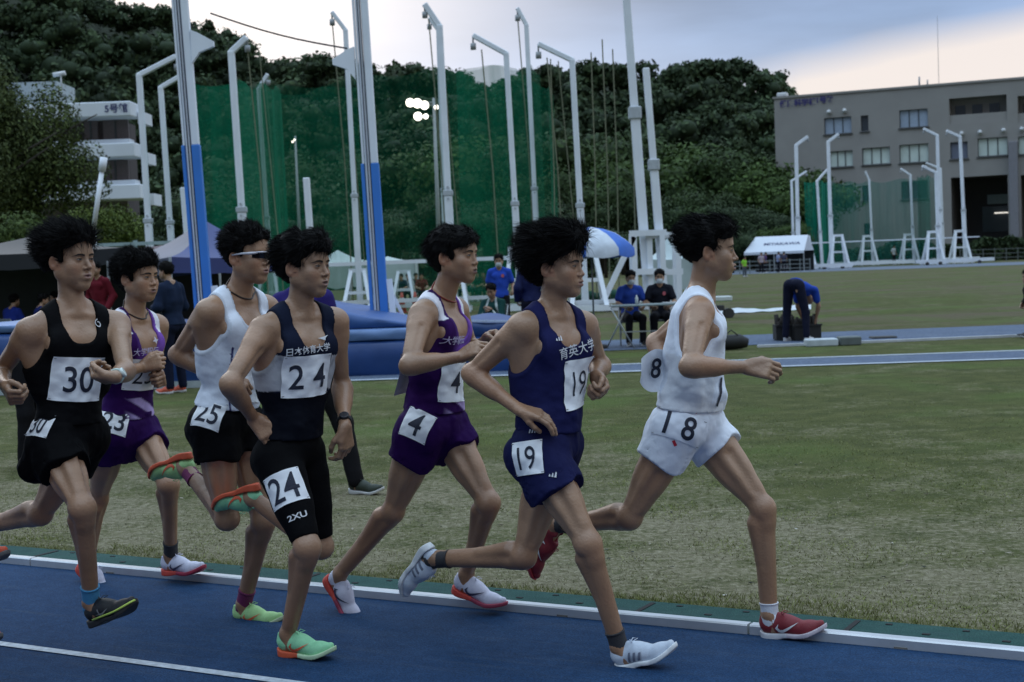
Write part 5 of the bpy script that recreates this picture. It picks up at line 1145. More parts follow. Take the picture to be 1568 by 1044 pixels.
# hedges below the grey building and behind the far field
def hedge(x0, y0, x1, y1, d0, d1, h, label, cols=EVG, leaf=.28, seed=0, n=5000):
    rs = np.random.RandomState(seed); A = at(x0, y0, d0); B = at(x1, y1, d1); A[2] = B[2] = 0; L = np.linalg.norm(B-A); dr = (B-A)/L; nn = np.array([-dr[1], dr[0], 0]); e = empty('hedge', (A+B)/2, label, 'hedge')
    t = rs.rand(n); w = rs.uniform(-1, 1, n); z = rs.rand(n)**.6*(h*(1+.18*np.sin(t*L*.7)+.1*np.sin(t*L*2.1))); P = A+dr*(t*L)[:, None]+nn*(w*.9)[:, None]+UPZ*z[:, None]
    u = rs.normal(size=(n, 3)); u /= np.linalg.norm(u, axis=1)[:, None]; v = np.cross(u, rs.normal(size=(n, 3))); v /= np.linalg.norm(v, axis=1)[:, None]; s = leaf*rs.uniform(.5, 1.3, n)[:, None]
    V = np.stack([P-u*s, P+v*s*.6, P+u*s, P-v*s*.6], 1).reshape(-1, 3); k = rs.rand(n)[:, None]; col = np.repeat((np.array(cols[0])*(1-k)+np.array(cols[1])*k)*rs.uniform(.6, 1.3, n)[:, None], 4, 0)
    mesh_np('foliage', V, np.arange(4*n).reshape(-1, 4), leafmat('leaves', 0, 0), e, (A+B)/2, col=col, smooth=False)
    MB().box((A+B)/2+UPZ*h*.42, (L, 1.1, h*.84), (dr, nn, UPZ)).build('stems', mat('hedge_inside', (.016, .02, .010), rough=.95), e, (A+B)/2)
hedge(1080, 0, 1640, 0, 158, 150, 2.0, 'low dark hedge running below the grey building', seed=3, n=9000, leaf=.32)
hedge(250, 0, 900, 0, 118, 118, 2.2, 'dark hedge seen through the green net of the large cage', seed=4, n=9000, leaf=.32)
# ------------------------------------------------------------------ buildings
def plane_hit(px, py, O, N): r = ray(px, py); return CAM+r*(((O-CAM)@N)/(r@N))
def grey_building():
    A = at(1192, 389, 175); B = at(1568, 375, 164); A[2] = B[2] = 0; u = nrm(B-A); n = np.array([u[1], -u[0], 0]);  # n towards the camera
    f = lambda px, py: (lambda h: ((h-A)@u, h[2]))(plane_hit(px, py, A, n))
    W_ = f(1568, 200)[0]*1.9; Ht = f(1192, 151)[1]; org = A+u*W_/2
    e = empty('building', org, 'grey flat-roofed four-storey building with pale windows at the right', 'building')
    WM = mat('grey_tile_wall', (.30, .29, .28), rough=.85, var=.06, scale=.4, bump=.1, bscale=6)
    P = lambda x, z, y=0: A+u*x+UPZ*z+n*y
    wins = [(1262, 181, 1304, 203), (1318, 177, 1330, 200), (1377, 169, 1421, 193), (1270, 232, 1306, 254), (1320, 227, 1363, 250), (1377, 222, 1422, 247), (1455, 218, 1482, 242), (1497, 212, 1543, 237), (1559, 209, 1604, 234), (1272, 285, 1307, 311), (1320, 284, 1332, 307), (1380, 278, 1421, 303), (1323, 342, 1333, 362)]
    rec = [(1453, 151, 1542, 184), (1558, 147, 1650, 181)]; opn = [(1456, 272, 1545, 372), (1563, 268, 1660, 368)]
    holes = []
    for r in wins+rec+opn:
        x0, z1 = f(r[0], r[1]); x1, z0 = f(r[2], r[3]); holes.append((x0, min(x1, W_-1), max(z0, 1.0), z1))
    xs = sorted(set([0, W_]+[h[0] for h in holes]+[h[1] for h in holes])); zs = sorted(set([0, Ht]+[h[2] for h in holes]+[h[3] for h in holes])); m = MB()
    for i in range(len(xs)-1):
        for k in range(len(zs)-1):
            cx, cz = (xs[i]+xs[i+1])/2, (zs[k]+zs[k+1])/2
            if any(h[0] < cx < h[1] and h[2] < cz < h[3] for h in holes): continue
            m.quad(P(xs[i], zs[k]), P(xs[i+1], zs[k]), P(xs[i+1], zs[k+1]), P(xs[i], zs[k+1]))
    D = -18
    m.quad(P(0, 0), P(0, Ht), P(0, Ht, D), P(0, 0, D)); m.quad(P(W_, 0), P(W_, 0, D), P(W_, Ht, D), P(W_, Ht)); m.quad(P(0, 0, D), P(0, Ht, D), P(W_, Ht, D), P(W_, 0, D)); m.quad(P(0, Ht), P(W_, Ht), P(W_, Ht, D), P(0, Ht, D))
    m.box(P(W_/2, Ht+.12, -.1), (W_+.3, .5, .24), (u, n, UPZ))
    m.build('wall', WM, e, org)
    GL = mat('pale_blind_window', (.62, .72, .68), rough=.35, var=.10, scale=.9, spec=.6); GD = mat('dark_window', (.05, .06, .075), rough=.2); FR = mat('window_frame', (.06, .065, .07), rough=.5)
    for i, r in enumerate(wins):
        h = holes[i]; m = MB(); dp = -.35
        for a, b in (((h[0], h[2]), (h[1], h[2])), ((h[1], h[2]), (h[1], h[3])), ((h[1], h[3]), (h[0], h[3])), ((h[0], h[3]), (h[0], h[2]))): m.quad(P(*a), P(*a, dp), P(*b, dp), P(*b))
        nm = 3 if h[1]-h[0] > 2 else 1
        for k in range(nm+1): x = h[0]+(h[1]-h[0])*k/nm; m.box(P(x, (h[2]+h[3])/2, dp+.05), (.10, .08, h[3]-h[2]), (u, n, UPZ))
        for z in (h[2], h[3]): m.box(P((h[0]+h[1])/2, z, dp+.05), (h[1]-h[0], .08, .12), (u, n, UPZ))
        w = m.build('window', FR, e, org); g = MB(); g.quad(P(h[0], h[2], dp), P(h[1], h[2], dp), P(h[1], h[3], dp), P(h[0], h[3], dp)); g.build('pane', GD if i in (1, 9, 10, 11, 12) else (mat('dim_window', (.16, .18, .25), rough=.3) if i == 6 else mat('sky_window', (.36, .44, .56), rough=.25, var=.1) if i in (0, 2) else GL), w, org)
        g = MB(); g.box(P((h[0]+h[1])/2, h[2]-.10, .08), (h[1]-h[0]+.3, .16, .12), (u, n, UPZ)); g.build('sill', FR, w, org)
    for i, r in enumerate(rec):
        h = holes[len(wins)+i]; m = MB(); dp = -2.2
        for a, b in (((h[0], h[2]), (h[1], h[2])), ((h[1], h[2]), (h[1], h[3])), ((h[1], h[3]), (h[0], h[3])), ((h[0], h[3]), (h[0], h[2]))): m.quad(P(*a), P(*a, dp), P(*b, dp), P(*b))
        m.quad(P(h[0], h[2], dp), P(h[1], h[2], dp), P(h[1], h[3], dp), P(h[0], h[3], dp)); m.box(P((h[0]+h[1])/2, h[2]+.5, -.25), (h[1]-h[0], .12, 1.0), (u, n, UPZ))
        b_ = m.build('balcony', WM, e, org); m = MB()
        for k in range(3): m.box(P(h[0]+(h[1]-h[0])*(.16+.3*k), h[2]+1.35, dp+.06), (1.1, .06, 1.7), (u, n, UPZ))
        m.build('balcony_door', GD, b_, org)
    for i, r in enumerate(opn):
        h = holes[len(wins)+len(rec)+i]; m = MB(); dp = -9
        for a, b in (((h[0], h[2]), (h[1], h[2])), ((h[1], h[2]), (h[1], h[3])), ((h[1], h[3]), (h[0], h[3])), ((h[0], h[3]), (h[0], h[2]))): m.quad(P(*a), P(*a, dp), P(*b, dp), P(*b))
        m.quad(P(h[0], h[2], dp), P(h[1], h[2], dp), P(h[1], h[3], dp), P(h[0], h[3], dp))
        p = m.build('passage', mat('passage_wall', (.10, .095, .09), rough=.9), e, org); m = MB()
        xm = (h[0]+h[1])/2; m.box(P(xm+1.3, h[3]-2.4, dp+.08), (2.6, .06, 1.1), (u, n, UPZ)); m.build('pale_pane', mat('passage_pane', (.34, .44, .42), rough=.4), p, org)  # inside window: a plain pale pane without emission
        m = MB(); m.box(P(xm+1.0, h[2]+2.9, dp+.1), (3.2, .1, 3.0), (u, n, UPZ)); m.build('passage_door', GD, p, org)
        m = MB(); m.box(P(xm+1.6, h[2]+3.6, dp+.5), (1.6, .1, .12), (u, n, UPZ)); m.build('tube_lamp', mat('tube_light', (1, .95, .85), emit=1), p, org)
    for i, (x, y) in enumerate(((1270, 172), (1294, 170), (1473, 205), (1501, 203), (1537, 200), (1565, 198))):
        a, z = f(x, y); m = MB(); m.tube([P(a, z, 0), P(a, z+.05, .35), P(a, z-.15, .5)], [.16, .26, .2], 10); m.build('vent_hood', mat('white_hood', (.6, .62, .64), rough=.5), e, org)
    LT = mat('wall_letters', (.035, .03, .15), rough=.6)
    for txt, px, py in (('健康科学棟', 1222, 157), ('1号館', 1264, 152)):
        a, z = f(px, py); text_obj('lettering', txt, P(a, z, .15), u, UPZ, .60, LT, e, org, bold=.05)
    m = MB(); m.tube([P(f(1436, 133)[0], Ht, -1), P(f(1436, 133)[0], Ht+8, -1)], .028, 6); a = f(1406, 130)[0]; m.tube([P(a, Ht, -1), P(a, Ht+1.3, -1)], .1, 6); m.tube([P(a+.9, Ht, -1), P(a+.9, Ht+.9, -1)], .08, 6); m.build('antenna', mat('grey_metal', (.25, .26, .28), rough=.5), e, org)
    a = f(1198, 148)[0]; m = MB(); m.box(P(a-.2, Ht+.5, -1), (1.2, 1.0, .5), (u, n, UPZ), .1); m.build('roof_unit', mat('white_hood', (.6, .62, .64)), e, org)
    # the ground-floor column in front of the openings
    x0 = f(1546, 300)[0]; x1 = f(1561, 300)[0]; m = MB(); m.box(P((x0+x1)/2, 6.6, .5), (x1-x0-.1, 1.0, 13.2-.4), (u, n, UPZ), .06); m.build('column', mat('pale_column', (.22, .22, .25), rough=.8), e, org)
grey_building()
def white_building():
    A = at(-60, 437, 92); B = at(216, 427, 92); A[2] = B[2] = 0; u = nrm(B-A); n = np.array([u[1], -u[0], 0]); org = (A+B)/2
    f = lambda px, py: (lambda h: ((h-A)@u, h[2]))(plane_hit(px, py, A, n)); P = lambda x, z, y=0: A+u*x+UPZ*z+n*y
    e = empty('building', org, 'white building with projecting balcony bands and the sign 5号館, behind trees at the left', 'building')
    WH = mat('white_band', (.66, .71, .78), rough=.7, var=.06, scale=.5); DW = mat('dark_brick', (.07, .058, .06), rough=.9, var=.12, scale=2)  # the wall brick has one even dark colour
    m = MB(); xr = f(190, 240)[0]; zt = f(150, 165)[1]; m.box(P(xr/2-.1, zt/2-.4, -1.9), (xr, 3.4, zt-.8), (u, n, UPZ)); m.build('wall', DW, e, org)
    for (x1, y0, y1, set_) in ((213, 160, 182, 0), (219, 222, 243, 0), (228, 284, 306, 0)):
        a, z1 = f(x1, y0); _, z0 = f(x1, y1); m = MB(); m.box(P(a/2, (z0+z1)/2, 1.0), (a, 2.3, z1-z0), (u, n, UPZ), .05)
        if y0 > 170:
            a2, z2 = f(x1-14, y0-9); m.box(P(a2/2, (z1+z2)/2-.03, .55), (a2, 1.2, z2-z1-.06), (u, n, UPZ))
        m.box(P(a+.25, (z0+z1)/2-.45, -.3), (.4, 2.0, (z1-z0)*.8), (u, n, UPZ)); m.build('balcony_band', WH, e, org)
    for k, (ya, yb) in enumerate(((184, 213), (246, 276), (308, 340))):
        for (xa, xb) in ((-40, 5), (20, 55), (62, 96), (128, 150), (157, 197)):
            a, z1 = f(xa, ya); b, z0 = f(xb, yb); m = MB(); m.box(P((a+b)/2, (z0+z1)/2, -.12), (b-a, .2, z1-z0), (u, n, UPZ)); w = m.build('window', mat('brown_window', (.13, .105, .11), rough=.5), e, org)
            MB().box(P((a+b)/2, (z0+z1)/2, -.01), (.12, .08, z1-z0), (u, n, UPZ)).build('mullion', mat('window_frame', (.06, .065, .07)), w, org)
    a, z = f(192, 171); text_obj('lettering', '5号館', P(a, z, 2.18), u, UPZ, .40, mat('sign_blue', (.02, .03, .14)), e, org, bold=.03)
    # far roof wing at the left
    a0, z1 = f(-40, 112); a1, z0 = f(52, 165); m = MB(); m.box(P((a0+a1)/2, (z0+z1)/2, -7), (a1-a0, 4, z1-z0), (u, n, UPZ)); m.build('roof_wing', mat('pale_roof', (.42, .50, .56), rough=.6), e, org)
    a, z = f(48, 95); m = MB(); _, zz = f(48, 120); m.tube([P(a, zz, -6), P(a, z, -6)], .05, 6); m.tube([P(a-.5, z, -6), P(a+.3, z+.1, -6)], .16, 6); m.build('roof_lamp', mat('white_hood', (.6, .62, .64)), e, org)
white_building()
# ------------------------------------------------------------------ throwing cages
POLE = mat('white_pole', (.76, .81, .88), rough=.5, var=.07, scale=1.2)
def net_mat(name, alpha, c=(.006, .16, .082)):
    m = bpy.data.materials.new(name); m.use_nodes = True; nt = m.node_tree; b = nt.nodes['Principled BSDF']; tc = nt_new(nt, 'ShaderNodeTexCoord')
    mp = nt_new(nt, 'ShaderNodeMapping'); mp.inputs['Scale'].default_value = (1.6, 1.6, .12); nt.links.new(tc.outputs['Object'], mp.inputs[0])
    n = nt_new(nt, 'ShaderNodeTexNoise'); n.inputs['Scale'].default_value = 1.5; n.inputs['Detail'].default_value = 6; nt.links.new(mp.outputs[0], n.inputs[0])
    b.inputs['Base Color'].default_value = (*c, 1); b.inputs['Roughness'].default_value = .9; b.inputs['Specular IOR Level'].default_value = .1
    nt.links.new(ramp(nt, n.outputs[0], [(.3, alpha*.72), (.7, min(1, alpha*1.25))]), b.inputs['Alpha']); return m
def cage_pole(tip, bend, base, d, w, root, org, joint=None, based=None, lean=0):
    """square pole with a sloping arm; pixel places measured on the photograph, metres in the scene"""
    T_, B_ = at(*tip, d+lean), at(*bend, d); G_ = at(*base, d); G_ = np.array([G_[0], G_[1], 0.]) if based is None else G_
    w *= .8; ax = nrm(B_-G_); m = MB(); L = np.linalg.norm(B_-G_); J = G_+ax*L*.42
    m.bar(G_, J, w*1.25, w*1.25, up=(0, 1, 0), bevel=.02); m.bar(J, B_, w, w, up=(0, 1, 0), bevel=.02)
    if np.linalg.norm(T_-B_) > .3: m.bar(B_-nrm(T_-B_)*w*.3, T_, w*.9, w*.9, up=(0, 1, 0), bevel=.02); m.box(B_-UPZ*w*.15, (w*1.02, w*1.04, w*.8), None, .03)
    p = m.build('pole', POLE, root, org); m = MB(); m.box(J, (w*1.6, w*1.5, w*.9), None, .02)
    for k in (-1, 1): m.tube([J+UPZ*k*w*.9+np.array([0, -w*.8, 0]), J+UPZ*k*w*.9+np.array([0, -w*.55, 0])], w*.18, 8)
    m.build('joint_collar', mat('collar', (.42, .46, .50), rough=.5), p, org)
    m = MB()
    if np.linalg.norm(T_-B_) > .3:
        m.tube([T_, T_-UPZ*.25], .03, 6); m.tube([T_-UPZ*.25, T_-UPZ*.45], [.09, .09], 8); m.build('pulley', mat('pulley_grey', (.3, .32, .34), rough=.5), p, org)
    return p, B_, T_, G_
def aframe(g, w, h, root, org, d=1.0, ux=(1, 0, 0)):
    ux = np.asarray(ux, float); uy = np.array([-ux[1], ux[0], 0]); m = MB(); t = .12*w
    for s in (-1, 1):
        m.bar(g+ux*s*w*.5-uy*d*.5, g+ux*s*w*.22+UPZ*h, t, t, up=(0, 1, 0)); m.bar(g+ux*s*w*.5+uy*d*.5, g+ux*s*w*.22+UPZ*h, t, t, up=(0, 1, 0))
    m.bar(g-ux*w*.3+UPZ*h, g+ux*w*.3+UPZ*h, t*1.1, t*1.1); m.bar(g-ux*w*.38-uy*d*.25+UPZ*h*.5, g+ux*w*.38-uy*d*.25+UPZ*h*.5, t*.8, t*.8); m.bar(g-ux*w*.38+uy*d*.25+UPZ*h*.5, g+ux*w*.38+uy*d*.25+UPZ*h*.5, t*.8, t*.8)
    m.bar(g-ux*w*.6-uy*d*.5+UPZ*t, g+ux*w*.6-uy*d*.5+UPZ*t, t*1.3, t*1.3); m.bar(g-ux*w*.6+uy*d*.5+UPZ*t, g+ux*w*.6+uy*d*.5+UPZ*t, t*1.3, t*1.3)
    return m.build('support_frame', POLE, root, org)
def curtain(pts, m, root, org, wave=.12, seed=0, nx=60, nz=8, name='net', z0=.0):
    """hanging net through (x,y,ztop) points"""
    pts = np.array(pts); s = np.r_[0, np.cumsum(np.linalg.norm(np.diff(pts[:, :2], axis=0), axis=1))]; V = []; t = np.linspace(0, s[-1], nx)
    for i, a in enumerate(t):
        x, y, z = (np.interp(a, s, pts[:, k]) for k in range(3)); k = wave*(math.sin(a*1.9+seed)+.6*math.sin(a*4.3+seed*2)+.3*math.sin(a*9.1))
        sag = .25*math.sin(a*.9+seed)**2
        for j in range(nz): f = j/(nz-1); V.append((x+k*.3*(1-f*.7), y+k*(1-f*.5), z0+(z-sag-z0)*f))
    return mesh_np(name, V, [(i*nz+j, (i+1)*nz+j, (i+1)*nz+j+1, i*nz+j+1) for i in range(nx-1) for j in range(nz-1)], m, root, org)
def big_cage():
    org = gnd(640, 470); org = np.array([org[0], 52., 0]); e = empty('throwing_cage', org, 'tall hammer cage of white bent poles hung with dark green net', 'throwing cage')
    tops = {}
    for k, (tip, bend, base, d, w) in enumerate((((270, 86), (213, 115), (232, 400), 47, .22), ((284, 112), (246, 134), (266, 400), 53, .22), ((378, 57), (354, 80), (377, 400), 46, .25), ((410, 113), (396, 136), (414, 400), 60, .20),
                       ((508, 18), (529, 46), (550, 420), 50, .20), ((650, 6), (673, 40), (694, 440), 48, .26), ((657, 27), (671, 46), (684, 440), 58, .2), ((724, 54), (775, 82), (797, 450), 47, .22), ((792, 12), (806, 38), (826, 440), 52, .2), ((824, 67), (876, 92), (896, 450), 46, .22))):
        p, B_, T_, G_ = cage_pole(tip, bend, base, d, w, e, org); tops[k] = (B_, T_, G_)
        m = MB(); q = T_*.75+B_*.25 if k % 2 else T_
        g = np.array([q[0]+.3, q[1], .4]); m.tube([q-UPZ*.3, q*.5+g*.5+np.array([.06, 0, 0]), g], .022, 5, cap=False)
        if k in (2, 4, 5, 9): m.tube([q+np.array([.35, .1, -.4]), g+np.array([.5, 0, 0])], .018, 5, cap=False)
        m.build('hoist_rope', mat('rope', (.16, .17, .11), rough=.9), p, org)
    p, B_, T_, G_ = cage_pole((469, 272), (469, 272), (480, 400), 45, .24, e, org)
    # two tall gate poles with their frames
    for tip, base, w in (((957, -30), (994, 462), .27), ((989, 104), (1018, 458), .24)):
        a = at(*tip, 44); g = at(*base, 44); g[2] = 0; a = g+(a-g); m = MB(); J = g+(a-g)*.60
        m.bar(g, J, w, w, up=(0, 1, 0), bevel=.02); m.bar(J, a, w*.82, w*.82, up=(0, 1, 0), bevel=.02); p = m.build('pole', POLE, e, org); m = MB(); m.box(J, (w*1.4, w*1.4, w*1.4), None, .03); m.build('joint_collar', mat('collar', (.42, .46, .50)), p, org)
        m = MB(); h = 2.28 if tip[0] < 980 else 2.20; t = .16; g = g+np.array([0, 0 if tip[0] < 980 else .13, 0])
        for s in (-.42, .42): m.bar(g+np.array([s, -.3, 0]), g+np.array([s, -.3, h-.09]), t, t, up=(0, 1, 0)); m.bar(g+np.array([s, .5, 0]), g+np.array([s, .5, h]), t, t, up=(0, 1, 0))
        for z in (h, h*.5, .1): m.bar(g+np.array([-.55, -.31, z]), g+np.array([.55, -.31, z]), t*.8, t*1.1)
        if tip[0] < 980: m.bar(g+np.array([-1.5, -.3, .1]), g+np.array([-.42, -.3, h-.1]), t, t, up=(0, 1, 0)); m.bar(g+np.array([-1.6, -.3, .1]), g+np.array([.4, -.3, .1]), t, t)
        m.build('support_frame', POLE, e, org)
    for tip, x in (((905, 80), 914), ((922, 60), 934), ((938, 75), 948), ((962, 90), 975), ((843, 90), 850)):
        a = at(*tip, 44.5); g = at(x, 455, 44.5); m = MB(); m.tube([a, (a+g)/2+np.array([.04, 0, 0]), g], .02, 5, cap=False); m.build('hoist_rope', mat('rope', (.16, .17, .11)), e, org)
    for x, y, d, w, h in ((900, 462, 44, 1.1, 1.9), (797, 470, 47, 1.1, 2.0), (694, 470, 48, 1.0, 2.0), (550, 470, 50, 1.0, 1.5), (414, 470, 56, 1.0, 1.6), (620, 470, 56, .9, 1.4)):
        g = at(x, y, d); g[2] = 0; aframe(g, w, h, e, org, 1.8)
    m = MB()
    for x0, x1, d, z in ((880, 1035, 43.6, .30), (490, 870, 48.6, .45), (500, 860, 47.6, 1.72), (300, 500, 50, 1.6), (300, 500, 50, .4)):
        A = at(x0, 450, d); B = at(x1, 450, d); A[2] = B[2] = z; MB().bar(A, B, .12, .12).build('base_beam', POLE, e, org)
    H = lambda x, y, d: tuple(at(x, y, d))
    curtain([H(292, 118, 47), H(360, 122, 46.5), H(414, 128, 52), H(430, 135, 56)], net_mat('net_dense', .62), e, org, seed=1, wave=.25)
    curtain([H(318, 124, 58), H(470, 138, 59), H(560, 120, 57)], net_mat('net_back', .28), e, org, seed=2)
    curtain([H(414, 130, 52), H(530, 118, 50.5), H(668, 96, 49)], net_mat('net_mid', .20), e, org, seed=3)
    curtain([H(668, 96, 49), H(740, 100, 50), H(808, 96, 53), H(826, 104, 50)], net_mat('net_thin', .30), e, org, seed=4)
    curtain([H(700, 100, 56), H(790, 98, 55), H(838, 130, 54), H(846, 140, 50)], net_mat('net_edge', .42), e, org, seed=5, wave=.3)
    g = gnd(925, 463); rs = np.random.RandomState(3); P = []; m = MB()
    for i in range(16): a = rs.uniform(-1.1, 1.1); m.tube([g+np.array([a, rs.uniform(-.4, .4), .12]), g+np.array([a+.5, rs.uniform(-.4, .4), .28]), g+np.array([a+1.0, rs.uniform(-.4, .4), .1])], [.12, .2, .1], 6)
    m.build('gathered_net', mat('net_heap', (.008, .055, .035), rough=.95), e, org)
big_cage()
def small_cage():
    D = 138; org = at(1330, 400, D); org[2] = 0; e = empty('throwing_cage', org, 'smaller white-poled hammer cage with pale green net standing before the grey building', 'throwing cage')
    for tip, bend, base, d, w in (((1237, 209), (1219, 222), (1223, 410), 134, .36), ((1235, 262), (1212, 277), (1216, 410), 138, .26), ((1284, 205), (1268, 217), (1274, 410), 134, .34), ((1267, 259), (1251, 277), (1259, 410), 140, .28), ((1325, 262), (1331, 276), (1337, 410), 150, .24),
                                ((1379, 258), (1394, 268), (1400, 405), 150, .26), ((1414, 197), (1435, 207), (1441, 405), 138, .32), ((1412, 254), (1433, 264), (1438, 405), 134, .32), ((1418, 249), (1440, 258), (1445, 405), 144, .26), ((1449, 200), (1470, 209), (1479, 405), 136, .32)):
        p, B_, T_, G_ = cage_pole(tip, bend, base, d, w, e, org)
        if base[0] in (1223, 1274, 1337, 1400, 1438, 1479): aframe(G_+np.array([.6, 0, 0]) if base[0] < 1300 else G_-np.array([.5, 0, 0]), 1.7, 3.0, e, org, 1.6)
    m = MB()
    for x0, x1, d in ((1188, 1306, 131), (1300, 1400, 138), (1403, 1522, 132), (1236, 1500, 150)):
        A = at(x0, 405, d); B = at(x1, 405, d); A[2] = B[2] = .35; MB().bar(A, B, .3, .3).build('base_beam', POLE, e, org)
    A = at(1225, 385, 133); B = at(1500, 372, 133); A[2] = B[2] = 2.4; MB().bar(A, B, .10, .10).build('top_rail', POLE, e, org)
    m = MB()
    for x in (1200, 1210, 1240, 1262, 1290, 1420, 1440, 1500): a = at(x, 405, 131); a[2] = .15; m.tube([a+np.array([0, -.1, 0]), a+np.array([0, .1, 0])], .16, 10)
    m.build('wheel', mat('wheel_dark', (.03, .03, .03)), e, org)
    H = lambda x, y, d: tuple(at(x, y, d))
    curtain([H(1231, 275, 140), H(1258, 276, 141), H(1272, 280, 146)], net_mat('net_far_dense', .75, (.01, .20, .13)), e, org, wave=.5, seed=1)
    curtain([H(1258, 278, 146), H(1335, 277, 152), H(1400, 272, 151), H(1432, 268, 143)], net_mat('net_far', .44, (.03, .20, .16)), e, org, wave=.3, seed=2)
    curtain([H(1404, 270, 150), H(1424, 266, 141)], net_mat('net_far_edge', .55, (.01, .13, .09)), e, org, wave=.5, seed=3)
small_cage()
# ------------------------------------------------------------------ floodlights
def floodlight(px, py, d, lamps, label, top, emit):
    g = at(px, py, d); base = np.array([g[0], g[1], 0]); e = empty('floodlight', base, label, 'floodlight'); m = MB(); t = at(px, top, d)
    m.tube([base, (t[0], t[1], t[2])], [.2, .1], 10); m.build('mast', mat('mast_grey', (.33, .35, .36), rough=.5), e, base)
    m = MB()
    for x, y, r in lamps: q = at(x, y, d); m.bar((base[0], base[1], q[2]), q, .08)
    m.build('crossarm', mat('mast_grey', (.33, .35, .36)), e, base)
    for x, y, r in lamps:
        q = at(x, y, d-.2); n = nrm(CAM-q); m = MB(); m.tube([q-n*.5, q-n*.15, q], [r*.5, r, r*1.05], 14, cap=True); h = m.build('lamp_housing', mat('mast_grey', (.33, .35, .36)), e, base)
        MB().tube([q+n*.02, q+n*.06], [r, r*.92], 18).build('lamp_glass', mat('lamp_on', (1, .93, .80), emit=emit), h, base)
floodlight(664, 170, 105, ((628, 157, .30), (639, 158, .33), (650, 161, .30), (668, 164, .16), (640, 178, .30), (652, 178, .18)), 'lit floodlight on a mast glowing through the green net', 150, 4)
floodlight(452, 215, 150, ((448, 217, .10), (451, 214, .10)), 'tiny far floodlight glinting in the dark trees left of centre', 208, 8)
# ------------------------------------------------------------------ pole vault stands and landing mat
def upright(xt, yt, xb, yb, d, side, label):
    g = at(xb, yb, d); base = np.array([g[0], g[1], 0]); t = at(xt, yt, d); dr = nrm(t-base*[1, 1, 1]-UPZ*0); dr = nrm(t-base); e = empty('vault_stand', base, label, 'pole vault stand', 'pair of pole vault stands')
    L = np.linalg.norm(t-base); hb = 3.50 if side > 0 else 3.14; m = MB(); bl = mat('vault_blue', (.04, .20, .62), rough=.5, var=.08, scale=2); wh = mat('vault_white', (.78, .83, .90), rough=.45, var=.06, scale=2)
    X = np.array([1., 0, 0]); w = .30
    m.bar(base+dr*.15+X*.075, base+dr*hb+X*.075, .125, .14, up=(0, 1, 0), bevel=.01); m.bar(base+dr*.15-X*.115, base+dr*hb-X*.115, .05, .13, up=(0, 1, 0), bevel=.01); m.build('blue_sleeve', bl, e, base)
    m = MB(); m.bar(base+dr*.1-X*.035, base+dr*(L)-X*.035, .075, .10, up=(0, 1, 0), bevel=.008); m.bar(base+dr*hb+X*.07, base+dr*L+X*.07, .115, .11, up=(0, 1, 0), bevel=.01); m.bar(base+dr*hb-X*.10, base+dr*L-X*.10, .03, .10, up=(0, 1, 0)); m.build('mast', wh, e, base)
    m = MB(); m.bar(base+dr*.2+X*-.035+np.array([0, -.06, 0]), base+dr*L*.98-X*.035+np.array([0, -.06, 0]), .014, .02, up=(0, 1, 0)); m.bar(base+dr*.2+X*.004+np.array([0, -.055, 0]), base+dr*L*.98+X*.004+np.array([0, -.055, 0]), .01, .02, up=(0, 1, 0)); m.build('guide_slot', mat('slot_dark', (.05, .06, .10)), e, base)
    z = 4.95 if side > 0 else 4.65; q = base+dr*z; m = MB(); s = side
    V, Fs = prism([(0, -.22), (0, .28), (s*.10, .24), (s*.34, .10), (s*.34, .02), (s*.12, -.06)], -.05, .05); V = [q+X*(v[0]+s*.13)+UPZ*v[1]+np.array([0, v[2]-.02, 0]) for v in V]; m.add(V, Fs); m.build('bar_bracket', wh, e, base)
    m = MB(); m.bar(base+np.array([.25, -.3, .06]), base+np.array([.25, 1.2, .06]), .12, .10); m.bar(base+np.array([-.3, .2, .06]), base+np.array([.75, .2, .06]), .10, .10); m.bar(base+np.array([.62, .2, .1]), base+dr*1.25+X*.16, .05, .05, up=(0, 1, 0)); m.bar(base+np.array([.25, .9, .1]), base+dr*1.3+X*.16, .05, .05, up=(0, 1, 0)); m.bar(base+np.array([.25, -.05, .1]), base+dr*1.35+X*.18, .09, .09, up=(0, 1, 0)); m.build('foot_frame', wh, e, base)
    m = MB(); m.box(base+np.array([-.02, -.05, .42]), (.40, .34, .66), None, .04); m.build('base_pad', bl, e, base)
    return q
q1 = upright(270, -60, 318, 520, 22.5, 1, 'left pole vault stand, white above and blue below, beside the purple-grey tent')
q2 = upright(545, -80, 585, 520, 22.8, -1, 'right pole vault stand, white above and blue below, at the end of the blue mat')
a = at(322, 20, 22.5); b = at(532, 74, 22.8); pts = [a*(1-t)+b*t-UPZ*.06*math.sin(t*math.pi) for t in np.linspace(0, 1, 9)]
tag(MB().tube(pts, .014, 6).build('vault_crossbar', mat('cord_dark', (.05, .045, .05), rough=.7)), 'thin dark crossbar cord slung between the two pole vault stands', 'crossbar')
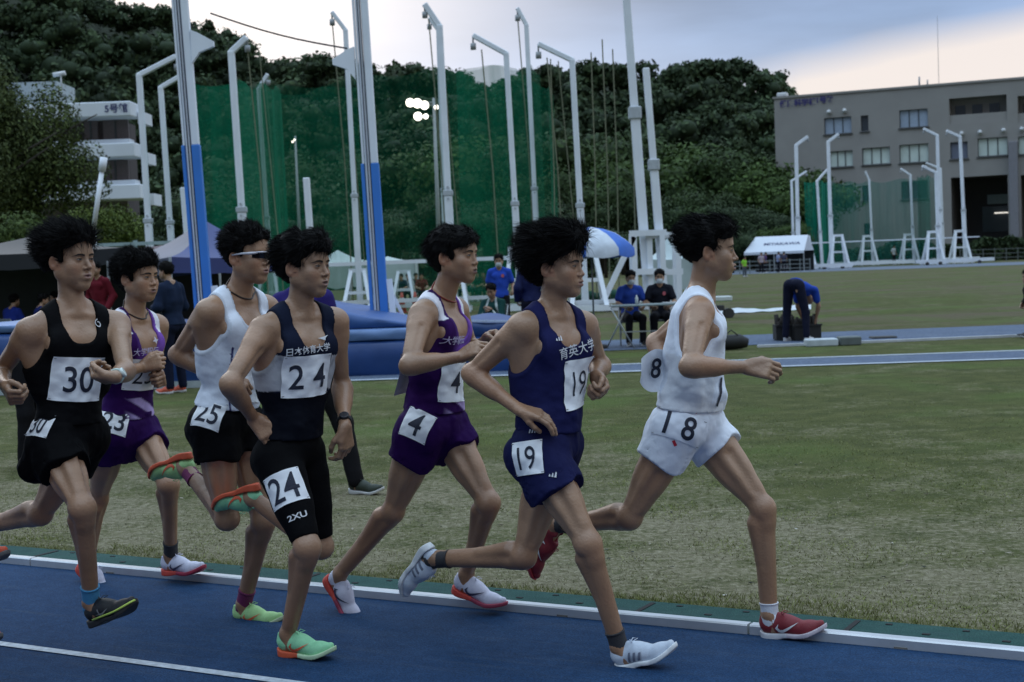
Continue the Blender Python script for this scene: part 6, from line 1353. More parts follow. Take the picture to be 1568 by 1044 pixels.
def box_pad(name, fl, fr, h0, h1, dep, m, e, org, z0=0, bevel=.06, sag=0, n=14, seed=0):
    """a soft block: front-left and front-right ground points, height at either end, depth away"""
    fl = np.array(fl); fr = np.array(fr); u = nrm(fr-fl); nn = np.array([-u[1], u[0], 0]); L = np.linalg.norm(fr-fl); V = []; prof = [(0, 0), (-.02, .12), (-.03, .5), (-.02, .88), (.03, .97), (.10, 1.0)]; K = len(prof)+4
    for i in range(n):
        t = i/(n-1); h = h0*(1-t)+h1*t-sag*math.sin(t*math.pi)
        for dy, z in prof: V.append(fl+u*L*t+nn*(dy+.02*math.sin(t*17+z*5+seed)*(1 if .1 < z < .95 else 0))+UPZ*(z0+(h)*z))
        for f in (.3, .6, .95, 1.0): V.append(fl+u*L*t+nn*dep*f+UPZ*(z0+h*(1.0 if f < 1 else 0)-.03*math.sin(t*9+f*5+seed)*(f < 1)))
    Fs = [(i*K+k, (i+1)*K+k, (i+1)*K+k+1, i*K+k+1) for i in range(n-1) for k in range(K-1)]+[tuple(range(K))[::-1], tuple(range((n-1)*K, n*K))]
    o = mesh_np(name, V, Fs, m, e, org); o.data.polygons.foreach_set('use_smooth', np.array([True]*(len(Fs)-2)+[False]*2)); return o
def mats():
    bl = mat('mat_blue', (.012, .05, .19), rough=.42, var=.16, scale=1.6, bump=.5, bscale=5); lt = mat('mat_pale_blue', (.12, .21, .42), rough=.5, var=.14, scale=2.4, bump=.4, bscale=6); mb_ = mat('mat_mid_blue', (.022, .080, .26), rough=.5, var=.15, scale=2, bump=.5, bscale=5)
    A = gnd(470, 579); B = gnd(842, 566); org = (A+B)/2; e = empty('landing_mat', org, 'blue landing mat under a draped pale cover, behind the runner numbered 4', 'landing mat')
    box_pad('mat_body', A, B, .50, .50, 3.2, bl, e, org, seed=1); u = nrm(B-A); nn = np.array([-u[1], u[0], 0])
    box_pad('pale_layer', A+nn*.02+UPZ*.505, A+u*2.15+nn*.02+UPZ*.505, .16, .16, 3.0, lt, e, org, seed=2)
    box_pad('cover_sheet', A+nn*.15+UPZ*.672, A+u*1.9+nn*.15+UPZ*.672, .40, .02, 2.6, mb_, e, org, seed=3, sag=.06)
    box_pad('right_block', A+u*2.17+nn*.10+UPZ*.505, B+nn*.10+UPZ*.505, .22, .16, 2.9, bl, e, org, seed=4)
    m = MB(); m.bar(A+u*2.17+nn*.09+UPZ*.735, B+nn*.09+UPZ*.675, .05, .02); m.build('piping', mat('mat_piping', (.40, .48, .62), rough=.5), e, org)
    m = MB(); m.box((A+B)/2+nn*1.6+UPZ*.02, (np.linalg.norm(B-A)-.2, 3.0, .04), (u, nn, UPZ)); m.build('pallet', mat('pallet_dark', (.02, .02, .02)), e, org)
    A = gnd(-160, 612); B = gnd(338, 592); org = (A+B)/2; e = empty('landing_mat', org, 'blue landing mat with a pale top edge behind the runners at the left', 'landing mat'); u = nrm(B-A); nn = np.array([-u[1], u[0], 0])
    box_pad('mat_body', A+UPZ*.1, B+UPZ*.1, .74, .72, 3.0, bl, e, org, seed=6); box_pad('pale_layer', A+nn*.05+UPZ*.845, A+u*2.1+nn*.05+UPZ*.845, .10, .10, 2.8, lt, e, org, seed=7); m = MB(); m.bar(A+u*2.1+nn*-.02+UPZ*.80, B-nn*.02+UPZ*.78, .03, .03); m.build('piping', mat('mat_piping', (.40, .48, .62)), e, org)
    m = MB(); m.box((A+B)/2+nn*1.45+UPZ*.05, (np.linalg.norm(B-A)-.1, 3.0, .09), (u, nn, UPZ)); m.build('pallet', mat('pallet_pale', (.36, .42, .45), rough=.7), e, org)
mats()
# ------------------------------------------------------------------ tents
def canopy(px, d, w, dep, eave, peak, col, label, colside=None, legs=True, yaw=0, val=.28, backwall=None, rz=0):
    g = at(px, 450, d); base = np.array([g[0], g[1], 0]); e = empty('tent', base, label, 'tent'); c = lambda x, y, z: base+rotz(np.array([x, y, 0]), rz)+UPZ*z
    cs = [c(-w/2, -dep/2, eave), c(w/2, -dep/2, eave), c(w/2, dep/2, eave), c(-w/2, dep/2, eave)]; top = c(0, 0, peak); V = []; Fs = []; n = 9; mi = []
    for s in range(4):
        a, b = cs[s], cs[(s+1) % 4]; base_i = len(V)
        for i in range(n):
            f = i/(n-1)
            for k in range(n): g2 = k/(n-1); p = (a*(1-g2)+b*g2)*(1-f)+top*f; V.append(p-UPZ*(peak-eave)*.22*math.sin(f*math.pi)*(1-.3*math.sin(g2*math.pi))-UPZ*.05*math.sin(g2*math.pi)*(1-f))
        Fs += [(base_i+i*n+k, base_i+i*n+k+1, base_i+(i+1)*n+k+1, base_i+(i+1)*n+k) for i in range(n-1) for k in range(n-1)]; mi += [s % 2 if colside else 0]*((n-1)**2)
    ms = [mat('tent_'+label[:12], col, rough=.6, var=.10, scale=1.2, bump=.2, bscale=4)]+([mat('tentside_'+label[:12], colside, rough=.6, var=.1, scale=1.2, bump=.2, bscale=4)] if colside else [])
    mesh_np('canopy', V, Fs, None, e, base, mats=ms, midx=mi); V = []; Fs = []; mi = []
    for s in range(4):
        a, b = cs[s], cs[(s+1) % 4]; b0 = len(V)
        for k in range(9): t = k/8; p = a*(1-t)+b*t-UPZ*.05*math.sin(t*math.pi); V += [p, p-UPZ*val*(1+.06*math.sin(t*30))]
        Fs += [(b0+2*k, b0+2*k+1, b0+2*k+3, b0+2*k+2) for k in range(8)]; mi += [s % 2 if colside else 0]*8
    mesh_np('valance', V, Fs, None, e, base, mats=ms, midx=mi)
    for p in cs: MB().bar(np.array([p[0], p[1], 0]), p, .045).build('leg', mat('tent_leg', (.35, .38, .40), rough=.4), e, base)
    if backwall:
        m = MB(); m.quad(c(-w/2, dep/2-.05, 0), c(w/2, dep/2-.05, 0), c(w/2, dep/2-.05, eave), c(-w/2, dep/2-.05, eave)); m.build('back_wall', mat('tentwall_'+label[:12], backwall, rough=.8, var=.1), e, base)
    return e
canopy(318, 27.5, 2.7, 2.7, 1.86, 2.55, (.035, .05, .17), 'purple-grey and navy pop-up tent behind the left pole vault stand', colside=(.095, .105, .15), rz=38)
canopy(55, 30, 4.6, 3.0, 2.12, 2.45, (.012, .014, .018), 'black flat-topped tent at the far left with people beneath', backwall=(.030, .036, .038), val=.3)
canopy(250, 36, 3.4, 3.0, 2.1, 2.3, (.045, .015, .03), 'dark maroon tent in the shade behind the purple-grey tent', backwall=(.018, .02, .026))
canopy(520, 66, 3.0, 2.6, 1.9, 2.45, (.50, .60, .58), 'larger white tent seen through the net behind the black-vested runner', val=1.1)
canopy(596, 68, 2.6, 2.2, 1.85, 2.1, (.48, .56, .56), 'smaller white tent seen through the net beside the right vault stand', val=.9)
canopy(1024, 58, 1.7, 1.8, 1.5, 2.3, (.40, .48, .50), 'small white tent beside the cage gate frames', val=1.2)
def marquee():
    A = at(1140, 412, 128); B = at(1232, 409, 126); A[2] = B[2] = 0; u = nrm(B-A); n = np.array([-u[1], u[0], 0]); L = np.linalg.norm(B-A); org = (A+B)/2; e = empty('tent', org, 'white gabled marquee with dark lettering on its roof, right of the leading runner', 'tent')
    P = lambda x, y, z: A+u*x+n*y+UPZ*z; ez = 1.75; pz = 3.1; ins = .55; m = MB(); m.quad(P(0, 0, ez), P(L, 0, ez), P(L-.05, 2.2, pz), P(ins, 2.2, pz)); m.quad(P(0, 4.4, ez), P(ins, 2.2, pz), P(L-.05, 2.2, pz), P(L, 4.4, ez)); m.quad(P(0, 0, ez), P(ins, 2.2, pz), P(0, 4.4, ez)); m.quad(P(L, 0, ez), P(L, 4.4, ez), P(L-.05, 2.2, pz))
    m.quad(P(0, 0, ez), P(0, -.02, ez-.22), P(L, -.02, ez-.22), P(L, 0, ez)); m.build('canopy', mat('marquee_white', (.56, .60, .68), rough=.6, var=.04), e, org)
    m = MB(); m.quad(P(0, 4.3, 0), P(L, 4.3, 0), P(L, 4.3, ez), P(0, 4.3, ez)); m.build('back_wall', mat('marquee_dark', (.015, .018, .02)), e, org)
    for x in (.05, L*.5, L-.05):
        for y in (.05, 4.35): MB().bar(P(x, y, 0), P(x, y, ez), .07).build('leg', mat('tent_leg', (.35, .38, .40)), e, org)
    sl = nrm(P(0, 2.2, pz)-P(0, 0, ez)); text_obj('lettering', 'MIYAKAWA', P(L*.60, 1.05, ez+(pz-ez)*1.05/2.2+.03), u, sl, .42, mat('marquee_letters', (.05, .06, .14)), e, org, bold=.03)
marquee()
def parasol():
    base = gnd(912, 512); base = at(910, 512, 25.2); base = np.array([base[0], base[1], 0]); e = empty('parasol', base, 'blue and white striped beach parasol over the judges table', 'parasol'); R_ = .74; ht = at(910, 347, 25.2)[2]; n = 8; a0 = math.radians(-145)
    bl = mat('parasol_blue', (.02, .12, .50), rough=.6); wh = mat('parasol_white', (.50, .55, .62), rough=.6); V = []; Fs = []; mi = []; prof = [(0, 0), (.3, -.045), (.6, -.14), (.85, -.27), (1, -.385)]
    for g in range(n):
        b0 = len(V)
        for k in range(7):
            a = a0+(g+k/6)*2*math.pi/n; sc = 1-.05*math.sin(k/6*math.pi)
            for i, (r, z) in enumerate(prof): V.append(base+np.array([math.cos(a)*r*R_*(sc if i else 1), math.sin(a)*r*R_*(sc if i else 1), ht+z+.03*math.sin(k/6*math.pi)*(i > 1)]))
            V.append(base+np.array([math.cos(a)*R_*sc*1.01, math.sin(a)*R_*sc*1.01, ht-.385-.12-.04*math.sin(k/6*math.pi)]))
        Fs += [(b0+6*k+i, b0+6*k+i+1, b0+6*k+6+i+1, b0+6*k+6+i) for k in range(6) for i in range(5)]; mi += [g % 2]*30
    mesh_np('canopy', V, Fs, None, e, base, mats=[bl, wh], midx=mi); MB().tube([base, base+UPZ*(ht-.02)], .016, 10).build('pole', mat('parasol_pole', (.12, .14, .16), rough=.4), e, base); MB().tube([base+UPZ*.0, base+UPZ*.06, base+UPZ*.09], [.22, .22, .1], 16).build('foot', mat('parasol_foot', (.05, .05, .05)), e, base)
    m = MB()
    for g in range(n): a = a0+g*2*math.pi/n; m.tube([base+UPZ*(ht-.35), base+np.array([math.cos(a)*.45, math.sin(a)*.45, ht-.17])], .005, 5)
    m.build('rib', mat('parasol_pole', (.12, .14, .16)), e, base)
parasol()
def judges_table():
    c = at(1002, 466, 25.0); z = c[2]; base = np.array([c[0], c[1], 0]); e = empty('folding_table', base, 'grey folding table with thin crossed legs in front of the two seated judges', 'table'); L = 1.5; Wd = .55
    MB().box(base+UPZ*z, (L, Wd, .03), None, .008).build('tabletop', mat('table_grey', (.20, .25, .26), rough=.5), e, base); mt = mat('chrome_leg', (.40, .44, .46), rough=.3, metal=.3)
    for sx in (-1, 1):
        for s in (-1, 1): MB().tube([base+np.array([sx*.60+s*.22, -.24 if s > 0 else .24, 0]), base+np.array([sx*.60-s*.16, -.24 if s > 0 else .24, z-.02])], .013, 8).build('leg', mt, e, base)
    MB().bar(base+np.array([-.6, 0, .28]), base+np.array([.6, 0, .28]), .018).build('stretcher', mt, e, base)
    b = at(975, 463, 24.95); b[2] = z+.016; m = MB(); m.tube([b, b+UPZ*.11, b+UPZ*.13, b+UPZ*.155], [.028, .028, .014, .014], 12); o = m.build('bottle', mat('white_plastic', (.55, .6, .6), rough=.4), org=b); root_at(o, b); tag(o, 'small white bottle standing on the judges table', 'bottle')
    b = at(1026, 463, 24.95); b[2] = z+.017; o = MB().box(b+UPZ*.008, (.26, .2, .012)).build('papers', mat('paper', (.5, .52, .54)), org=b); root_at(o, b); tag(o, 'sheet of papers lying on the judges table at its right end', 'papers')
judges_table()
def solid(name, px, py, d, fn, label, cat, group=None):
    b = at(px, py, d); b[2] = 0; m = MB(); mt = fn(m, b); o = m.build(name, mt, org=b); root_at(o, b); tag(o, label, cat, group); return o
def planter(px, py, label, seed, plants=True):
    b = gnd(px, py); e = empty('crate', b, label, 'crate'); m = MB(); 
    for (x, y, sx, sy) in ((-.22, 0, .03, .34), (.22, 0, .03, .34), (0, -.17, .44, .03), (0, .17, .44, .03)): m.box(b+np.array([x, y, .15]), (sx, sy, .26))
    m.box(b+UPZ*.03, (.44, .34, .03)); m.box(b+np.array([0, -.19, .27]), (.50, .03, .03)); m.build('crate_body', mat('black_crate', (.012, .012, .013), rough=.6), e, b); rs = np.random.RandomState(seed); m = MB()
    if plants:
        for i in range(26): x, y = rs.uniform(-.19, .19), rs.uniform(-.12, .12); m.tube([b+np.array([x, y, .1]), b+np.array([x+rs.normal()*.03, y, .3+rs.uniform(0, .16)])], [.018, .03], 6)
        m.build('contents', mat('dark_bundle', (.02, .016, .014), rough=.9, var=.4, scale=20), e, b)
planter(1207, 521, 'black crate stuffed with dark things just left of the bending helper', 1); planter(1234, 521, 'black crate standing partly behind the bending helper', 2)
def bag(m, b):
    m.tube([b+np.array([-.26, 0, .10]), b+np.array([-.15, 0, .12]), b+np.array([.15, 0, .13]), b+np.array([.27, 0, .10])], [.07, .12, .12, .07], 12); m.tube([b+np.array([-.15, -.05, .2]), b+np.array([0, -.05, .32]), b+np.array([.15, -.05, .2])], .012, 6); return mat('bag_black', (.012, .013, .015), rough=.7)
solid('bag', 1119, 516, 23.5, bag, 'soft black bag lying on the runway edge beside the leading runner', 'bag')
def slab(sx, sy, sz, c, nm):
    def f(m, b): m.box(b+UPZ*sz/2, (sx, sy, sz), None, .015); return mat(nm, c, rough=.7, var=.15, scale=6)
    return f
solid('foam_block', 1257, 523, 23.6, slab(.50, .30, .12, (.45, .50, .54), 'white_foam'), 'flat white block lying right of the bending helper', 'block')
solid('concrete_block', 1300, 521, 23.6, slab(.34, .3, .14, (.11, .13, .13), 'grey_concrete'), 'grey block on the runway beside the flat white block', 'block')
solid('rubber_mat', 1352, 513, 25, slab(.42, .3, .04, (.03, .03, .03), 'dark_rubber'), 'thin dark mat lying on the far runway', 'mat')
def plank(m, b): 
    A = gnd(1160, 532)-0; B = gnd(1640, 512); m.bar(A+UPZ*.03, B+UPZ*.03, .07, .05); return mat('plank_white', (.5, .52, .56), rough=.6, var=.1)
m = MB(); A = gnd(1160, 532); B = gnd(1700, 510); m.bar(A+UPZ*.022, B+UPZ*.022, .08, .04); o = m.build('edging_board', mat('plank_white', (.5, .52, .56), rough=.6, var=.1), org=A); root_at(o, A); tag(o, 'long thin white edging board lying along the near side of the runway', 'board')
def sheet(m, b): return None
V = []; A = gnd(1095, 482); B = gnd(1242, 474); dd = gnd(1242, 470)-B
for i in range(24):
    t = i/23; p = A*(1-t)+B*t
    for k in range(4): V.append(p+dd*k/3*(.6+.3*math.sin(t*9))*1.6+UPZ*(.02+.02*math.sin(i*1.3+k)*.5+.01*k))
o = mesh_np('cloth_sheet', np.array(V), [(4*i+k, 4*i+4+k, 4*i+5+k, 4*i+1+k) for i in range(23) for k in range(3)], mat('white_cloth', (.52, .56, .60), rough=.8), org=A); root_at(o, A); tag(o, 'crumpled strip of white cloth lying on the grass beyond the runway', 'cloth')
def trolley():
    b = gnd(1105, 487); e = empty('trolley', b, 'low white-topped trolley with a black wheel behind the leading runner', 'trolley'); s = (at(1120, 455, b[1])[2])
    z = at(1105, 457, b[1])[2]; MB().box(b+UPZ*z, (.50, .4, .12), None, .02).build('top', mat('white_plastic', (.55, .6, .6)), e, b); MB().box(b+UPZ*.25+np.array([-.1, 0, 0]), (.3, .36, max(.1, z-.35)), None, .01).build('body', mat('trolley_dark', (.03, .03, .035)), e, b)
    MB().tube([b+np.array([.17, -.2, .12]), b+np.array([.17, .2, .12])], .12, 18).build('wheel', mat('wheel_dark', (.03, .03, .03)), e, b)
    MB().tube([b+np.array([-.42, -.1, 0]), b+np.array([-.42, -.1, z+.35]), b+np.array([-.36, -.1, z+.42]), b+np.array([-.2, -.1, z+.42])], .022, 10).build('handle', mat('white_plastic', (.55, .6, .6)), e, b)
trolley()
# fence and rail on the left behind the tents; fence by the far field
def fence(x0, y0, x1, y1, d, z, label, col, posts=8, rails=(1.0, .5), w=.07):
    A = at(x0, y0, d); B = at(x1, y1, d); A[2] = B[2] = 0; org = (A+B)/2; e = empty('fence', org, label, 'fence'); mt = mat('fence_'+label[:10], col, rough=.6)
    for r in rails: MB().bar(A+UPZ*z*r, B+UPZ*z*r, w).build('rail', mt, e, org)
    for i in range(posts): p = A+(B-A)*i/(posts-1); MB().bar(p, p+UPZ*(z+.1), w*1.1).build('post', mt, e, org)
fence(-60, 440, 345, 425, 44, 2.55, 'pale horizontal barrier behind the tents on the left', (.30, .40, .42), 7, (1.0, .9), .10)
fence(1040, 400, 1240, 393, 120, 1.0, 'low grey railing behind the far field near the marquee', (.18, .21, .22), 14, (1.0, .66, .33), .06)
fence(1470, 385, 1700, 375, 140, 1.2, 'low railing under the passage of the grey building', (.10, .12, .12), 14, (1.0, .66, .33), .06)
m = MB(); A = at(143, 352, 42); B = at(156, 262, 42); m.tube([A, B], .07, 8); m.tube([B, B+nrm(B-A)*.4], .11, 8); b = np.array([A[0], A[1], 0]); m.tube([b, A], .07, 8); o = m.build('leaning_pole', POLE, org=b); root_at(o, b); tag(o, 'thin white pole leaning to the right in front of the yellow-green bushes', 'pole')
m = MB(); A = at(290, 330, 47); B = at(281, 287, 47); b = np.array([A[0], A[1], 0]); m.bar(b, B, .2, .2, up=(0, 1, 0), bevel=.02); o = m.build('post', POLE, org=b); root_at(o, b); tag(o, 'short white post beside the left pole vault stand', 'post')
for f in (r18, r19, r24, r15, r04, r23, r30): f()
print('people done', round(time.time()-T0, 1))
# ------------------------------------------------------------------ people in the background
def local_person(base, ang, pose, sc=1.0, twist=0, hyaw=0, hp=0, body=None, legs='trousers', shirt='tee', skin=None, shoes=(.5, .5, .52), label='', group=None, mask=False, hairf=1.0, crest=None, longs=False, fine=.006, nohands=False, pants=(.015, .015, .02), top=(.02, .05, .30), stripe=None, coarse=.012):
    """pose: joint places in body axes (forward, left, up) in metres"""
    G = Fig(); f = rotz(np.array([1., 0, 0]), ang); l = np.array([-f[1], f[0], 0]); W_ = lambda p: base+(f*p[0]+l*p[1]+UPZ*p[2])*sc
    for k, v in pose.items(): G.__dict__[k] = W_(v)
    G.org = np.array([base[0], base[1], 0]); G.v = nrm(G.T-G.P); u = rotz(l, twist); G.u = nrm(u-G.v*(u@G.v)); G.w = np.cross(G.u, G.v)
    pv = nrm(G.v+UPZ*.6); G.pv = pv; G.pu = nrm(l-pv*(l@pv)); G.pw = np.cross(G.pu, G.pv); G.SR = G.T-G.u*.163*sc-G.v*.03; G.SL = G.T+G.u*.163*sc-G.v*.03; G.HR = G.P-G.pu*.088*sc-G.pv*.02; G.HL = G.P+G.pu*.088*sc-G.pv*.02
    fw = rotz(f, hyaw); r_ = np.cross(fw, UPZ); fw = nrm(fw+UPZ*hp); G.HA = np.array([r_, fw, nrm(np.cross(r_, fw))])
    for k, W2, E2 in (('handR', G.WR, G.ER), ('handL', G.WL, G.EL)): G.__dict__[k] = dict(d=nrm(W2-E2), n=(l if k == 'handR' else -l)+.0*f, t=f+UPZ*.3, curl=(35, 45, 30))
    G.fs = (1, 1, 1); G.eye = .0036; G.mo = .0022; G.noeyes = False; G.waist = .02; G.blouse = 0
    b = build_body(G, coarse=coarse, fh=fine, hh=fine, skin=skin); tag(b, label, 'person', group)
    hair(G, [((0, .0, .06), (.084, .09, .07))], strands=220, slen=.025, wid=.005, flow=(0, .1, .2), h=.008, noise=.006)
    tc = np.array(top)
    def cf(a, b_, c):
        col = np.tile(tc, (len(a), 1))
        if stripe is not None: k = (np.abs(np.abs(a)-.10+.25*(b_+.1)) < .018) & (c > 0); col[k] = stripe
        return col
    s = singlet(G, cf, loose=.02, sleeves=1, longs=longs, hem=-.50*sc, h=.011, name='jacket' if longs else 'shirt')
    if legs == 'trousers': trousers(G, np.array(pants), h=.012)
    elif legs == 'tights': trousers_t = shorts(G, flat(list(pants)), L=(.78, .78), tight=True, h=.010, name='tights')
    for h, t, a in ((G.heelR, G.toeR, G.AR), (G.heelL, G.toeL, G.AL)): shoe(b, G.org, h, t, a, ('c%02d%02d%02d' % tuple(int(c*99) for c in shoes), shoes), ('w', (.5, .5, .5)))
    if mask:
        g = lambda x, y, z: G.HO+(G.HA[0]*x+G.HA[1]*y+G.HA[2]*z)
        V = [g(x, y, z) for z, yy in ((-.022, .112), (-.045, .122), (-.085, .112), (-.108, .085)) for x, y in ((-.062, .045), (-.035, yy-.012), (0, yy), (.035, yy-.012), (.062, .045))]
        mesh_np('face_mask', V, [(5*i+k, 5*i+k+1, 5*i+6+k, 5*i+5+k) for i in range(3) for k in range(4)], mat('mask_white', (.58, .62, .64), rough=.8), b, G.org)
    if crest:
        fr = (G.T-G.u*-.07-G.v*.10+G.w*.12, -G.u, G.v, G.w); P2 = np.array([(.03*math.cos(t), .035*math.sin(t)) for t in np.linspace(0, 2*math.pi, 13)[:-1]])
        decal('crest', G.sfn, fr, P2, [tuple(range(12))], .005, mat('crest', crest, rough=.7), s, G.org, reach=.06)
    return G
def stand(h=1.0, spread=.11, lean=0, fwdfoot=0):
    return dict(P=(0, 0, .90), T=(.02+lean, 0, 1.40), HO=(.075+lean, 0, 1.58), KR=(.02+fwdfoot*.4, -spread, .49), KL=(.02-fwdfoot*.4, spread, .49), AR=(-.01+fwdfoot, -spread*1.1, .09), AL=(-.01-fwdfoot, spread*1.1, .09),
                heelR=(-.055+fwdfoot, -spread*1.1, 0.005), toeR=(.21+fwdfoot, -spread*1.3, .005), heelL=(-.055-fwdfoot, spread*1.1, .005), toeL=(.21-fwdfoot, spread*1.3, .005), ER=(-.05, -.24, 1.12), WR=(.10, -.22, .92), EL=(-.05, .24, 1.12), WL=(.10, .22, .92))
def upd(d, **k): d = dict(d); d.update(k); return d
def sit(seat=.45):
    return dict(P=(0, 0, seat+.10), T=(.06, 0, seat+.58), HO=(.13, 0, seat+.76), KR=(.40, -.12, seat+.06), KL=(.40, .12, seat+.06), AR=(.34, -.12, .09), AL=(.36, .13, .09), heelR=(.29, -.12, .005), toeR=(.55, -.14, .005), heelL=(.31, .13, .005), toeL=(.57, .15, .005),
                ER=(.12, -.25, seat+.32), WR=(.34, -.16, seat+.25), EL=(.12, .25, seat+.32), WL=(.34, .16, seat+.25))
def chair(base, ang, label, group=None, col=(.12, .13, .14)):
    f = rotz(np.array([1., 0, 0]), ang); l = np.array([-f[1], f[0], 0]); e = empty('folding_chair', base, label, 'chair', group); mt = mat('chair_frame', (.3, .32, .33), rough=.4); c = lambda x, y, z: base+f*x+l*y+UPZ*z
    MB().box(c(.05, 0, .43), (.38, .38, .035), (f, l, UPZ), .01).build('seat', mat('chair_seat', col), e, base); MB().box(c(-.17, 0, .72), (.03, .38, .2), (f, l, UPZ), .01).build('backrest', mat('chair_seat', col), e, base)
    for s in (-1, 1):
        MB().tube([c(.24, s*.19, 0), c(-.17, s*.19, .8)], .011, 8).build('leg', mt, e, base); MB().tube([c(-.18, s*.17, 0), c(.2, s*.17, .43)], .011, 8).build('leg', mt, e, base)
def G0(px, py, d=None): return gnd(px, py) if d is None else (lambda a: np.array([a[0], a[1], 0.]))(at(px, py, d))
# helper stooping on the right
bend = dict(P=(-.05, 0, .90), T=(.36, 0, .80), HO=(.52, .02, .70), KR=(.00, -.16, .47), KL=(.0, .17, .47), AR=(-.03, -.18, .09), AL=(-.02, .20, .09), heelR=(-.075, -.18, .005), toeR=(.19, -.20, .005), heelL=(-.065, .20, .005), toeL=(.20, .22, .005), ER=(.42, -.18, .56), WR=(.44, -.12, .34), EL=(.44, .20, .56), WL=(.50, .16, .34))
local_person(G0(1221, 523), 52, bend, 1.06, label='helper in dark trousers and a blue shirt bending down beside the runway', top=(.02, .06, .36), pants=(.012, .014, .03), shoes=(.6, .6, .62), hp=-.6, hyaw=20)
# the two judges
for px, lab, tp, cr in ((966, 'seated judge in a blue shirt and white mask at the table', (.025, .06, .30), None), (1013, 'seated judge in a black polo shirt and white mask at the table', (.012, .013, .02), (.45, .10, .12))):
    b = G0(px, 522, 25.75); local_person(b, -95 if cr else -80, sit(.43), 1.0, label=lab, mask=True, top=tp, pants=(.02, .02, .025), shoes=(.02, .02, .02), crest=cr, hp=-.12); chair(b, -90, 'folding chair under the judge in the '+('black polo' if cr else 'blue')+' shirt')
# officials behind the mat
local_person(G0(769, 525, 28), -95, upd(stand(), WR=(.12, -.20, .95), WL=(.16, .26, 1.0)), 1.0, label='man in a blue T-shirt and white mask standing between the purple and navy runners', mask=True, top=(.025, .07, .42), pants=(.015, .015, .02), crest=(.5, .45, .5), hp=-.1)
local_person(G0(760, 545, 25.5), -110, upd(sit(.30), WR=(.30, -.05, .70), WL=(.30, .05, .72), ER=(.25, -.2, .52), EL=(.25, .2, .52)), 1.0, label='person in a dark green jacket with white stripes crouching below the masked man', top=(.012, .05, .045), stripe=(.45, .5, .48), longs=True, pants=(.01, .02, .02), hp=-.35, shoes=(.1, .1, .1))
chair(G0(760, 545, 25.5), -110, 'low stool chair under the person in the dark green jacket')
local_person(G0(688, 540, 25.8), 160, upd(stand(), WR=(.2, -.2, 1.0)), .98, label='man in a blue T-shirt and black trousers hidden behind the purple runner', top=(.02, .06, .40), pants=(.012, .012, .016))
local_person(G0(818, 545, 24), 100, upd(stand(), ER=(-.14, -.34, 1.16), WR=(-.02, -.2, 1.0)), 1.0, label='man in a navy jacket with a hand on his hip behind the navy-vested runner', top=(.014, .018, .06), longs=True, pants=(.012, .012, .02))
# coach just beyond number 24
local_person(G0(478, 756), 75, upd(stand(), HO=(.10, .04, 1.55), T=(.03, .02, 1.385), KR=(.03, -.24, .49), AR=(.0, -.33, .09), heelR=(.02, -.27, .005), toeR=(-.03, -.54, .005), KL=(.0, .06, .49), AL=(0, .04, .09), heelL=(-.05, .04, .005), toeL=(.22, .05, .005), ER=(.05, -.19, 1.12), WR=(.26, -.1, 1.0)), .97, label='person in a purple-navy shirt and black leggings standing behind the half-tights runner', top=(.025, .018, .12), pants=(.010, .010, .012), shoes=(.02, .03, .02), coarse=.009, hyaw=10)
# bent figure in black behind number 30
local_person(G0(52, 716), 5, upd(bend, T=(.40, 0, .92), HO=(.58, 0, .92)), .95, label='person in black with orange shoes stooping behind the leftmost runner', top=(.010, .010, .013), pants=(.009, .009, .011), shoes=(.55, .09, .05), longs=True)
# watcher by the mat
local_person(G0(270, 602), 150, upd(stand(), ER=(.02, -.24, 1.13), WR=(.22, -.1, 1.16), EL=(.02, .24, 1.13), WL=(.22, .1, 1.12)), 1.0, label='watcher in a dark navy tracksuit and orange shoes standing before the left landing mat', top=(.012, .020, .045), longs=True, pants=(.010, .013, .03), shoes=(.60, .10, .05), coarse=.01)
# under the tents on the left
local_person(G0(20, 560, 29), 60, sit(.40), 1.0, label='seated person in a blue shirt under the black tent, nearest the left edge', top=(.015, .03, .20), pants=(.012, .012, .02)); chair(G0(20, 560, 29), 60, 'chair under the blue-shirted person nearest the left edge')
local_person(G0(62, 560, 28.6), 30, sit(.40), 1.0, label='seated person in navy under the black tent, second from the left edge', top=(.012, .018, .09), longs=True, pants=(.012, .012, .02)); chair(G0(62, 560, 28.6), 30, 'chair under the navy-clad person second from the left edge')
local_person(G0(100, 560, 29.4), 200, sit(.42), 1.0, label='seated person in dark clothes behind the leftmost runner', top=(.02, .03, .05), longs=True, pants=(.012, .012, .02)); chair(G0(100, 560, 29.4), 200, 'chair under the dark-clad person behind the leftmost runner')
local_person(G0(158, 560, 27), 250, stand(), 1.08, label='person in a dark red jacket standing between the black and purple runners', top=(.12, .012, .02), longs=True, pants=(.01, .01, .012))
# far figures
local_person(G0(1140, 418, 104), -60, stand(), .82, label='tiny far figure in a lime safety vest left of the marquee', top=(.25, .60, .06), pants=(.10, .12, .16), coarse=.022, fine=.014)
for i, (px, d, tp, lab) in enumerate(((1166, 118, (.40, .34, .42), 'tiny figure in pale pink in front of the marquee, leftmost'), (1172, 122, (.10, .06, .16), 'tiny figure in dark purple in front of the marquee, second from left'), (1192, 120, (.24, .28, .44), 'tiny figure in pale blue standing under the marquee'), (1201, 124, (.06, .06, .10), 'tiny figure in dark clothes at the right under the marquee'))):
    local_person(G0(px, 412, d), -80+50*i, stand(), 1.0, label=lab, top=tp, pants=(.012, .012, .02), coarse=.022, fine=.014)
local_person(G0(1369, 405, 146), -60, stand(), 1.15, label='tiny figure in a white shirt and dark trousers inside the smaller cage', top=(.55, .57, .60), pants=(.012, .012, .02), coarse=.022, fine=.014)
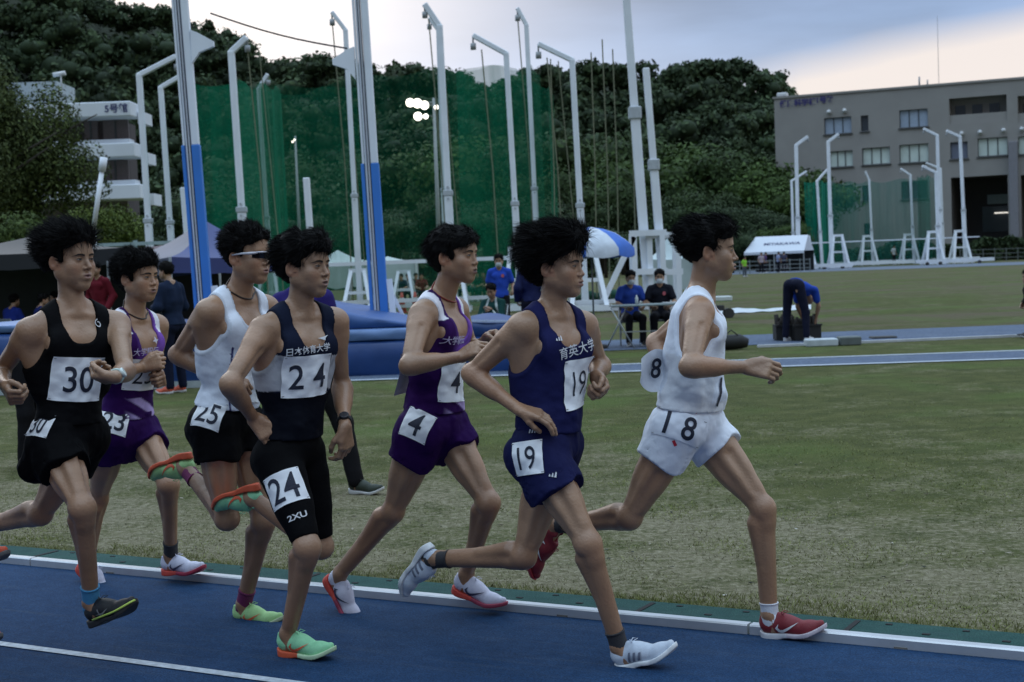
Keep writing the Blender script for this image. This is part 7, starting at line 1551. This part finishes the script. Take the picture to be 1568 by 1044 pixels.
local_person(G0(1581, 517), 180, stand(), .62, label='figure in black at the right edge of the picture', top=(.01, .01, .012), longs=True, pants=(.01, .01, .012), shoes=(.02, .02, .02))
# row of spectators on benches behind the net
for i in range(9):
    px = 618+i*9.5 if i < 4 else 716+(i-4)*9.0; local_person(G0(px, 470, 62+(i % 3)), -90+random.uniform(-40, 40), sit(.42), .98, label='seated spectator far behind the net, '+['first', 'second', 'third', 'fourth', 'fifth', 'sixth', 'seventh', 'eighth', 'ninth'][i]+' from the left in the row', group='spectators seated behind the net', top=[(.02, .03, .05), (.30, .32, .34), (.02, .02, .02), (.12, .02, .02)][i % 4], pants=(.012, .012, .02), coarse=.022, fine=.014)
m = MB(); A = G0(600, 470, 63.3); B = G0(770, 465, 63.3); org = (A+B)/2; e = empty('bench', org, 'long pale bench behind the net under the row of spectators', 'bench'); MB().box(org+UPZ*.41, (np.linalg.norm(B-A), .4, .05)).build('seat', mat('bench_pale', (.35, .4, .4)), e, org)
for t in np.linspace(.03, .97, 6): MB().box(A+(B-A)*t+UPZ*.19, (.06, .36, .38)).build('leg', mat('bench_pale', (.35, .4, .4)), e, org)
def cone_(px, d, lab):
    b = G0(px, 470, d); o = empty('traffic_cone', b, lab, 'traffic cone', 'striped cones behind the net'); MB().tube([b+UPZ*.02, b+UPZ*.7], [.15, .04], 14).build('cone_body', mat('cone_red', (.45, .06, .04)), o, b)
    m = MB()
    for z in (.18, .42): m.tube([b+UPZ*z, b+UPZ*(z+.1)], [.15-z*.157+.004, .15-(z+.1)*.157+.004], 14, cap=False)
    m.build('stripe', mat('cone_white', (.6, .6, .6)), o, b); MB().box(b+UPZ*.015, (.36, .36, .03)).build('foot', mat('cone_red', (.45, .06, .04)), o, b)
cone_(616, 50, 'left one of two red and white cones behind the net beside the right vault stand'); cone_(636, 50, 'right one of two red and white cones behind the net, nearer the purple runner')
# eighth runner, just coming into the picture at the left edge
def r_edge():
    j = dict(name='edge', P=(-95, 660), T=(-88, 478), H=(-84, 400), ER=(-150, 560), WR=(-118, 600), EL=(-60, 566), WL=(-30, 575), KR=(-52, 770), AR=(-60, 930), heelR=(-76, 988), toeR=(4, 990), KL=(-70, 760), AL=(-90, 850), heelL=(-64, 862), toeL=(5, 862))
    G = runner(j, 5.6, yaw=-5, s={'ER': -.24}); b = build_body(G); tag(b, 'runner entering at the left edge, only orange shoe toes in view', 'person', 'runners racing along the inside rail')
    hair(G, [((0, -.03, .06), (.09, .09, .08))], strands=300); singlet(G, flat([.05, .05, .06])); shorts(G, flat([.02, .02, .03]))
    for h, t, a in ((G.heelR, G.toeR, G.AR), (G.heelL, G.toeL, G.AL)): shoe(b, G.org, h, t, a, ('orange_red', (.60, .09, .04)), ('w', (.1, .1, .1)))
r_edge()
